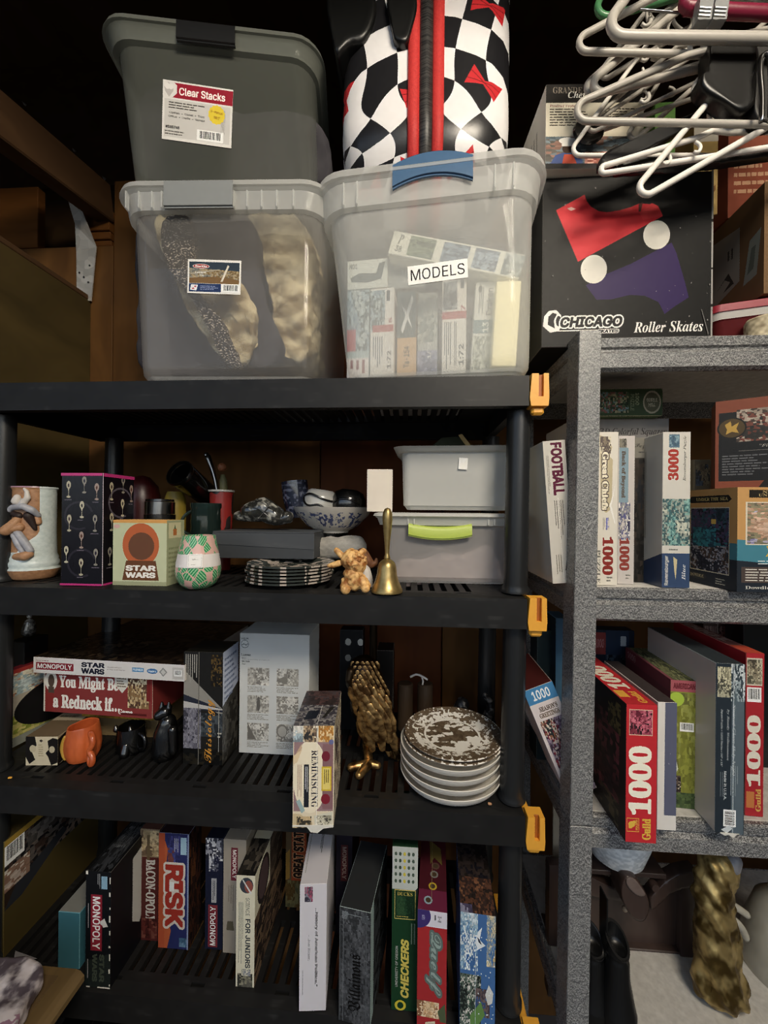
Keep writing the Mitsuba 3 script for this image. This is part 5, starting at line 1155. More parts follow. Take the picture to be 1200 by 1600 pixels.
for i in range(6):
    dz, rr_ = (.0145, RP) if i < 4 else (.0062, RP * (.965 if i == 5 else .975))
    dd = [0, .0006, -.0006, .0004, .0035, .0045][i]
    kk = L(N('plate'), names[i], 'plate', 'stacked plates with brown transfer print')
    if i < 4: pf = [(0, 0), (rr_ * .70, 0), (rr_ * .84, .0028), (rr_ * .93, .0075), (rr_ * .98, .0135), (rr_, .0182), (rr_ * .985, .0188), (rr_ * .945, .0135), (rr_ * .88, .0085), (rr_ * .7, .003), (0, .003)]
    else: pf = [(0, .0), (rr_ * .6, .0), (rr_ * .62, .001), (rr_ * .7, .004), (rr_ * .98, .0085), (rr_, .0102), (rr_ * .985, .0112), (rr_ * .72, .0068), (rr_ * .6, .0038), (0, .0034)]
    add(kk, xf(lathe(pf, 64), at((pX + dd, pY - .0, pz + .0003))), 'transferware' if i > 3 else 'plate_white', smooth=35)
    pz += dz if i != 3 else .0155
k = L(N('crumb'), 'tiny tan crumb on the black shelf right of the plates', 'crumb'); q = onZ(764, 1258, S3)
add(k, blob([[(q[0], q[1], S3 + .0022, .002), (q[0] + .0025, q[1], S3 + .002, .0018)]], .001, 2), 'clay_tan', smooth=True)
k = L(N('crumb'), 'tiny yellow crumb on the front edge of the black shelf at far left', 'crumb'); q = onZ(14, 1217, S3)
add(k, blob([[(q[0], q[1], S3 + .0018, .0016), (q[0] + .003, q[1] + .0006, S3 + .0018, .0016)]], .001, 2), 'clip_yellow', smooth=True)

# behind: domino box, gilt pole, candles, silver figurines
b = B('domino_box', 'black box with white dots standing behind the gold bird', 'box', 530, 566, 984, 1120, S3, Y=.2, D=.03, col='#0d0f14', edge='#3b3e44')
front(b, P().e(.36, .88, .13, .035, '#a9a9a4').e(.9, .88, .13, .035, '#b9b9b4').e(.36, .72, .13, .035, '#7d7d7a').e(.9, .55, .13, .035, '#7d7d7a'))
k = L(N('gilt_pole'), 'dull gold pole standing behind the gold bird', 'pole')
q = onY(583, 1050, .178); add(k, tube([(q[0], q[1], S3 + .0004), (q[0], q[1], S2 - .06)], .0075, 16), 'gilt_dark', smooth=40)
b = B('dark_box', 'dark box behind the tail of the gold bird', 'box', 588, 614, 1016, 1120, S3, Y=.20, D=.05, col='#15110f', edge='#54504a')
mat('candle_brown', '#3a2a1a', .6)
for i, (px, lab) in enumerate(((633, 'left of two dull brown pillar candles at the back beside the gold bird'), (664, 'right of two dull brown pillar candles at the back behind the plates'))):
    k = L(N('candle'), lab, 'candle', 'brown pillar candles'); q = onY(px, 1100, .215); zz = zofpx(px, 1072, .20)
    add(k, xf(lathe([(0, 0), (.0155, 0), (.0155, zz - S3 - .002), (.013, zz - S3), (0, zz - S3 - .001)], 28), at((q[0], q[1], S3))), 'candle_brown', smooth=40)
k = L(N('ribbon_curl'), 'small pale curl of ribbon lying on the brown candles', 'ribbon')
q = [onY(x, y, .205) for x, y in ((641, 1058), (650, 1054), (660, 1057), (668, 1062))]
add(k, cat(tube(spl(q, 16), .0022, 8), tube(spl([onY(659, 1058, .204), onY(661, 1066, .203), onY(660, 1070, .2025)], 8), .0018, 8)), 'horn_white', smooth=True)
mat('pewter', lambda p, n, uv: mix((0.02, 0.02, 0.022), (0.26, 0.26, 0.25), smoothstep(0.45, 0.75, fbm(p.x * 120, p.y * 120, p.z * 120))), 0.4, metal=0.6)
for pts, lab in ((((706, 1150, .016), (716, 1120, .014), (722, 1100, .013)), 'dark silver figurine with a rounded head at the back behind the plates'), (((752, 1140, .013), (764, 1115, .009), (766, 1098, .006), (758, 1086, .0045)), 'dark silver figurine with a curved neck beside the rear post')):
    k = L(N('pewter_figurine'), lab, 'figurine')
    ch = [(*onY(x, y, .19), r) for x, y, r in pts]; ch = [(*ch[0][:2], S3 + pts[0][2] + .0005, pts[0][2])] + ch
    add(k, rough(blob([ch], .004, 3), .003, 90, 4), 'pewter', smooth=True)

# ================================================================ fourth shelf: games on end
GS = 'boxed games standing on the lowest shelf'
def game(label, *a, **k): return B('game_box', label, 'board game', *a, group=GS, **k)
b = B('game_box', 'big olive game box with dark picture and barcode sticker, leftmost on the lowest shelf', 'board game', -50, 5, 1312, 1560, S4, Y=.03, D=.20, col='#443a1e', edge='#6a5a2c', r='#4f4320', H=None, group=GS)
right(b, P().r(0, 0, 1, 1, '#4c4020').g([(0, .42), (.3, .5), (1, .72), (1, 1), (0, 1)], '#31241c').m(0, .55, .8, .97, ['#2a2422', '#40302a', '#57504c', '#1d1b1e', '#6a5a50'], 10, 7, 4).g([(0, .4), (.15, .4), (.6, .62), (.55, .68), (.1, .55)], '#2b2d33').bar(.0, .78, .17, .96).g([(0, .95), (1, .95), (1, 1), (0, 1)], '#a3822f').m(.2, .78, .75, .92, ['#4a4644', '#6a6562', '#3a3432'], 9, 3, 6).m(0, .55, .22, .74, ['#b9a79a', '#8a6a58', '#cfc6b8'], 4, 5, 8))
b = game('small teal box standing at the left of the black trilogy game', 90, 124, 1424, 1512, S4, D=.17, col='#39707e', edge='#5c93a0', t='#7d7d76')
b = game('black game box reading MONOPOLY over faint STAR WARS letters, worn white at its edges', 133, 172, 1360, 1541, S4, D=.22, col='#0f1013', edge='#5b584f', pxs=None)
p = P().r(0, 0, 1, 1, '#101216').g([(0, 0), (1, 0), (1, .3), (0, .22)], '#1d2422').r(.62, .85, .86, .96, '#7fa6bc').l(.45, .84, .58, .98, 3, '#8a8c8e', 2, True).r(.2, .315, .66, .80, '#7a1a28').r(.23, .32, .63, .795, '#8f2231').t('MONOPOLY', .43, .556, .3, .45, '#e6dfda', -90, 'bold').e(.68, .56, .1, .022, '#c9c4bc').g([(.6, .57), (.75, .6), (.9, .53), (.7, .52)], '#c9c4bc').l(.08, .36, .15, .72, 1, '#8a8688', 3, True)
p.t('STAR', .66, .17, .2, .24, '#3f473c', -90, 'black').t('WARS', .38, .17, .2, .24, '#3f473c', -90, 'black').l(.06, .06, .14, .24, 1, '#8a8688', 5, True)
for i in range(9): y = .02 + i * .11; p.r(.955 - .02 * (i % 2), y, 1, y + .018 + .02 * (i % 3), '#cfc9bc')
p.r(.0, .97, .1, 1, '#d6d0c2').r(.5, 0, 1, .012, '#cfc9bc').r(.05, 0, .2, .012, '#cfc9bc'); front(b, p)
right(b, P().r(0, 0, 1, 1, '#0e0e12').g([(.22, .88), (.6, .95), (.5, .6), (.3, .2), (.22, .3)], '#b9b6ae').g([(.45, .9), (.6, .95), (.5, .6)], '#3a1c1e').g([(.5, .8), (1, .9), (1, .1), (.4, .1)], '#2a1214'))
top(b, P().m(.1, .0, .9, .55, ['#1b1c1e', '#34363a', '#0f1012', '#4a4c50'], 8, 9, 3).t('TRILOGY', .5, .3, .6, .2, '#5a5c5e', 0, 'sans'))
b = game('brown game box reading BACON-OPOLY, standing against the red and blue one', 218, 248, 1295, 1468, S4, D=.14, col='#5c3a30', edge='#8a7458')
front(b, P().r(0, 0, 1, 1, '#4a1c1a').r(0, .75, 1, 1, '#7a6850').m(.05, .76, .95, .99, ['#8a7656', '#b09a74', '#5d4a38'], 4, 6, 4).r(.35, .72, .5, .95, '#5c4c34').t('BACON-OPOLY', .55, .45, .5, .56, '#b3aca4', -90, 'serifx').m(.1, .02, .9, .2, ['#3a1614', '#54221e', '#6a3a30'], 4, 4, 6))
b = game('orange and blue game box reading RISK in large red letters', 247, 294, 1301, 1480, S4, D=.11, pxs=313, col='#2c1c20', edge='#7c86a0', r='#2a1a18')
p = P().r(0, 0, 1, 1, '#242a5c').g([(0, 0), (.3, 0), (.42, .15), (.3, .3), (.35, .5), (.25, .72), (.3, .86), (.12, 1), (0, 1)], '#b0522e').r(0, .0, .2, 1, '#a8482a').m(.3, .75, .7, .98, ['#2a2c5c', '#3c3f78', '#6e3b3a'], 4, 5, 3).r(.72, .82, .92, .97, '#93b4c6').l(.5, .84, .66, .96, 3, '#9a9aa8', 4, True)
p.t('RISK', .52, .46, .6, .54, '#9c2c22', -90, 'black', out=(6, '#c4b8ac')).r(.36, .5, .52, .58, '#d3d3cf').m(.7, .02, .95, .1, ['#3a5a78', '#5a7c98'], 3, 2, 4).r(.95, 0, 1, 1, '#7c88a8'); front(b, p, 'print_gloss')
right(b, P().m(0, 0, 1, 1, ['#1c1413', '#3a2018', '#241816', '#54301c'], 5, 9, 3))
b = game('navy game box with a red MONOPOLY panel near its foot, beside the beige one', 320, 347, 1309, 1482, S4, D=.12, col='#161a2c', edge='#2c3044')
front(b, P().r(0, 0, 1, 1, '#171b30').m(0, .8, 1, 1, ['#cfcfd2', '#3a3c48', '#8e8f98', '#1c1e2a'], 5, 6, 3).m(.2, .7, .75, .84, ['#b9bac0', '#5a5c68', '#22243a'], 4, 5, 5).r(.35, .42, .65, .64, '#9a9a9c').l(.42, .44, .58, .62, 2, '#3a3c48', 4, True).r(.18, .02, .72, .4, '#7d2b34').t('MONOPOLY', .45, .21, .32, .35, '#e3d9d6', 90, out=(6, '#541820')))
b = game('beige game box with a small red MONOPOLY panel, beside the navy one', 348, 383, 1311, 1488, S4, D=.12, col='#8f8678', edge='#a39a8c')
front(b, P().r(0, 0, 1, 1, '#958b7d').r(.34, .64, .64, .93, '#6b2a34').t('MONOPOLY', .49, .785, .17, .25, '#d9cdc6', -90).l(.2, .35, .5, .6, 3, '#7d7466', 3, True).g([(.15, .2), (.5, .2), (.45, .28), (.2, .28)], '#57503f'))
b = game('narrow cream game box with a round dark emblem and FOR JUNIORS, pulled forward', 368, 397, 1367, 1541, S4, D=.14, col='#cbc4a8', edge='#d9d3ba', rot=1)
front(b, P().r(0, 0, 1, 1, '#d2ccb2').e(.55, .91, .36, .07, '#3a3f48').e(.66, .9, .22, .055, '#8a4a40').g([(.3, .96), (.38, .96), (.85, .84), (.78, .83)], '#c9c9c6').t('SCIENCE', .62, .72, .2, .16, '#4a4c4c', -90, 'sans').l(.12, .2, .4, .76, 4, '#8c8a7c', 4, True).m(.1, .0, .9, .12, ['#3a3a34', '#84806c', '#5c5a50'], 4, 4, 3).m(.3, .1, .8, .16, ['#b3b09e', '#7d8088', '#d0cbb4'], 4, 5, 6).t('FOR JUNIORS', .64, .39, .26, .44, '#3a3f44', -90, 'bold'))
right(b, P().e(.28, .78, .2, .2, '#241c1c').e(.28, .78, .16, .165, '#4d3b3c').m(0, 0, 1, .6, ['#3d2e26', '#5a4636', '#2a211c', '#6a543e'], 6, 8, 5).m(.5, .6, 1, 1, ['#5a4c3e', '#3f342b'], 4, 4, 2))
top(b, P().m(0, 0, 1, .5, ['#2a2622', '#4a433a', '#1c1a18'], 4, 4, 3))
b = game('dull orange game box reading GREAT STATES at the back', 446, 478, 1300, 1405, S4, Y=.15, D=.08, H=.17, col='#57422a', edge='#7a5c34')
front(b, P().r(0, 0, 1, 1, '#5a4a34').r(.28, .3, 1, 1, '#8c3a1c').t('GREAT STATES', .62, .64, .5, .62, '#221510', 90, 'black', out=(5, '#b3825a')).g([(0, .3), (.2, .32), (.2, .65), (0, .6)], '#8a6a2e').m(0, 0, 1, .3, ['#4a4a30', '#6a6440', '#54401f'], 5, 4, 4))
b = game('tall white game box with a quotation on American politics along its front', 467, 509, 1382, 1580, S4, D=.16, col='#cfcbd0', edge='#e2dfe2', rot=6)
front(b, P().r(0, 0, 1, 1, '#d3cfd4').m(.18, .86, .48, .98, ['#5a4a56', '#a5506a', '#8a8794', '#3c3a48'], 4, 6, 3).t('...history of American Politics.”', .62, .5, .13, .62, '#2a282c', -90, 'bold').t('- Joe Biden', .36, .5, .1, .2, '#5a585c', -90, 'sans').l(.1, .03, .16, .32, 1, '#9a979c', 2, True))
top(b, P().l(.55, .1, .66, .8, 2, '#55564f', 3, True).l(.1, .1, .15, .8, 1, '#8d8f86', 4, True))
b = game('dim navy game box with a small red MONOPOLY panel standing behind the grey one', 524, 549, 1312, 1470, S4, Y=.11, D=.1, H=.19, col='#1a1724', edge='#2c2838')
front(b, P().r(0, 0, 1, 1, '#1b1826').r(.3, .5, .75, .84, '#4a2024').t('MONOPOLY', .52, .67, .26, .3, '#8a7c78', -90).r(.1, .94, .9, 1, '#6e6c6a'))
b = game('charcoal grey game box with black letter lettering, its corner edges worn pale', 529, 578, 1416, 1606, S4, Y=-.006, D=.12, col='#2c2e30', edge='#9fb2b0', rot=-8)
p = P().r(0, 0, 1, 1, '#3a3c3f').m(.02, .0, .98, 1, ['#2e3033', '#45474b', '#54565a', '#333538'], 9, 22, 3, 2).r(.0, 0, .03, 1, '#4b4f52').r(.12, 0, .135, .95, '#6a6e72').r(.12, .945, .95, .952, '#7c8286').r(.86, 0, .875, .95, '#54585c').m(.08, .9, .28, .97, ['#6f7478', '#4a4e52'], 4, 4, 5).m(.72, .9, .92, .97, ['#6f7478', '#4a4e52'], 4, 4, 6).t('Villainous', .5, .36, .4, .5, '#0b0b0c', 90, 'frak'); front(b, p)
right(b, P().r(0, 0, .16, 1, '#8ba09f').m(.16, 0, 1, 1, ['#202122', '#33373a', '#15171a'], 5, 12, 4))
b = game('dark green game box reading CHECKERS in yellow with an O emblem', 611, 651, 1322, 1577, S4, D=.12, col='#15331f', edge='#23462c')
p = P().r(0, 0, 1, 1, '#133a20').r(0, .74, 1, 1, '#b7bcb4').e(.72, .78, .5, .08, '#232a2a').e(.6, .82, .52, .1, '#b7bcb4')
for i in range(5):
    for j in range(5): p.e(.14 + .17 * j, .79 + .042 * i, .05, .011, ['#4a5a4c', '#3c4c40', '#c9b83a', '#4a5a4c', '#47564a'][j])
p.r(.1, .56, .92, .74, '#c9b45a').r(.12, .565, .9, .735, '#16331e').t('DUCKS', .5, .715, .6, .022, '#b9a44a', style='serif').m(.18, .585, .84, .7, ['#14301c', '#1f4026', '#2a4a2c'], 8, 9, 3).l(.18, .572, .84, .582, 1, '#b9a44a', 2)
p.t('CHECKERS', .52, .26, .32, .36, '#c8b64c', 90, 'black', slant=12).t('UNIVERSITY OF OREGON', .2, .27, .1, .25, '#9fa59c', 90, 'bold').l(.72, .4, .95, .54, 2, '#5d7360', 5, True).e(.36, .035, .22, .032, '#c8b62c').e(.36, .035, .12, .02, '#133a20'); front(b, p)
b = game('red game box reading Quelf in bubbly grey letters, with a maroon top', 651, 697, 1420, 1610, S4, Y=-.012, D=.125, col='#a82428', edge='#d9d4e0', t='#4a1620', r='#4a1a24', mat='card_gloss', rot=-4)
p = P().r(0, 0, 1, 1, '#ae262a').r(0, .87, 1, 1, '#d6d2dc').e(.0, .95, .45, .1, '#3c2e72').t('3-8', .75, .94, .12, .05, '#2c2c34', -90).l(.55, .9, .66, .97, 1, '#5a5a62', 3, True).t('AGES', .2, .94, .1, .04, '#b9b4d4', -90, 'sans')
p.t('Quelf', .56, .58, .5, .5, '#8fa39c', -90, 'script', out=(7, '#5c6a66')).m(.0, .14, .75, .27, ['#d9b88c', '#c79a6a', '#e6cba4', '#8a5a3c'], 8, 5, 3).g([(.7, .2), (.95, .27), (1, .12), (.8, .12)], '#4d5a3c').g([(.2, .0), (.3, .1), (.62, .12), (.66, .04)], '#d9c9a8').g([(.32, .03), (.38, .09), (.6, .1), (.58, .04)], '#8a8c8a'); front(b, p, 'print_gloss')
p = P().r(0, 0, 1, 1, '#4a1822').r(0, 0, 1, .25, '#6e2440').g([(.35, .98), (.4, .6), (.55, .7), (.85, .6), (.8, .85)], '#6a5a2c')
for x, y, c_ in ((.5, .3, '#c2a028'), (.35, .12, '#8ea6b4'), (.55, .46, '#7a7674'), (.6, .58, '#5c4038')): p.e(x, y, .15, .05, c_).e(x, y, .09, .03, '#4a3a2a')
top(b, p.r(.46, .1, .475, .95, '#8a7a58'), 'print_gloss')
b = game('blue and white game box with a snowy mountain picture, rightmost on the lowest shelf', 718, 773, 1424, 1612, S4, Y=-.014, D=.125, col='#3b66a0', edge='#d5e2ea', t='#3a2f2c', r='#2c2830', mat='card_gloss', rot=-4)
p = P().r(0, 0, 1, 1, '#3d69a4').m(0, .55, .5, 1, ['#c9d6dc', '#8fb0c4', '#5f86ae', '#dfe8ea', '#3d69a4'], 9, 14, 3).m(.75, .6, 1, 1, ['#c2a878', '#4a74a8', '#8d9aa0', '#d8c8a0'], 5, 12, 4)
p.g([(.4, .75), (.5, .86), (.62, .9), (.55, .8), (.72, .76), (.5, .72), (.36, .82)], '#e3e9ec').g([(.48, .82), (.55, .8), (.62, .76), (.52, .78)], '#2c3240').m(0, .02, .6, .52, ['#2c3a34', '#3f5a48', '#c9c6bc', '#5a6a60', '#1f2826'], 10, 18, 5).m(.45, .2, .85, .42, ['#3c69a4', '#4a3f48', '#6a5a58', '#38507c'], 6, 6, 8).g([(.72, .38), (.82, .46), (.95, .4), (.92, .32), (.8, .3)], '#d2d2cc').g([(.3, .2), (.6, .32), (.72, .22), (.5, .12), (.3, .12)], '#5f8a45')
for i in range(26): p.e(rb_.uniform(.5, .98), rb_.uniform(.05, .95), .018, .005, '#dfe7ec')
p.r(.435, .0, .445, .8, '#cfdce4').t('Mountain', .5, .025, .7, .04, '#dfe6ea', 0, 'script'); front(b, p, 'print_gloss')
top(b, P().m(0, 0, 1, .45, ['#2a2220', '#5a3a2c', '#3a2a26', '#7a5038'], 9, 8, 3).m(0, .45, 1, 1, ['#241e1c', '#332a28', '#1c1a20'], 6, 6, 4).m(0, 0, .35, .1, ['#8a8aa8', '#4a4460'], 3, 2, 2), 'print_gloss')
k = L(N('paper_scrap'), 'grey paper scrap lying on the lowest shelf beside the teal box', 'paper')
sc_ = [onZ(x, y, S4 + .0006) for x, y in ((24, 1486), (58, 1498), (20, 1506))]
v = np.vstack([sc_, A_(sc_) + [0, 0, .0006]]); add(k, trimesh.convex.convex_hull(v), mat('grey_paper', '#77757a', .7))

# ================================================================ chest and cloth in the left foreground
zb = .515
cr = onZ(132, 1515, zb)
k = L(N('wooden_chest'), 'wooden chest lid with a rounded light edge in the bottom left foreground', 'chest')
mat('oak', wood('#4a391f', '#785f38', (50, 2.5, 50)), .45, coat=.2)
mat('oak_top', wood('#40301c', '#6e5634', (50, 2.5, 50)), .5)
lid_ = Polygon([(-.3, 0), (-.004, 0), (0, .004), (.0, .012), (-.006, .018), (-.012, .02), (-.3, .02)])
m = trimesh.creation.extrude_polygon(lid_, .42, engine='earcut'); m.apply_transform(A_([[1, 0, 0, 0], [0, 0, -1, 0], [0, 1, 0, 0], [0, 0, 0, 1.0]]))
add(k + '__lid', xf(m, at((cr[0], cr[1], zb - .02))), 'oak')
add(k + '__lid_panel', cbox(.27, .40, .0012, .0004, (cr[0] - .3, cr[1] - .41, zb - .0002)), 'oak_top')
add(k + '__body', cbox(.27, .38, zb - .0205, .003, (cr[0] - .3, cr[1] - .40, 0)), 'oak_top')
k = L(N('paisley_cloth'), 'crumpled pale satin cloth with purple paisley lying on the wooden chest', 'cloth')
def paisley(p, n, uv):
    f = fbm(p.x * 60, p.y * 60, p.z * 60, 4)
    d1, d2, r_ = voronoi(p.x * 22 + f, p.y * 22 + f)
    ring = dr.abs(dr.sin(d1 * 16)) > 0.72
    base = mix(lin('#4f454c').tolist(), lin('#c9bfc0').tolist(), smoothstep(.32, .62, f))
    return dr.select(ring & (d1 < .42) & (r_ > .55), mi.Color3f(*lin('#8d6a7c').tolist()), base)
mat('paisley', paisley, .35, sheen=.5)
ctop = zb + .0012
pts = [onZ(x, y, ctop + .02) for x, y in ((-90, 1512), (-20, 1508), (48, 1508), (64, 1522), (66, 1534), (48, 1562), (30, 1600), (10, 1650), (-120, 1660))]
pg = Polygon([(q[0], q[1]) for q in pts])
m = trimesh.creation.extrude_polygon(pg, .026, engine='earcut')
a = m3.Manifold(m3.Mesh(A_(m.vertices, np.float32), A_(m.faces, np.uint32))).refine_to_length(.006)
m = M2t(a); m.merge_vertices(); trimesh.smoothing.filter_taubin(m, iterations=14)
m = rough(m, .006, 55, 9); m.apply_translation([0, 0, ctop - m.vertices[:, 2].min() + .0003])
add(k, m, 'paisley', smooth=True)
# ================================================================ right unit, top shelf
b = B('skate_box', 'large black carton with a red roller skate drawing and CHICAGO SKATES lettering', 'box', 846, 1113, 279, 540, RA + .0006, Y=0.030, D=.15, col='#121212', edge='#4c4a48', mat='card', H=None, l='#2a2a29')
skate = b
p = P()
def SK(pts): # pixel outline of the drawing -> face coordinates
    return [((x - 846) / 276.0, (532 - y) / 256.0) for x, y in pts]
curve = [(915, 303), (919, 314), (926, 322), (938, 329), (952, 331), (972, 329), (990, 325), (1004, 320)]
p.g(SK([(868, 325)] + curve + [(1016, 321), (1028, 323), (1037, 330), (1042, 340), (905, 404)]), '#d3222c')
p.g(SK([(1003, 321), (1010, 318), (1006, 332), (1003, 332)]), '#5a2420').g(SK([(1004, 334), (1024, 320), (1034, 325), (1042, 340), (1010, 345)]), '#dd3238').g(SK([(886, 323), (893, 321), (901, 324), (893, 327)]), '#d9a49a')
p.g(SK([(918, 440), (940, 428), (990, 410), (1056, 380), (1064, 396), (1078, 440), (1084, 462), (1060, 476), (1046, 486), (1036, 468), (1014, 458), (990, 456), (960, 462), (936, 462)]), '#2b194e')
for x, y in ((931, 416), (1032, 368)): q = SK([(x, y)])[0]; p.e(*q, 21.5 / 276, 21.5 / 256, '#d6d2c6')
p.g(SK([(848, 500), (850, 485), (858, 477), (870, 476), (878, 484), (880, 498), (874, 508), (860, 510)]), '#e3e0da').g(SK([(856, 498), (857, 486), (864, 480), (871, 482), (866, 492), (868, 504)]), '#151515').e(*SK([(874, 493)])[0], 4.5 / 276, 8 / 256, '#151515')
p.t('CHICAGO', .295, .145, .37, .062, '#131313', 0, 'black', 10, out=(7, '#e6e3dc')).r(.085, .092, .46, .098, '#e3e0da').t('SKATES', .395, .088, .125, .020, '#131313', 0, 'black', 8, out=(8, '#e3e0da'))
p.t('Roller Skates', .745, .107, .40, .062, '#dedad4', 0, 'serifi')
for i in range(40):
    x, y = rng.uniform(.0, 1), rng.uniform(.02, .98)
    if rng.uniform() < .5: x, y = rng.choice([rng.uniform(.95, .995), rng.uniform(.7, .9)]), rng.uniform(.02, .35)
    s_ = rng.uniform(.002, .006); p.g([(x, y), (x + s_, y + s_ * .6), (x + s_ * .5, y + s_ * 2), (x - s_ * .3, y + s_)], '#8a8684')
p.g([(.93, .2), (.935, .2), (.975, .06), (.97, .05)], '#5c5a58'); front(b, p)
for i in range(14):  # frayed pale edge at the right
    z_ = .02 + i * .07; add(b.key + '__worn_edge', xf(cbox(.0025, .0006, .012 + .018 * rng.uniform(), .0002, (b.W - .003, -.0007, b.H * z_)), b.M), mat('worn_edge', '#8f8c88', .8) if i == 0 else 'worn_edge')
b = B('grill_carton', 'white appliance carton reading GRANDE Chef with a cook in a white hat on it', 'box', 852, 1005, 132, 278, skate.top + .0008, Y=0.014, D=.15, col='#cfc8ba', edge='#ded8cc', mat='card_matte', rot=3)
p = P().r(0, .78, 1, 1, '#15110f').t('GRANDE', .22, .93, .30, .075, '#7a7064', 0, 'serif').t('Chef', .32, .865, .19, .1, '#e4ded4', 0, 'serifi').r(0, .38, 1, .78, '#cdc5b0').t('Product Features', .2, .745, .32, .03, '#7a3a34', 0, 'serif').l(.04, .5, .5, .72, 7, '#4c463c', 3).l(.6, .5, .97, .72, 7, '#4c463c', 5)
p.r(0, .06, 1, .38, '#4a5a66').m(0, .06, 1, .38, ['#55646c', '#74828a', '#5a5650', '#8e6a5c'], 9, 6, 3).g([(.05, .06), (.1, .16), (.18, .19), (.3, .18), (.38, .1), (.38, .06)], '#3c4f86').g([(.17, .06), (.19, .17), (.28, .17), (.32, .06)], '#c2462e').e(.225, .235, .055, .055, '#3a2418').r(.165, .265, .285, .295, '#e6e2da').e(.225, .33, .09, .04, '#ece8e0').r(.17, .275, .28, .33, '#e9e5dd').m(.4, .06, .95, .2, ['#c98a7a', '#e0b09c', '#a4584a', '#d9a08a', '#7a5a3c'], 8, 4, 6).r(0, 0, 1, .06, '#1c1a1a'); front(b, p)
left(b, P().l(.2, .1, .8, .7, 8, '#a49c8e', 4, True).e(.75, .1, .12, .1, '#2a241e'))
# right part of the shelf
b = B('red_lid_tub', 'clear tub with a red lid under the brown carton at the right edge', 'storage tub', 1112, 1290, 466, 526, RA + .0006, Y=.055, D=.12, rot=-16, col='#5a1c22', mat='card_gloss', H=.072, part='core')
del scene[b.key + '__core']
zr_ = RA + .0006
add(b.key + '__body', xf(loft([(0, b.W - .02, .10, .012, b.W / 2, .06), (.055, b.W - .004, .115, .014, b.W / 2, .06)]), b.M), translucent('tub_red', '#8a3438', .55), smooth=40)
add(b.key + '__rim', xf(loft([(.047, b.W - .002, .118, .014, b.W / 2, .06), (.06, b.W + .004, .122, .015, b.W / 2, .06)], cap0=False), b.M), 'tub_frost', smooth=40)
add(b.key + '__lid', xf(loft([(.058, b.W + .006, .126, .015, b.W / 2, .06), (.068, b.W + .008, .128, .015, b.W / 2, .06), (.0715, b.W - .01, .116, .012, b.W / 2, .06)], cap1=True), b.M), mat('red_lid', '#96202e', .4), smooth=35)
rt = b
k = L(N('jar'), 'small jar of cream coloured bits in front of the red lidded tub', 'jar')
q = foot(1192, 527, RA); q[1] = .03; q[0] = onY(1192, 520, .03)[0]
add(k, rough(xf(lathe([(0, 0), (.018, 0), (.021, .006), (.021, .032), (.019, .036), (0, .037)], 30), at(q)), .0015, 200, 3), mat('cream_bits', lambda p, n, uv: mix(lin('#6a5a40').tolist(), lin('#d8cba8').tolist(), noise(p.x * 220, p.y * 220, p.z * 220)), .7), smooth=True)
b = B('brown_carton', 'brown cardboard carton with two white labels at the right end of the upper metal shelf', 'box', 1194, 1330, 283, 455, zr_ + .0735, Y=.03, D=.20, rot=-4, col='#6e5236', edge='#8a6a48', mat='card_matte')
left(b, P().g([(.42, .18), (.42, .88), (.76, .80), (.76, .28)], '#8f8a80').g([(.5, .34), (.6, .4), (.66, .34), (.58, .28), (.7, .3), (.64, .44)], '#3a3632').l(.62, .5, .7, .66, 2, '#4a4640', 3, True).g([(.8, .2), (.93, .22), (.97, .62), (.86, .58)], '#858a80').g([(.84, .28), (.9, .3), (.92, .5), (.88, .5)], '#5f665c'))
# things half hidden behind the hangers
HB = 'cartons half hidden behind the hangers'
zt_ = skate.top + .0008
b = B('carton', 'green carton half hidden behind the hangers above the black skate carton', 'box', 1023, 1055, 160, 258, zt_, Y=.09, D=.06, col='#4f7a34', edge='#5f8a44')
b = B('carton', 'red brown carton behind the black trouser hanger', 'box', 1138, 1215, 168, 270, zt_, Y=.13, D=.06, W=.09, col='#7a3a28', edge='#8a4a38', f='#85402c'); front(b, P().r(0, .55, 1, 1, '#8f4a36').l(.1, .2, .9, .5, 4, '#b98a6a', 3))
b = B('carton', 'yellowish carton between the green carton and the red brown one', 'box', 1084, 1122, 178, 262, zt_, Y=.12, D=.05, col='#a88a4e', edge='#b99a5e', t='#c2b9a8'); front(b, P().r(0, .72, 1, 1, '#b9b2a4').m(.1, .1, .9, .6, ['#8a6a34', '#b3965c', '#6e4a2a'], 4, 4, 3))
k = L(N('hand_mirror'), 'round black hand mirror behind the lower white hangers', 'hand mirror')
q = onY(918, 208, .004); add(k, xf(lathe([(0, 0), (.020, 0), (.022, .003), (.020, .006), (0, .006)], 36), at(q, pitch=84)), 'ceramic_black', smooth=40)

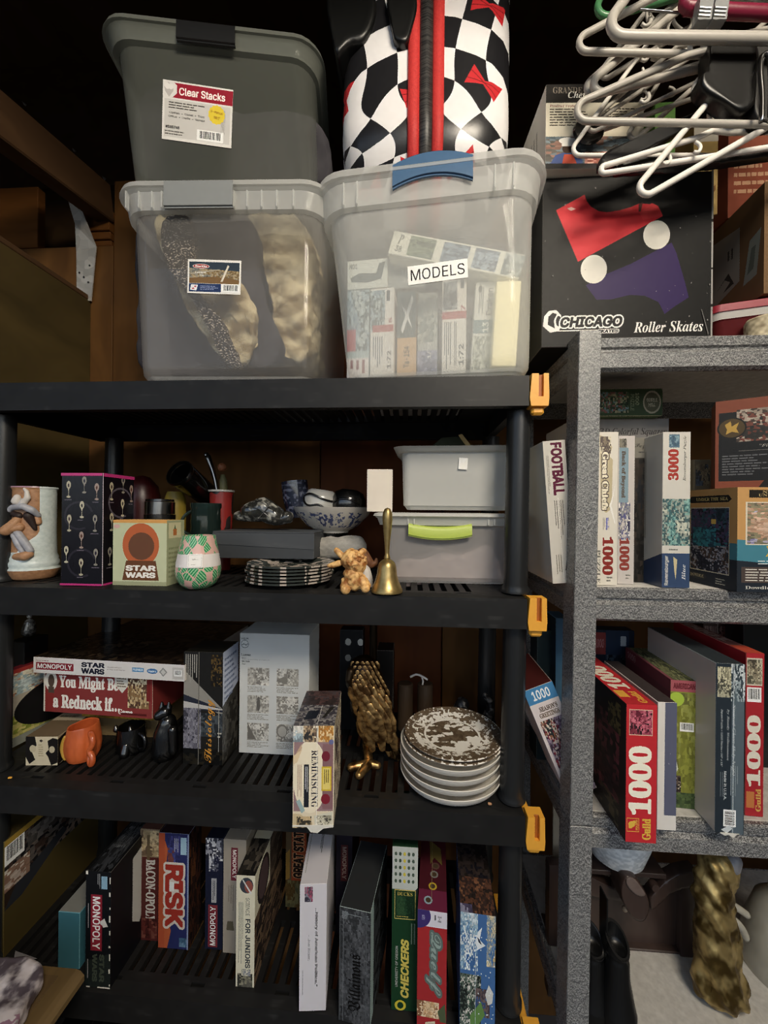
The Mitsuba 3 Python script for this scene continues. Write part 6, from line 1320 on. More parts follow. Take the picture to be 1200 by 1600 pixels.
# hangers
mat('hanger_white', '#aaa59c', .35, spec=.5); mat('hanger_bright', '#dcd8d0', .35, spec=.5); mat('hanger_green', '#3f7a4c', .3); mat('hanger_black', (.012, .012, .013), .35); mat('hanger_red', '#7a1230', .4)
scene['clip_clear'] = {'type': 'principled', 'base_color': rgb('#b9bcbc'), 'roughness': .15, 'spec_trans': .5, 'eta': 1.4}
HG = 'white plastic hangers bunched at the upper right'
def hanger(label, px, py, bar_deg, arm_deg, Y, r, m, Ln=.40, rc=.014, yaw=0, category='hanger', group=HG, name='hanger', hook=True, tabs=True):
    """closed loop: lower bar, rounded corners, two arms to the neck; its left corner at the pixel"""
    k = L(N(name), label, category, group)
    b_, a_ = math.radians(bar_deg), math.radians(arm_deg)
    # work in a 2D frame whose x runs along the bar
    al = a_ - b_
    neck = A_([Ln / 2, Ln / 2 * math.tan(al)])
    pts = []
    def arc(cx, cz, a0, a1, n=9): return [(cx + rc * math.cos(t), cz + rc * math.sin(t)) for t in np.linspace(a0, a1, n)]
    # left corner circle tangent to the bar (z=0) and to the arm
    xc = rc / math.tan(al / 2)
    pts += arc(xc, rc, math.pi / 2 + al, 3 * math.pi / 2)
    pts += [(Ln * t, 0) for t in (.25, .5, .75)]
    pts += arc(Ln - xc, rc, -math.pi / 2, math.pi / 2 - al)
    pts += [tuple(neck + A_([.02, -.006])), tuple(neck), tuple(neck - A_([.02, .006]))]
    Q = A_(pts)
    x0 = Q[:, 0].min()
    Q3 = np.column_stack([Q[:, 0] - x0, np.zeros(len(Q)), Q[:, 1] - rc])
    seg = []
    for a, c_ in zip(Q3, np.roll(Q3, -1, 0)):
        n_ = max(1, int(np.linalg.norm(c_ - a) / .012)); seg += [a + (c_ - a) * i / n_ for i in range(n_)]
    M = frame(onY(px, py, Y), yaw, -bar_deg)
    add(k + '__loop', xf(tube(A_(seg), r, 10, True), M), m, smooth=True)
    if hook:
        hx, hz = Ln / 2 - x0, neck[1] - rc
        hk = spl([(hx, 0, hz), (hx, 0, hz + .03), (hx + .018, 0, hz + .05), (hx + .002, 0, hz + .075), (hx - .018, 0, hz + .06), (hx - .02, 0, hz + .05)], 24)
        add(k + '__hook', xf(tube(hk, r * .75, 8), M), m, smooth=True)
    if tabs:
        for tx in (.085, Ln - .085):
            tz = (tx) * math.tan(al) - rc - r
            hk = spl([(tx, -.002, tz), (tx, -.004, tz - .010), (tx - .005, -.004, tz - .014), (tx - .010, -.004, tz - .011)], 12)
            add(k + '__strap_notch', xf(tube(hk, r * .55, 6), M), m, smooth=True)
    return k
hanger('thick pale hanger nearest the camera, running under the grey clips', 955, 34, -5.0, 52, -.085, .0062, 'hanger_white', rc=.018)
hanger('white hanger with its end farthest left of the upper ones, under the thick pale one', 905, 66, -5.5, 24, -.05, .0042, 'hanger_white', rc=.012)
hanger('white hanger in the middle of the bunch with its bar sloping up to the right', 928, 134, 11, 37, -.04, .0048, 'hanger_white', rc=.012)
hanger('white hanger just behind the sloping one in the middle of the bunch', 917, 140, 14, 40, -.022, .004, 'hanger_white', rc=.012)
hanger('long white hanger crossing in front of the black one with a curled left end', 902, 172, -4.5, 20, -.06, .0042, 'hanger_white', rc=.014)
hanger('white hanger with a small end hanging low in front of the grill carton', 896, 232, -3, 52, -.018, .003, 'hanger_bright', rc=.010)
hanger('bright white hanger whose bar runs below the broad black one', 939, 266, 6.5, 16, -.045, .0036, 'hanger_bright', rc=.005)
hanger('lowest white hanger with its end in front of the red skate drawing', 1001, 298, 29, 50, -.055, .0040, 'hanger_bright', rc=.010)
hanger('thin white hanger crossing the middle of the bunch', 920, 200, 24, 40, -.01, .0028, 'hanger_white', rc=.008)
hanger('thin grey hanger nested under the curled one', 917, 205, 17, 33, .0, .0030, 'hanger_white', rc=.006)
hanger('thin pale hanger with a steep bar at the back of the bunch', 985, 215, 42, 60, .02, .0034, 'hanger_white', rc=.008)
hanger('pale hanger with a steep bar rising behind the thick one', 940, 118, 30, 52, .01, .0035, 'hanger_white', rc=.008)
hanger('green hanger peeking out at the top of the bunch', 934, 14, 12, 60, -.03, .0045, 'hanger_green', rc=.014, group=None)
def flat_hanger(label, pts, Y, dep, m, extra=None):
    k = L(N('hanger'), label, 'hanger'); add(k + '__arm', traced(pts, Y, dep, .006, 3, curve=False), m, smooth=40)
    if extra: add(k + '__notch', tube(spl([onY(x, y, Y - .002) for x, y in extra], 12), .0022, 8), m, smooth=True)
flat_hanger('broad dark grey hanger arm slanting down to the left in front of the green carton', [(936, 262), (938, 246), (952, 232), (1010, 208), (1060, 184), (1105, 168), (1118, 174), (1080, 196), (1030, 222), (990, 244), (955, 258)], -.03, .012, mat('hanger_grey', (.10, .10, .105), .25))
flat_hanger('broad black hanger with a curled notch, lying along the bright white bar', [(962, 252), (985, 244), (1060, 246), (1130, 238), (1230, 216), (1230, 238), (1130, 252), (1060, 258), (985, 264), (964, 266)], -.036, .014, 'hanger_black', ((968, 255), (971, 263), (966, 266), (962, 262)))
k = L(N('trouser_hanger'), 'black clamp trouser hanger with a steel spring at the upper right', 'hanger')
add(k + '__clamp', traced([(1112, 62), (1180, 62), (1184, 130), (1180, 162), (1165, 172), (1140, 162), (1120, 150), (1098, 132), (1096, 120), (1106, 105)], -.07, .022, .006, 5), 'hanger_black', smooth=40)
add(k + '__spring', tube(spl([onY(x, y, -.078) for x, y in ((1190, 190), (1190, 140), (1190, 90), (1193, 84), (1200, 84), (1203, 92), (1203, 190))], 30), .0028, 8), 'steel', smooth=True)
add(k + '__jaw', traced([(1182, 70), (1215, 50), (1215, 190), (1184, 184), (1182, 130)], -.066, .02, .006, 3), mat('jaw_grey', (.10, .095, .09), .5), smooth=40)
k = L(N('clip_hanger'), 'hanger with clear grey clips and a dark red padded bar at the top right', 'hanger')
add(k + '__bar', tube([onY(1072, 12, -.07), onY(1140, 18, -.07), onY(1240, 22, -.07)], .0075, 14), 'hanger_red', smooth=True)
add(k + '__bar_end', blob([[(*onY(1072, -10, -.07), .0075), (*onY(1070, 6, -.07), .0075), (*onY(1078, 13, -.07), .0075)]], .003, 3), 'hanger_red', smooth=True)
for x0_ in (1092, 1116):
    ck2 = add(k + '__clip', traced([(x0_ + 4, -12), (x0_ + 26, -12), (x0_ + 20, 30), (x0_ - 2, 30)], -.088, .012, .005, 2, curve=False), 'clip_clear', smooth=40)
    for j in range(3): add(ck2 + '__ridge', tube([onY(x0_ + 1 - j, 12 + 6 * j, -.0885), onY(x0_ + 19 - j, 13 + 6 * j, -.0885)], .0013, 6), 'steel')
add(k + '__wire', tube([onY(1000, 15, -.06), onY(1240, 34, -.06)], .0015, 6), 'steel', smooth=True)

# ================================================================ right unit, middle shelf
b = B('puzzle_box', 'white puzzle box reading FOOTBALL, leaning just left of the speckled post', 'puzzle box', 864, 899, 653, 908, RB + .0006, Y=.018, D=.17, lean=-4.6, col='#c0baae', edge='#cdc8bc', mat='card_gloss', H=.213)
fb = b
p = P().r(0, 0, 1, 1, '#c4beb2').t('FOOTBALL', .58, .8, .5, .37, '#5a1430', -90, 'black').l(.3, .28, .75, .58, 5, '#76706a', 3, True).l(.1, .62, .22, .9, 2, '#8a8478', 4, True).r(.5, 0, .52, .6, '#e3dfd6').g([(.6, .09), (.68, .15), (.7, .11), (.8, .16), (.82, .11), (.9, .14), (.88, .1), (.78, .1), (.72, .06), (.66, .09)], '#3a3636').l(.2, .03, .5, .2, 3, '#8a8478', 6, True); front(b, p)
b = B('puzzle_box', 'white puzzle box just behind FOOTBALL, mostly hidden by the speckled post', 'puzzle box', 892, 905, 655, 905, RB + .0006, Y=.06, D=.12, col='#bdb8b0', edge='#cfcac2')
b = B('puzzle_box', 'white puzzle box reading Great Chiefs with a red 1000, beside the speckled post', 'puzzle box', 931, 964, 675, 912, RB + .0006, Y=.016, D=.17, col='#cfc8b8', edge='#e2dccf')
p = P().r(0, 0, 1, 1, '#d6cfc0').g([(.12, .98), (.5, .96), (.72, .9), (.6, .84), (.75, .82), (.72, .5), (.45, .47), (.2, .5), (.15, .8)], '#b9aa84').m(.15, .86, .65, .97, ['#8a7a62', '#5a4a40', '#cfc4a8'], 5, 5, 3).t('Great Chiefs', .4, .68, .3, .38, '#e9e0c4', -90, 'serifx', out=(6, '#4a3a34')).m(.45, .36, .62, .44, ['#5a5a9c', '#8a8ac0', '#c9c0b0'], 3, 4, 4).l(.3, .36, .42, .44, 2, '#8a8074', 4, True)
p.t('1000', .55, .19, .5, .25, '#8c2a22', -90, 'serifx').t('PUZZLE', .12, .12, .16, .22, '#55524a', -90, 'serif').g([(.95, .7), (1, .75), (.7, .52), (.9, .4), (.86, .4), (.6, .52), (.66, .54)], '#e9e6de').l(.5, .02, .8, .06, 2, '#6a665e', 5); front(b, p, 'print_gloss')
b = B('puzzle_box', 'pale puzzle box with a pearly blue title panel and a red 1000', 'puzzle box', 964.5, 990, 681, 906, RB + .0006, Y=.028, D=.17, col='#bdb5ae', edge='#d2cbc4')
p = P().r(0, 0, 1, 1, '#c0b8b2').r(.05, .55, .62, .92, '#7c94a0').t('Back of Beyond', .3, .74, .3, .32, '#544638', -90, 'serifx').m(.05, .92, .5, .98, ['#4a463e', '#7a7464'], 4, 3, 3).m(.05, .3, .75, .55, ['#c0b8b2', '#5a5a86', '#8a8a8c', '#d8d2cc', '#3c3c58'], 5, 10, 4).t('1000', .42, .2, .6, .22, '#8f3a30', -90, 'serifx').l(.5, .03, .8, .07, 2, '#6a665e', 5); front(b, p, 'print_gloss')
b = B('puzzle_box', 'grey upright puzzle box titled 3D Colorful Squares at the back of the middle metal shelf', 'puzzle box', 920, 1043, 655, 890, RB + .0006, Y=.115, D=.03, col='#84807c', edge='#96928e', mat='card_matte')
sq = b
front(b, P().r(0, 0, 1, 1, '#86827e').t('3D Colorful Squares', .55, .915, .84, .055, '#4a4644', 0, 'serifi').r(0, 0, 1, .6, '#5e5a54'))
b = B('puzzle_box', 'green puzzle box marked 1000 puzzle lying on the grey upright box', 'puzzle box', 918, 1035, 608, 650, sq.top + .0008, Y=.098, D=.05, col='#4a5a40', edge='#9a9678', f='#3f5236', mat='card_matte')
p = P().r(.0, .08, 1, .92, '#3c4e33').m(.02, .12, .55, .88, ['#3a4a34', '#6f8a8c', '#8c5a50', '#4f6244', '#a09a78', '#2c3a28'], 12, 5, 5).t('1000', .665, .62, .05, .45, '#8f9678', -90, 'bold').t('PUZZLE', .60, .5, .05, .6, '#7a8266', -90, 'bold').e(.86, .5, .12, .42, '#a39c86').e(.86, .5, .1, .35, '#5a5a44').t('COBBLE', .86, .58, .14, .13, '#b9b29c', 0, 'bold').t('HILL', .86, .4, .09, .13, '#b9b29c', 0, 'bold'); front(b, p)
b = B('puzzle_box', 'dark puzzle box with a pale title strip, left of the one marked 3000', 'puzzle box', 985, 1022, 684, 900, RB + .0006, Y=.05, D=.12, col='#3a3630', edge='#57524a')
front(b, P().r(0, .86, 1, 1, '#7a766c').t('Puzzle', .5, .94, .7, .04, '#3a3834', 0, 'script').l(.3, .89, .7, .91, 1, '#4a4844', 3).m(.0, .0, .9, .85, ['#1f1d1b', '#2c2a28', '#3a322c', '#26272b'], 5, 14, 3).r(.88, 0, 1, .85, '#57544c'))
b = B('puzzle_box', 'white and blue puzzle box marked 3000 with a water picture', 'puzzle box', 1034, 1077, 675, 912, RB + .0006, Y=.006, D=.115, col='#c6c2b8', edge='#d8d4ca', mat='card_gloss')
p = P().r(0, 0, 1, 1, '#c9c5bb').r(0, 0, 1, .22, '#33476a').r(.22, .9, .6, .985, '#5a7486').m(.24, .91, .58, .975, ['#4a6478', '#7c98a4'], 3, 3, 3).t('3000', .38, .79, .38, .2, '#a8382f', 90, 'serifx').t('Ravensburger Puzzle', .8, .83, .13, .29, '#55534e', 90, 'serifi').m(0, .27, 1, .57, ['#5a8a88', '#7fa8a0', '#3f6266', '#8e9a90', '#4a5a5c', '#b4b8a8'], 8, 12, 4).l(.25, .235, .75, .255, 1, '#6a6a64', 3).t('Ravensburger', .17, .11, .17, .19, '#c9c6be', 90, 'bold').g([(.4, .2), (.55, .18), (.5, .05), (.45, .1)], '#c2b48c').t('Blue', .78, .1, .14, .1, '#c2c4c8', 90, 'serifi'); front(b, p, 'print_gloss')
left(b, P().g([(0, 0), (1, 0), (1, .22), (.1, .05)], '#2c3c5c').l(.3, .3, .7, .9, 3, '#a5a296', 4, True), 'print_gloss')
b = B('puzzle_box', 'small pale puzzle box at the back above the under the sea box', 'puzzle box', 1083, 1110, 718, 900, RB + .0006, Y=.09, D=.03, col='#8f856a', edge='#a2987c')
front(b, P().m(.1, .78, .9, .96, ['#8a8068', '#a89c7c', '#5a5f60', '#6a7a86'], 5, 6, 3))
b = B('puzzle_box', 'tan and navy puzzle box titled Under the Sea, right end of middle metal shelf', 'puzzle box', 1151, 1240, 761, 925, RB + .0006, Y=None, D=.088, rot=2, W=.11, col='#b08a58', edge='#c09a66', l='#a8824f')
us = b
p = P().r(0, 0, 1, 1, '#232a34').g([(0, .46), (1, .46), (1, 1), (0, 1)], '#c08f54').g([(.0, .3), (1, .24), (1, .46), (0, .5)], '#3f7f92').r(.1, .45, .98, .86, '#cfc6b0').m(.12, .46, 1, .85, ['#8a86b0', '#a8a4b8', '#6e6a58', '#8c8468', '#b08a70', '#c9a890'], 10, 12, 3).r(.14, .9, .98, .975, '#24201c').t('NIGHTFALL', .55, .955, .5, .025, '#b39a68', 0, 'serif').t('UNDER THE SEA', .55, .925, .6, .025, '#b39a68', 0, 'serif').g([(.35, .44), (.45, .46), (.52, .42), (.48, .38), (.52, .33), (.42, .35), (.34, .34), (.38, .39)], '#c9a23c').l(.25, .26, .9, .31, 2, '#b9c6c8', 4).r(.05, .09, .98, .24, '#4a3f3c').l(.1, .1, .9, .23, 5, '#c2bcb2', 5).t('DowdlePuzzles.com', .5, .045, .8, .03, '#c9c6be', 0, 'serif'); front(b, p)
p = P().r(0, 0, 1, 1, '#222934').r(0, .46, 1, 1, '#b08550').r(0, .3, 1, .46, '#3a7486').r(.04, .14, .86, .81, '#b9b09c').m(.05, .15, .85, .80, ['#22303e', '#2c4a5a', '#3a3c58', '#4a3a58', '#1c2430', '#2f6a78'], 12, 16, 4).m(.05, .15, .85, .42, ['#1c2230', '#2a2c3c', '#8a8a94', '#4a3a34', '#26303c'], 16, 9, 7).m(.1, .4, .6, .6, ['#27586a', '#2f7a88', '#234456'], 6, 5, 5).r(.5, .64, .6, .69, '#c9a24a').g([(0, .89), (.05, .86), (.84, .86), (.9, .89), (.84, .93), (.05, .93)], '#1c1a18').t('UNDER THE SEA', .5, .895, .66, .035, '#b9a468', 0, 'serif').g([(.02, .1), (.06, .05), (.36, .05), (.42, .085), (.36, .12), (.06, .12)], '#2e3236').t('DOWDLE', .2, .085, .3, .035, '#a89a78', 0, 'serif').l(.6, .03, .8, .1, 3, '#a9a69c', 5); left(b, p)
b = B('puzzle_box', 'brown and black puzzle box standing askew on the tan and navy one', 'puzzle box', 1117, 1240, 628, 760, us.top + .0008, Y=.03, D=.045, rot=-30, W=.13, col='#6e3826', edge='#84482f', l='#7a4a36')
p = P().r(0, 0, 1, 1, '#7a3c28').r(.03, .08, 1, .86, '#17181b').m(.18, .52, 1, .88, ['#5a4c44', '#8a7a6c', '#3f342e', '#a09284', '#6a3a30', '#2c2a28'], 16, 9, 3).t('TEXAS LONGHORNS', .68, .93, .38, .05, '#b9a090', 0, 'bold').e(.14, .68, .125, .12, '#1c1a18').e(.14, .68, .11, .105, '#4a3a22').g([(.08, .72), (.13, .76), (.14, .7), (.2, .74), (.18, .67), (.2, .62), (.14, .64), (.09, .61), (.1, .67)], '#b08a3c').t('"Find the Fairy Inside"', .62, .46, .5, .04, '#9a968e', 0, 'serifi').r(.2, .415, .98, .42, '#6a6864').l(.06, .14, .45, .38, 8, '#5a5c60', 4).l(.52, .14, .98, .38, 8, '#5a5c60', 5).g([(.36, .0), (.42, .1), (.8, .1), (.86, .04), (.8, 0)], '#1c1a18').t('DOWDLE', .62, .045, .32, .04, '#5a5448', 0, 'serif'); front(b, p)

# ================================================================ right unit, lower shelf
b = B('puzzle_box', "leaning puzzle box with a blue 1000 band over SEASON'S GREETINGS, behind the speckled post", 'puzzle box', 887, 945, 1110, 1267, RC + .0006, Y=.03, D=.12, lean=-23, W=.046, H=.172, col='#cbb9b4', edge='#d9d0cc', t='#4a1c1a', mat='card')
front(b, P().r(0, 0, 1, 1, '#d2c6c2').r(0, .86, 1, 1, '#3f7fb0').t('1000', .5, .93, .6, .085, '#e6e6e6', 0, 'bold').t("SEASON'S", .56, .80, .62, .045, '#5a4a40', 0, 'serifx').t('GREETINGS', .52, .745, .68, .045, '#6a5644', 0, 'serifx').m(.1, .0, 1, .70, ['#5a4a5c', '#8a7a8c', '#3a2c38', '#b9a8a0', '#7a2434', '#8a5a44', '#c9b8a8', '#2c3030'], 12, 18, 3))
b = B('puzzle_box', 'slim blue puzzle box standing upright behind the leaning one', 'puzzle box', 867, 889, 966, 1180, RC + .0006, Y=.1, D=.05, col='#3c6484', edge='#55809c', l='#20303c')
front(b, P().r(0, 0, 1, 1, '#3a6280').r(0, 0, 1, .45, '#24384c').t('COUNTRY', .7, .5, .3, .45, '#8ea2ae', -90, 'sans').r(.66, .7, .7, .98, '#6a94ae'))
b = B('puzzle_box', 'slim dark teal puzzle box behind the leaning one, left of the blue one', 'puzzle box', 838, 862, 985, 1180, RC + .0006, Y=.12, D=.04, col='#1c2c30', edge='#3a4a4c')
GA = '#c3252c'
b = B('puzzle_box', 'red puzzle box with a huge white 1000 and Guild, pulled out over the shelf edge', 'puzzle box', 977, 1025, 1100, 1315, RC + .0006, Y=None, D=.17, col=GA, edge='#d8605c', l='#241414', t='#b8242a', rot=0)
gd = b
p = P().r(0, 0, 1, 1, '#cc2830').r(.09, .775, .86, .965, '#d9a890').m(.11, .782, .84, .958, ['#6a2434', '#a8485a', '#d06a7c', '#3a2026', '#8a3444'], 7, 8, 3).t('1000', .46, .45, .74, .5, '#f4eed8', 90, 'serifx').r(.04, .075, .44, .175, '#e0a83c').r(.055, .08, .425, .17, '#cc2830').e(.2, .13, .11, .022, '#e3b23c').g([(.1, .14), (.3, .16), (.34, .145), (.2, .1), (.1, .1)], '#e3b23c').t('GOLDEN', .36, .125, .07, .075, '#e3b23c', 90, 'bold').t('Guild', .68, .1, .28, .155, '#e3b23c', 90, 'serifx'); front(b, p)
top(b, P().r(0, 0, 1, 1, '#b8262c').t('1000', .46, .52, .7, .5, '#d8cfba', 90, 'serifx').r(.06, .12, .42, .24, '#d99a34').t('Guild', .68, .13, .28, .2, '#d99a34', 90, 'serifx'))
left(b, P().r(0, 0, 1, 1, '#1e1212').m(.2, .15, .9, .8, ['#1a1011', '#3a1a1c', '#241416', '#5a2428', '#6e2c34', '#170f10'], 7, 9, 5, 2).m(.72, .72, .92, .95, ['#2a2416', '#5a4c28', '#1a1610'], 4, 6, 3).m(.6, .02, .9, .2, ['#2a2416', '#4a3c24', '#1a1610'], 4, 4, 3))
b = B('puzzle_box', 'white box with a slate blue panel beside the big red 1000 box', 'puzzle box', 1026.5, 1056, 1097, 1296, RC + .0006, Y=None, D=.15, col='#d6d2ca', edge='#e6e2da', t='#3c3434')
front(b, P().r(0, 0, 1, 1, '#dedad2').g([(.36, .115), (1, .115), (1, 1), (.38, 1)], '#5c6078').e(.6, .52, .02, .004, '#b9b9c0').e(.68, .6, .015, .003, '#b9b9c0'))
b = B('puzzle_box', 'olive green puzzle box with a pink title band and a lime corner', 'puzzle box', 1046, 1089, 1062, 1272, RC + .0006, Y=.024, D=.14, rot=-4, col='#7f8436', edge='#8c9050', t='#54583a', l='#6e3640')
p = P().r(0, 0, 1, 1, '#868a34').m(0, 0, 1, .9, ['#868a34', '#787a2e', '#949846', '#6c6e34'], 6, 14, 3, 2).r(0, .91, 1, 1, '#a8545c').t('AMERICAN', .5, .955, .8, .045, '#6e2830', 0, 'black').e(.22, .85, .28, .055, '#a6c43c').bar(.35, .6, .86, .67).m(0, .1, .4, .25, ['#cfc6b8', '#5a4c44', '#2c2622', '#a89a8a'], 4, 5, 4).m(.0, 0, 1, .12, ['#3f5230', '#4f6238', '#33442a'], 6, 3, 5).g([(.0, .36), (.2, .4), (.3, .3), (.15, .25)], '#c9ccb4'); front(b, p)
top(b, P().m(.12, 0, 1, 1, ['#54583a', '#6a6c48', '#3f442e', '#7a7a58'], 6, 9, 3).r(0, 0, .12, 1, '#7c4048'))
left(b, P().r(0, .9, 1, 1, '#7c3640').t('1000', .16, .95, .2, .06, '#a8787a', 0, 'serif'))
b = B('puzzle_box', 'shrink wrapped black puzzle box titled Stained Glass Holy Night with one bare white side', 'puzzle box', 1117, 1162, 1036, 1300, RC + .0006, Y=None, D=.17, rot=-3, col='#2a3238', edge='#7c8688', l='#cbc0b6', mat='card_gloss')
p = P().r(0, 0, 1, 1, '#27313a').r(.55, 0, .98, 1, '#55646e').m(.04, .8, .52, .98, ['#8a866c', '#c2bc9c', '#4a4a40', '#a8a48a'], 6, 8, 3).m(.52, .78, 1, 1, ['#5a6a72', '#9aa8ac', '#3a464e', '#c6ced0'], 6, 9, 4).t('Stained Glass Holy Night', .62, .55, .13, .42, '#b9c0c4', -90, 'serifi').t('by Randy Wollenmann', .42, .58, .1, .3, '#a3a9ac', -90, 'serifi').t('Jigsaw Puzzle • 1000 Pieces • 28" x 18"', .2, .56, .09, .34, '#9aa0a2', -90, 'bold').t('Made in U.S.A.', .34, .28, .1, .17, '#b9bec0', -90, 'bold').l(.5, .22, .8, .4, 4, '#7c888e', 4, True).l(.14, .2, .28, .36, 2, '#5a646a', 5, True).bar(.28, .04, .72, .14, True).r(.6, .0, .62, 1, '#cfd6d8').g([(.2, .02), (.4, .0), (.6, .03), (.5, .05)], '#c9d0d2'); front(b, p, 'print_gloss')
for i, pl in enumerate((Polygon([(.006, .0), (.012, -.003), (.016, -.001), (.022, -.005), (.026, .0), (.03, .001), (.006, .001)]),)): add(b.key + '__wrap_fold', xf(ext(pl, .0008), b.M @ at((0, -.0012, 0))), 'wrap_film')
b = B('puzzle_box', 'red puzzle box with a white 1000 at the right end behind the stained glass one', 'puzzle box', 1164, 1192, 1020, 1278, RC + .0006, Y=.015, D=.17, rot=-3, col='#b3242c', edge='#cf6a64', t='#7a4a46')
front(b, P().r(0, 0, 1, 1, '#b4262e').r(.02, .8, .9, .97, '#c9bca8').m(.05, .81, .88, .96, ['#4a4438', '#8a8068', '#b9b094', '#5c5a4a'], 5, 7, 3).bar(.05, .7, .85, .79).t('1000', .45, .4, .75, .44, '#e2dac8', 90, 'serifx').r(.05, .05, .5, .15, '#c9763c').t('Guild', .72, .1, .3, .14, '#d39a4a', 90, 'serifx'))
top(b, P().r(0, 0, 1, .2, '#b4402c').t('1000', .5, .6, .7, .6, '#9a827c', 90, 'serifx'))
b = B('puzzle_box', 'dark blue puzzle box with a red corner panel at the back beside the speckled post', 'puzzle box', 918, 990, 984, 1150, RC + .0006, Y=.19, D=.03, col='#1c2636', edge='#2c3a4c')
front(b, P().r(0, .78, .38, .98, '#8c3634').t('1000', .24, .88, .2, .08, '#b8787a', 0, 'bold').r(.38, .0, .88, 1, '#22324a').r(.7, .86, .82, .95, '#aab4bc').m(.4, .5, .8, .78, ['#1c2a3a', '#3a4c5c', '#16202c', '#4c5a64'], 6, 5, 3))
b = B('puzzle_box', 'brown puzzle box with rows of small pictures at the back behind the stained glass one', 'puzzle box', 1098, 1142, 974, 1150, RC + .0006, Y=.185, D=.03, col='#4a3a34', edge='#5c4a44')
front(b, P().m(.02, .8, .48, .98, ['#6a5450', '#8a746c', '#3c302c'], 6, 4, 3).m(.52, .8, .98, .98, ['#6a4444', '#8f706a', '#3c302c'], 6, 4, 4).r(.49, .78, .505, 1, '#c2b8b0'))
b = B('puzzle_box', 'dark puzzle box at the back right corner of the lower metal shelf', 'puzzle box', 1160, 1240, 974, 1200, RC + .0006, Y=.13, D=.04, W=.10, col='#15191a', edge='#272c2c', mat='card_gloss')

# ================================================================ right unit, bottom shelf
mat('walnut', wood('#2c201c', '#4a3832', (50, 50, 5)), .4, coat=.25)
YW = .115
k = L(N('wooden_headboard'), 'dark brown wooden panel with curved rail and scroll bracket on the bottom metal shelf', 'furniture piece')
add(k + '__panel', traced([(858, 1370), (900, 1375), (980, 1395), (1068, 1380), (1068, 1552), (858, 1552)], YW + .008, .008, None, 0, False), 'walnut')
add(k + '__stile', traced([(1067, 1361), (1090, 1360), (1086, 1554), (1062, 1554)], YW - .006, .02, .008, 1, False), 'walnut', smooth=30)
add(k + '__stile', traced([(858, 1352), (880, 1352), (880, 1560), (856, 1560)], YW - .006, .02, .008, 1, False), 'walnut', smooth=30)
add(k + '__rail', traced([(1022, 1396), (1040, 1378), (1060, 1366), (1090, 1360), (1089, 1386), (1068, 1390), (1048, 1398), (1026, 1420), (1018, 1424), (1016, 1404)], YW - .008, .022, .006, 3, False), 'walnut', smooth=40)
add(k + '__rail', traced([(880, 1352), (910, 1364), (950, 1384), (975, 1392), (976, 1410), (940, 1404), (880, 1392)], YW - .008, .022, .006, 3, False), 'walnut', smooth=40)
br = traced([(978, 1371), (992, 1372), (1004, 1386), (1012, 1402), (1012, 1432), (1004, 1441), (990, 1436), (981, 1424), (973, 1408), (973, 1380)], YW - .05, .04, .005, 4)
add(k + '__scroll_bracket', br, 'walnut', smooth=50)
add(k + '__scroll_face', traced([(980, 1373), (991, 1374), (1003, 1388), (1009, 1400), (999, 1401), (987, 1393), (979, 1381)], YW - .0525, .003, .004, 1), mat('walnut_light', wood('#5a4a44', '#75645c', (60, 60, 60)), .5), smooth=40)
add(k + '__peg', trimesh.creation.icosphere(3, .0045).apply_translation(onY(976, 1420, YW - .004)), mat('peg_pale', '#a08a70', .6), smooth=True)
for x in (960, 1018): add(k + '__scroll_end', xf(lathe([(0, 0), (.006, 0), (.007, .004), (.006, .012), (0, .012)], 20), at(onY(x, 1378, YW - .010), pitch=90)), 'walnut', smooth=40)
add(k + '__foot', cbox(onY(1088, 1554, YW)[0] - onY(858, 1554, YW)[0], .05, max(.004, onY(960, 1553, YW)[2] - RD), .002, (onY(858, 1554, YW)[0], YW - .004, RD + .0003)), 'walnut')
def mottled_glass(p, n, uv): return mix((.62, .65, .66), (.86, .88, .88), smoothstep(.3, .7, noise(p.x * 220, p.y * 220, p.z * 220)))
mat('mottled_white', mottled_glass, .15, coat=.7)
k = L(N('glass_dish'), 'white mottled glass dish resting on top of the dark wooden panel', 'dish')
q = onY(972, 1360, YW - .015); rd = .056; zt2 = RC - .05; hd = zt2 - q[2]
add(k, xf(lathe([(0, 0), (rd * .45, 0), (rd * .75, hd * .12), (rd * .96, hd * .45), (rd, hd * .95), (rd * .96, hd * .95), (rd * .9, hd * .5), (rd * .6, hd * .2), (0, hd * .15)], 48), at((q[0], q[1] + .02, q[2]))), 'mottled_white', smooth=50)
k = L(N('dish_support'), 'dark wooden top board of the panel under the glass dish', 'board')
add(k, cbox(.14, .05, .008, .001, (q[0] - .07, q[1] - .002, q[2] - .0085)), 'walnut')
# binoculars
k = L(N('binoculars'), 'black binoculars standing on end behind the speckled post', 'binoculars')
mat('rubber_black', (.03, .032, .035), .38, spec=.5)
YB_ = .0
for i, px in enumerate((925, 963)):
    q = onY(px, 1600, YB_ + .012 * (1 - i)); zt3 = zofpx(px, 1468, q[1]); H_ = zt3 - RD
    pf = [(0, 0), (.0235, 0), (.025, .01), (.0245, H_ * .22), (.0255, H_ * .28), (.0245, H_ * .31), (.022, H_ * .40), (.0165, H_ * .62), (.0155, H_ * .80), (.0135, H_ * .83), (.0135, H_ * .86), (.0152, H_ * .875), (.0155, H_ * .90), (.0150, H_ * .985), (.0158, H_), (.0130, H_), (.0120, H_ * .93), (.010, H_ * .9), (0, H_ * .9)]
    m = lathe(pf, 40); v = m.vertices; t_ = np.clip((v[:, 2] - H_ * .9) / (H_ * .1), 0, 1); v[:, 2] += t_ * (v[:, 1] * .9 - v[:, 0] * .35)
    add(k + '__barrel', xf(m, at((q[0], q[1], RD + .0004))), 'rubber_black', smooth=35)
    if i == 0: qa = q
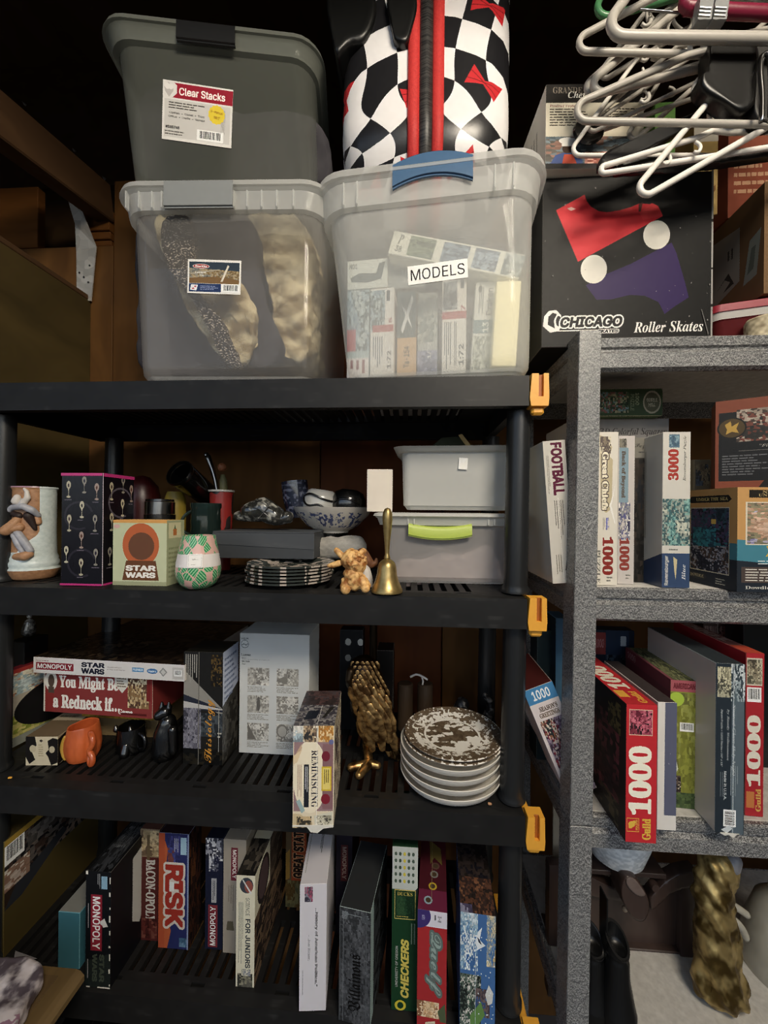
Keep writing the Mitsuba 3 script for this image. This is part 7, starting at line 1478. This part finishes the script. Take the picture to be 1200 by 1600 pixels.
add(k + '__hinge', cbox(abs(q[0] - qa[0]) - .03, .02, .09, .004, (min(qa[0], q[0]) + .015, q[1] + .0, RD + .1)), 'rubber_black')
# gilded robed statue seen from the side
k = L(N('robed_statue'), 'gold statue of a hooded robed figure facing right, seen from the side', 'statue')
mat('old_gold', lambda p, n, uv: mix((.12, .075, .02), (.60, .44, .18), smoothstep(.34, .66, fbm(p.x * 70, p.y * 70, p.z * 45))), .46, metal=.85)
YG = foot(1120, 1578, RD)[1] + .012
def gp(px, py, r, dy=0.): w = onY(px, py, YG + dy); return (w[0], w[1], max(w[2], RD + r * .9), r)
m = blob([[gp(1118, 1352, .022), gp(1112, 1390, .024), gp(1118, 1440, .026), gp(1120, 1490, .026), gp(1124, 1540, .032), gp(1132, 1562, .030)], [gp(1128, 1350, .017), gp(1130, 1385, .016)], [gp(1104, 1500, .018), gp(1100, 1545, .016), gp(1120, 1570, .018)], [gp(1134, 1420, .013, -.006), gp(1140, 1480, .013, -.008), gp(1136, 1520, .016, -.008)]], .004, 8)
n_ = m.vertex_normals; v = m.vertices
fold = np.sin((v[:, 0] * 1.0 + (v[:, 2] - RD) * .45) * 260 + 2.2 * np.sin((v[:, 2] - RD) * 38)) * .0026
m.vertices = v + n_ * fold[:, None]; m.vertices[:, 2] = np.maximum(m.vertices[:, 2], RD + .0006)
add(k + '__robe', rough(m, .0025, 70, 5), 'old_gold', smooth=True)
add(k + '__face', blob([[gp(1142, 1352, .011, -.006), gp(1143, 1372, .0095, -.006)], [gp(1147, 1376, .0035, -.008), gp(1151, 1380, .002, -.008)], [gp(1143, 1388, .006, -.006)]], .0025, 3), 'old_gold', smooth=True)
add(k + '__crown', blob([[gp(1143, 1352, .0115, -.007), gp(1147, 1344, .010, -.007)]], .003, 3), mat('veil_grey', '#77767a', .4), smooth=True)
hd_ = [[gp(1140, 1480, .007, -.012), gp(1150, 1482 + 0, .0045, -.014)]] + [[gp(1147, 1478 + 5 * i, .003, -.015), gp(1152, 1481 + 5 * i, .0028, -.015)] for i in range(4)]
add(k + '__hands', blob(hd_, .002, 2), 'old_gold', smooth=True)
# white pitcher
k = L(N('pitcher'), 'cream white pitcher with a loop handle at the right end of the bottom metal shelf', 'pitcher')
mat('cream_glaze', lambda p, n, uv: mix(lin('#8f8a7a').tolist(), lin('#b9b4a4').tolist(), fbm(p.x * 40, p.y * 40, p.z * 20)), .25, coat=.4)
q = onY(1232, 1480, .10); rp_ = .062
zpt = [zofpx(1200, y, .10) - RD for y in (1565, 1520, 1470, 1425, 1402)]
add(k + '__body', xf(lathe([(0, 0), (rp_ * .55, 0), (rp_ * .7, zpt[0] * .5), (rp_ * .97, zpt[1]), (rp_, (zpt[1] + zpt[2]) / 2), (rp_ * .9, zpt[2] + .012), (rp_ * .68, zpt[3] + .01), (rp_ * .45, zpt[4]), (rp_ * .4, zpt[4] + .006), (rp_ * .34, zpt[4] + .006), (rp_ * .3, zpt[4]), (0, zpt[3])], 48), at((q[0], q[1], RD + .0004))), 'cream_glaze', smooth=50)
hx = q[0] - rp_
add(k + '__handle', tube(spl([onY(1168, 1430, .09), onY(1140, 1412, .088), onY(1122, 1410, .087), onY(1119, 1426, .087), onY(1138, 1434, .087), onY(1166, 1466, .092)], 30), .0055, 10), 'cream_glaze', smooth=True)
b = B('pale_card', 'pale curved card edge standing behind the speckled post beside the black shelf', 'card', 862, 884, 1268, 1560, RD + .0006, Y=.16, D=.004, col='#a89a84', mat='card_matte', H=.30)
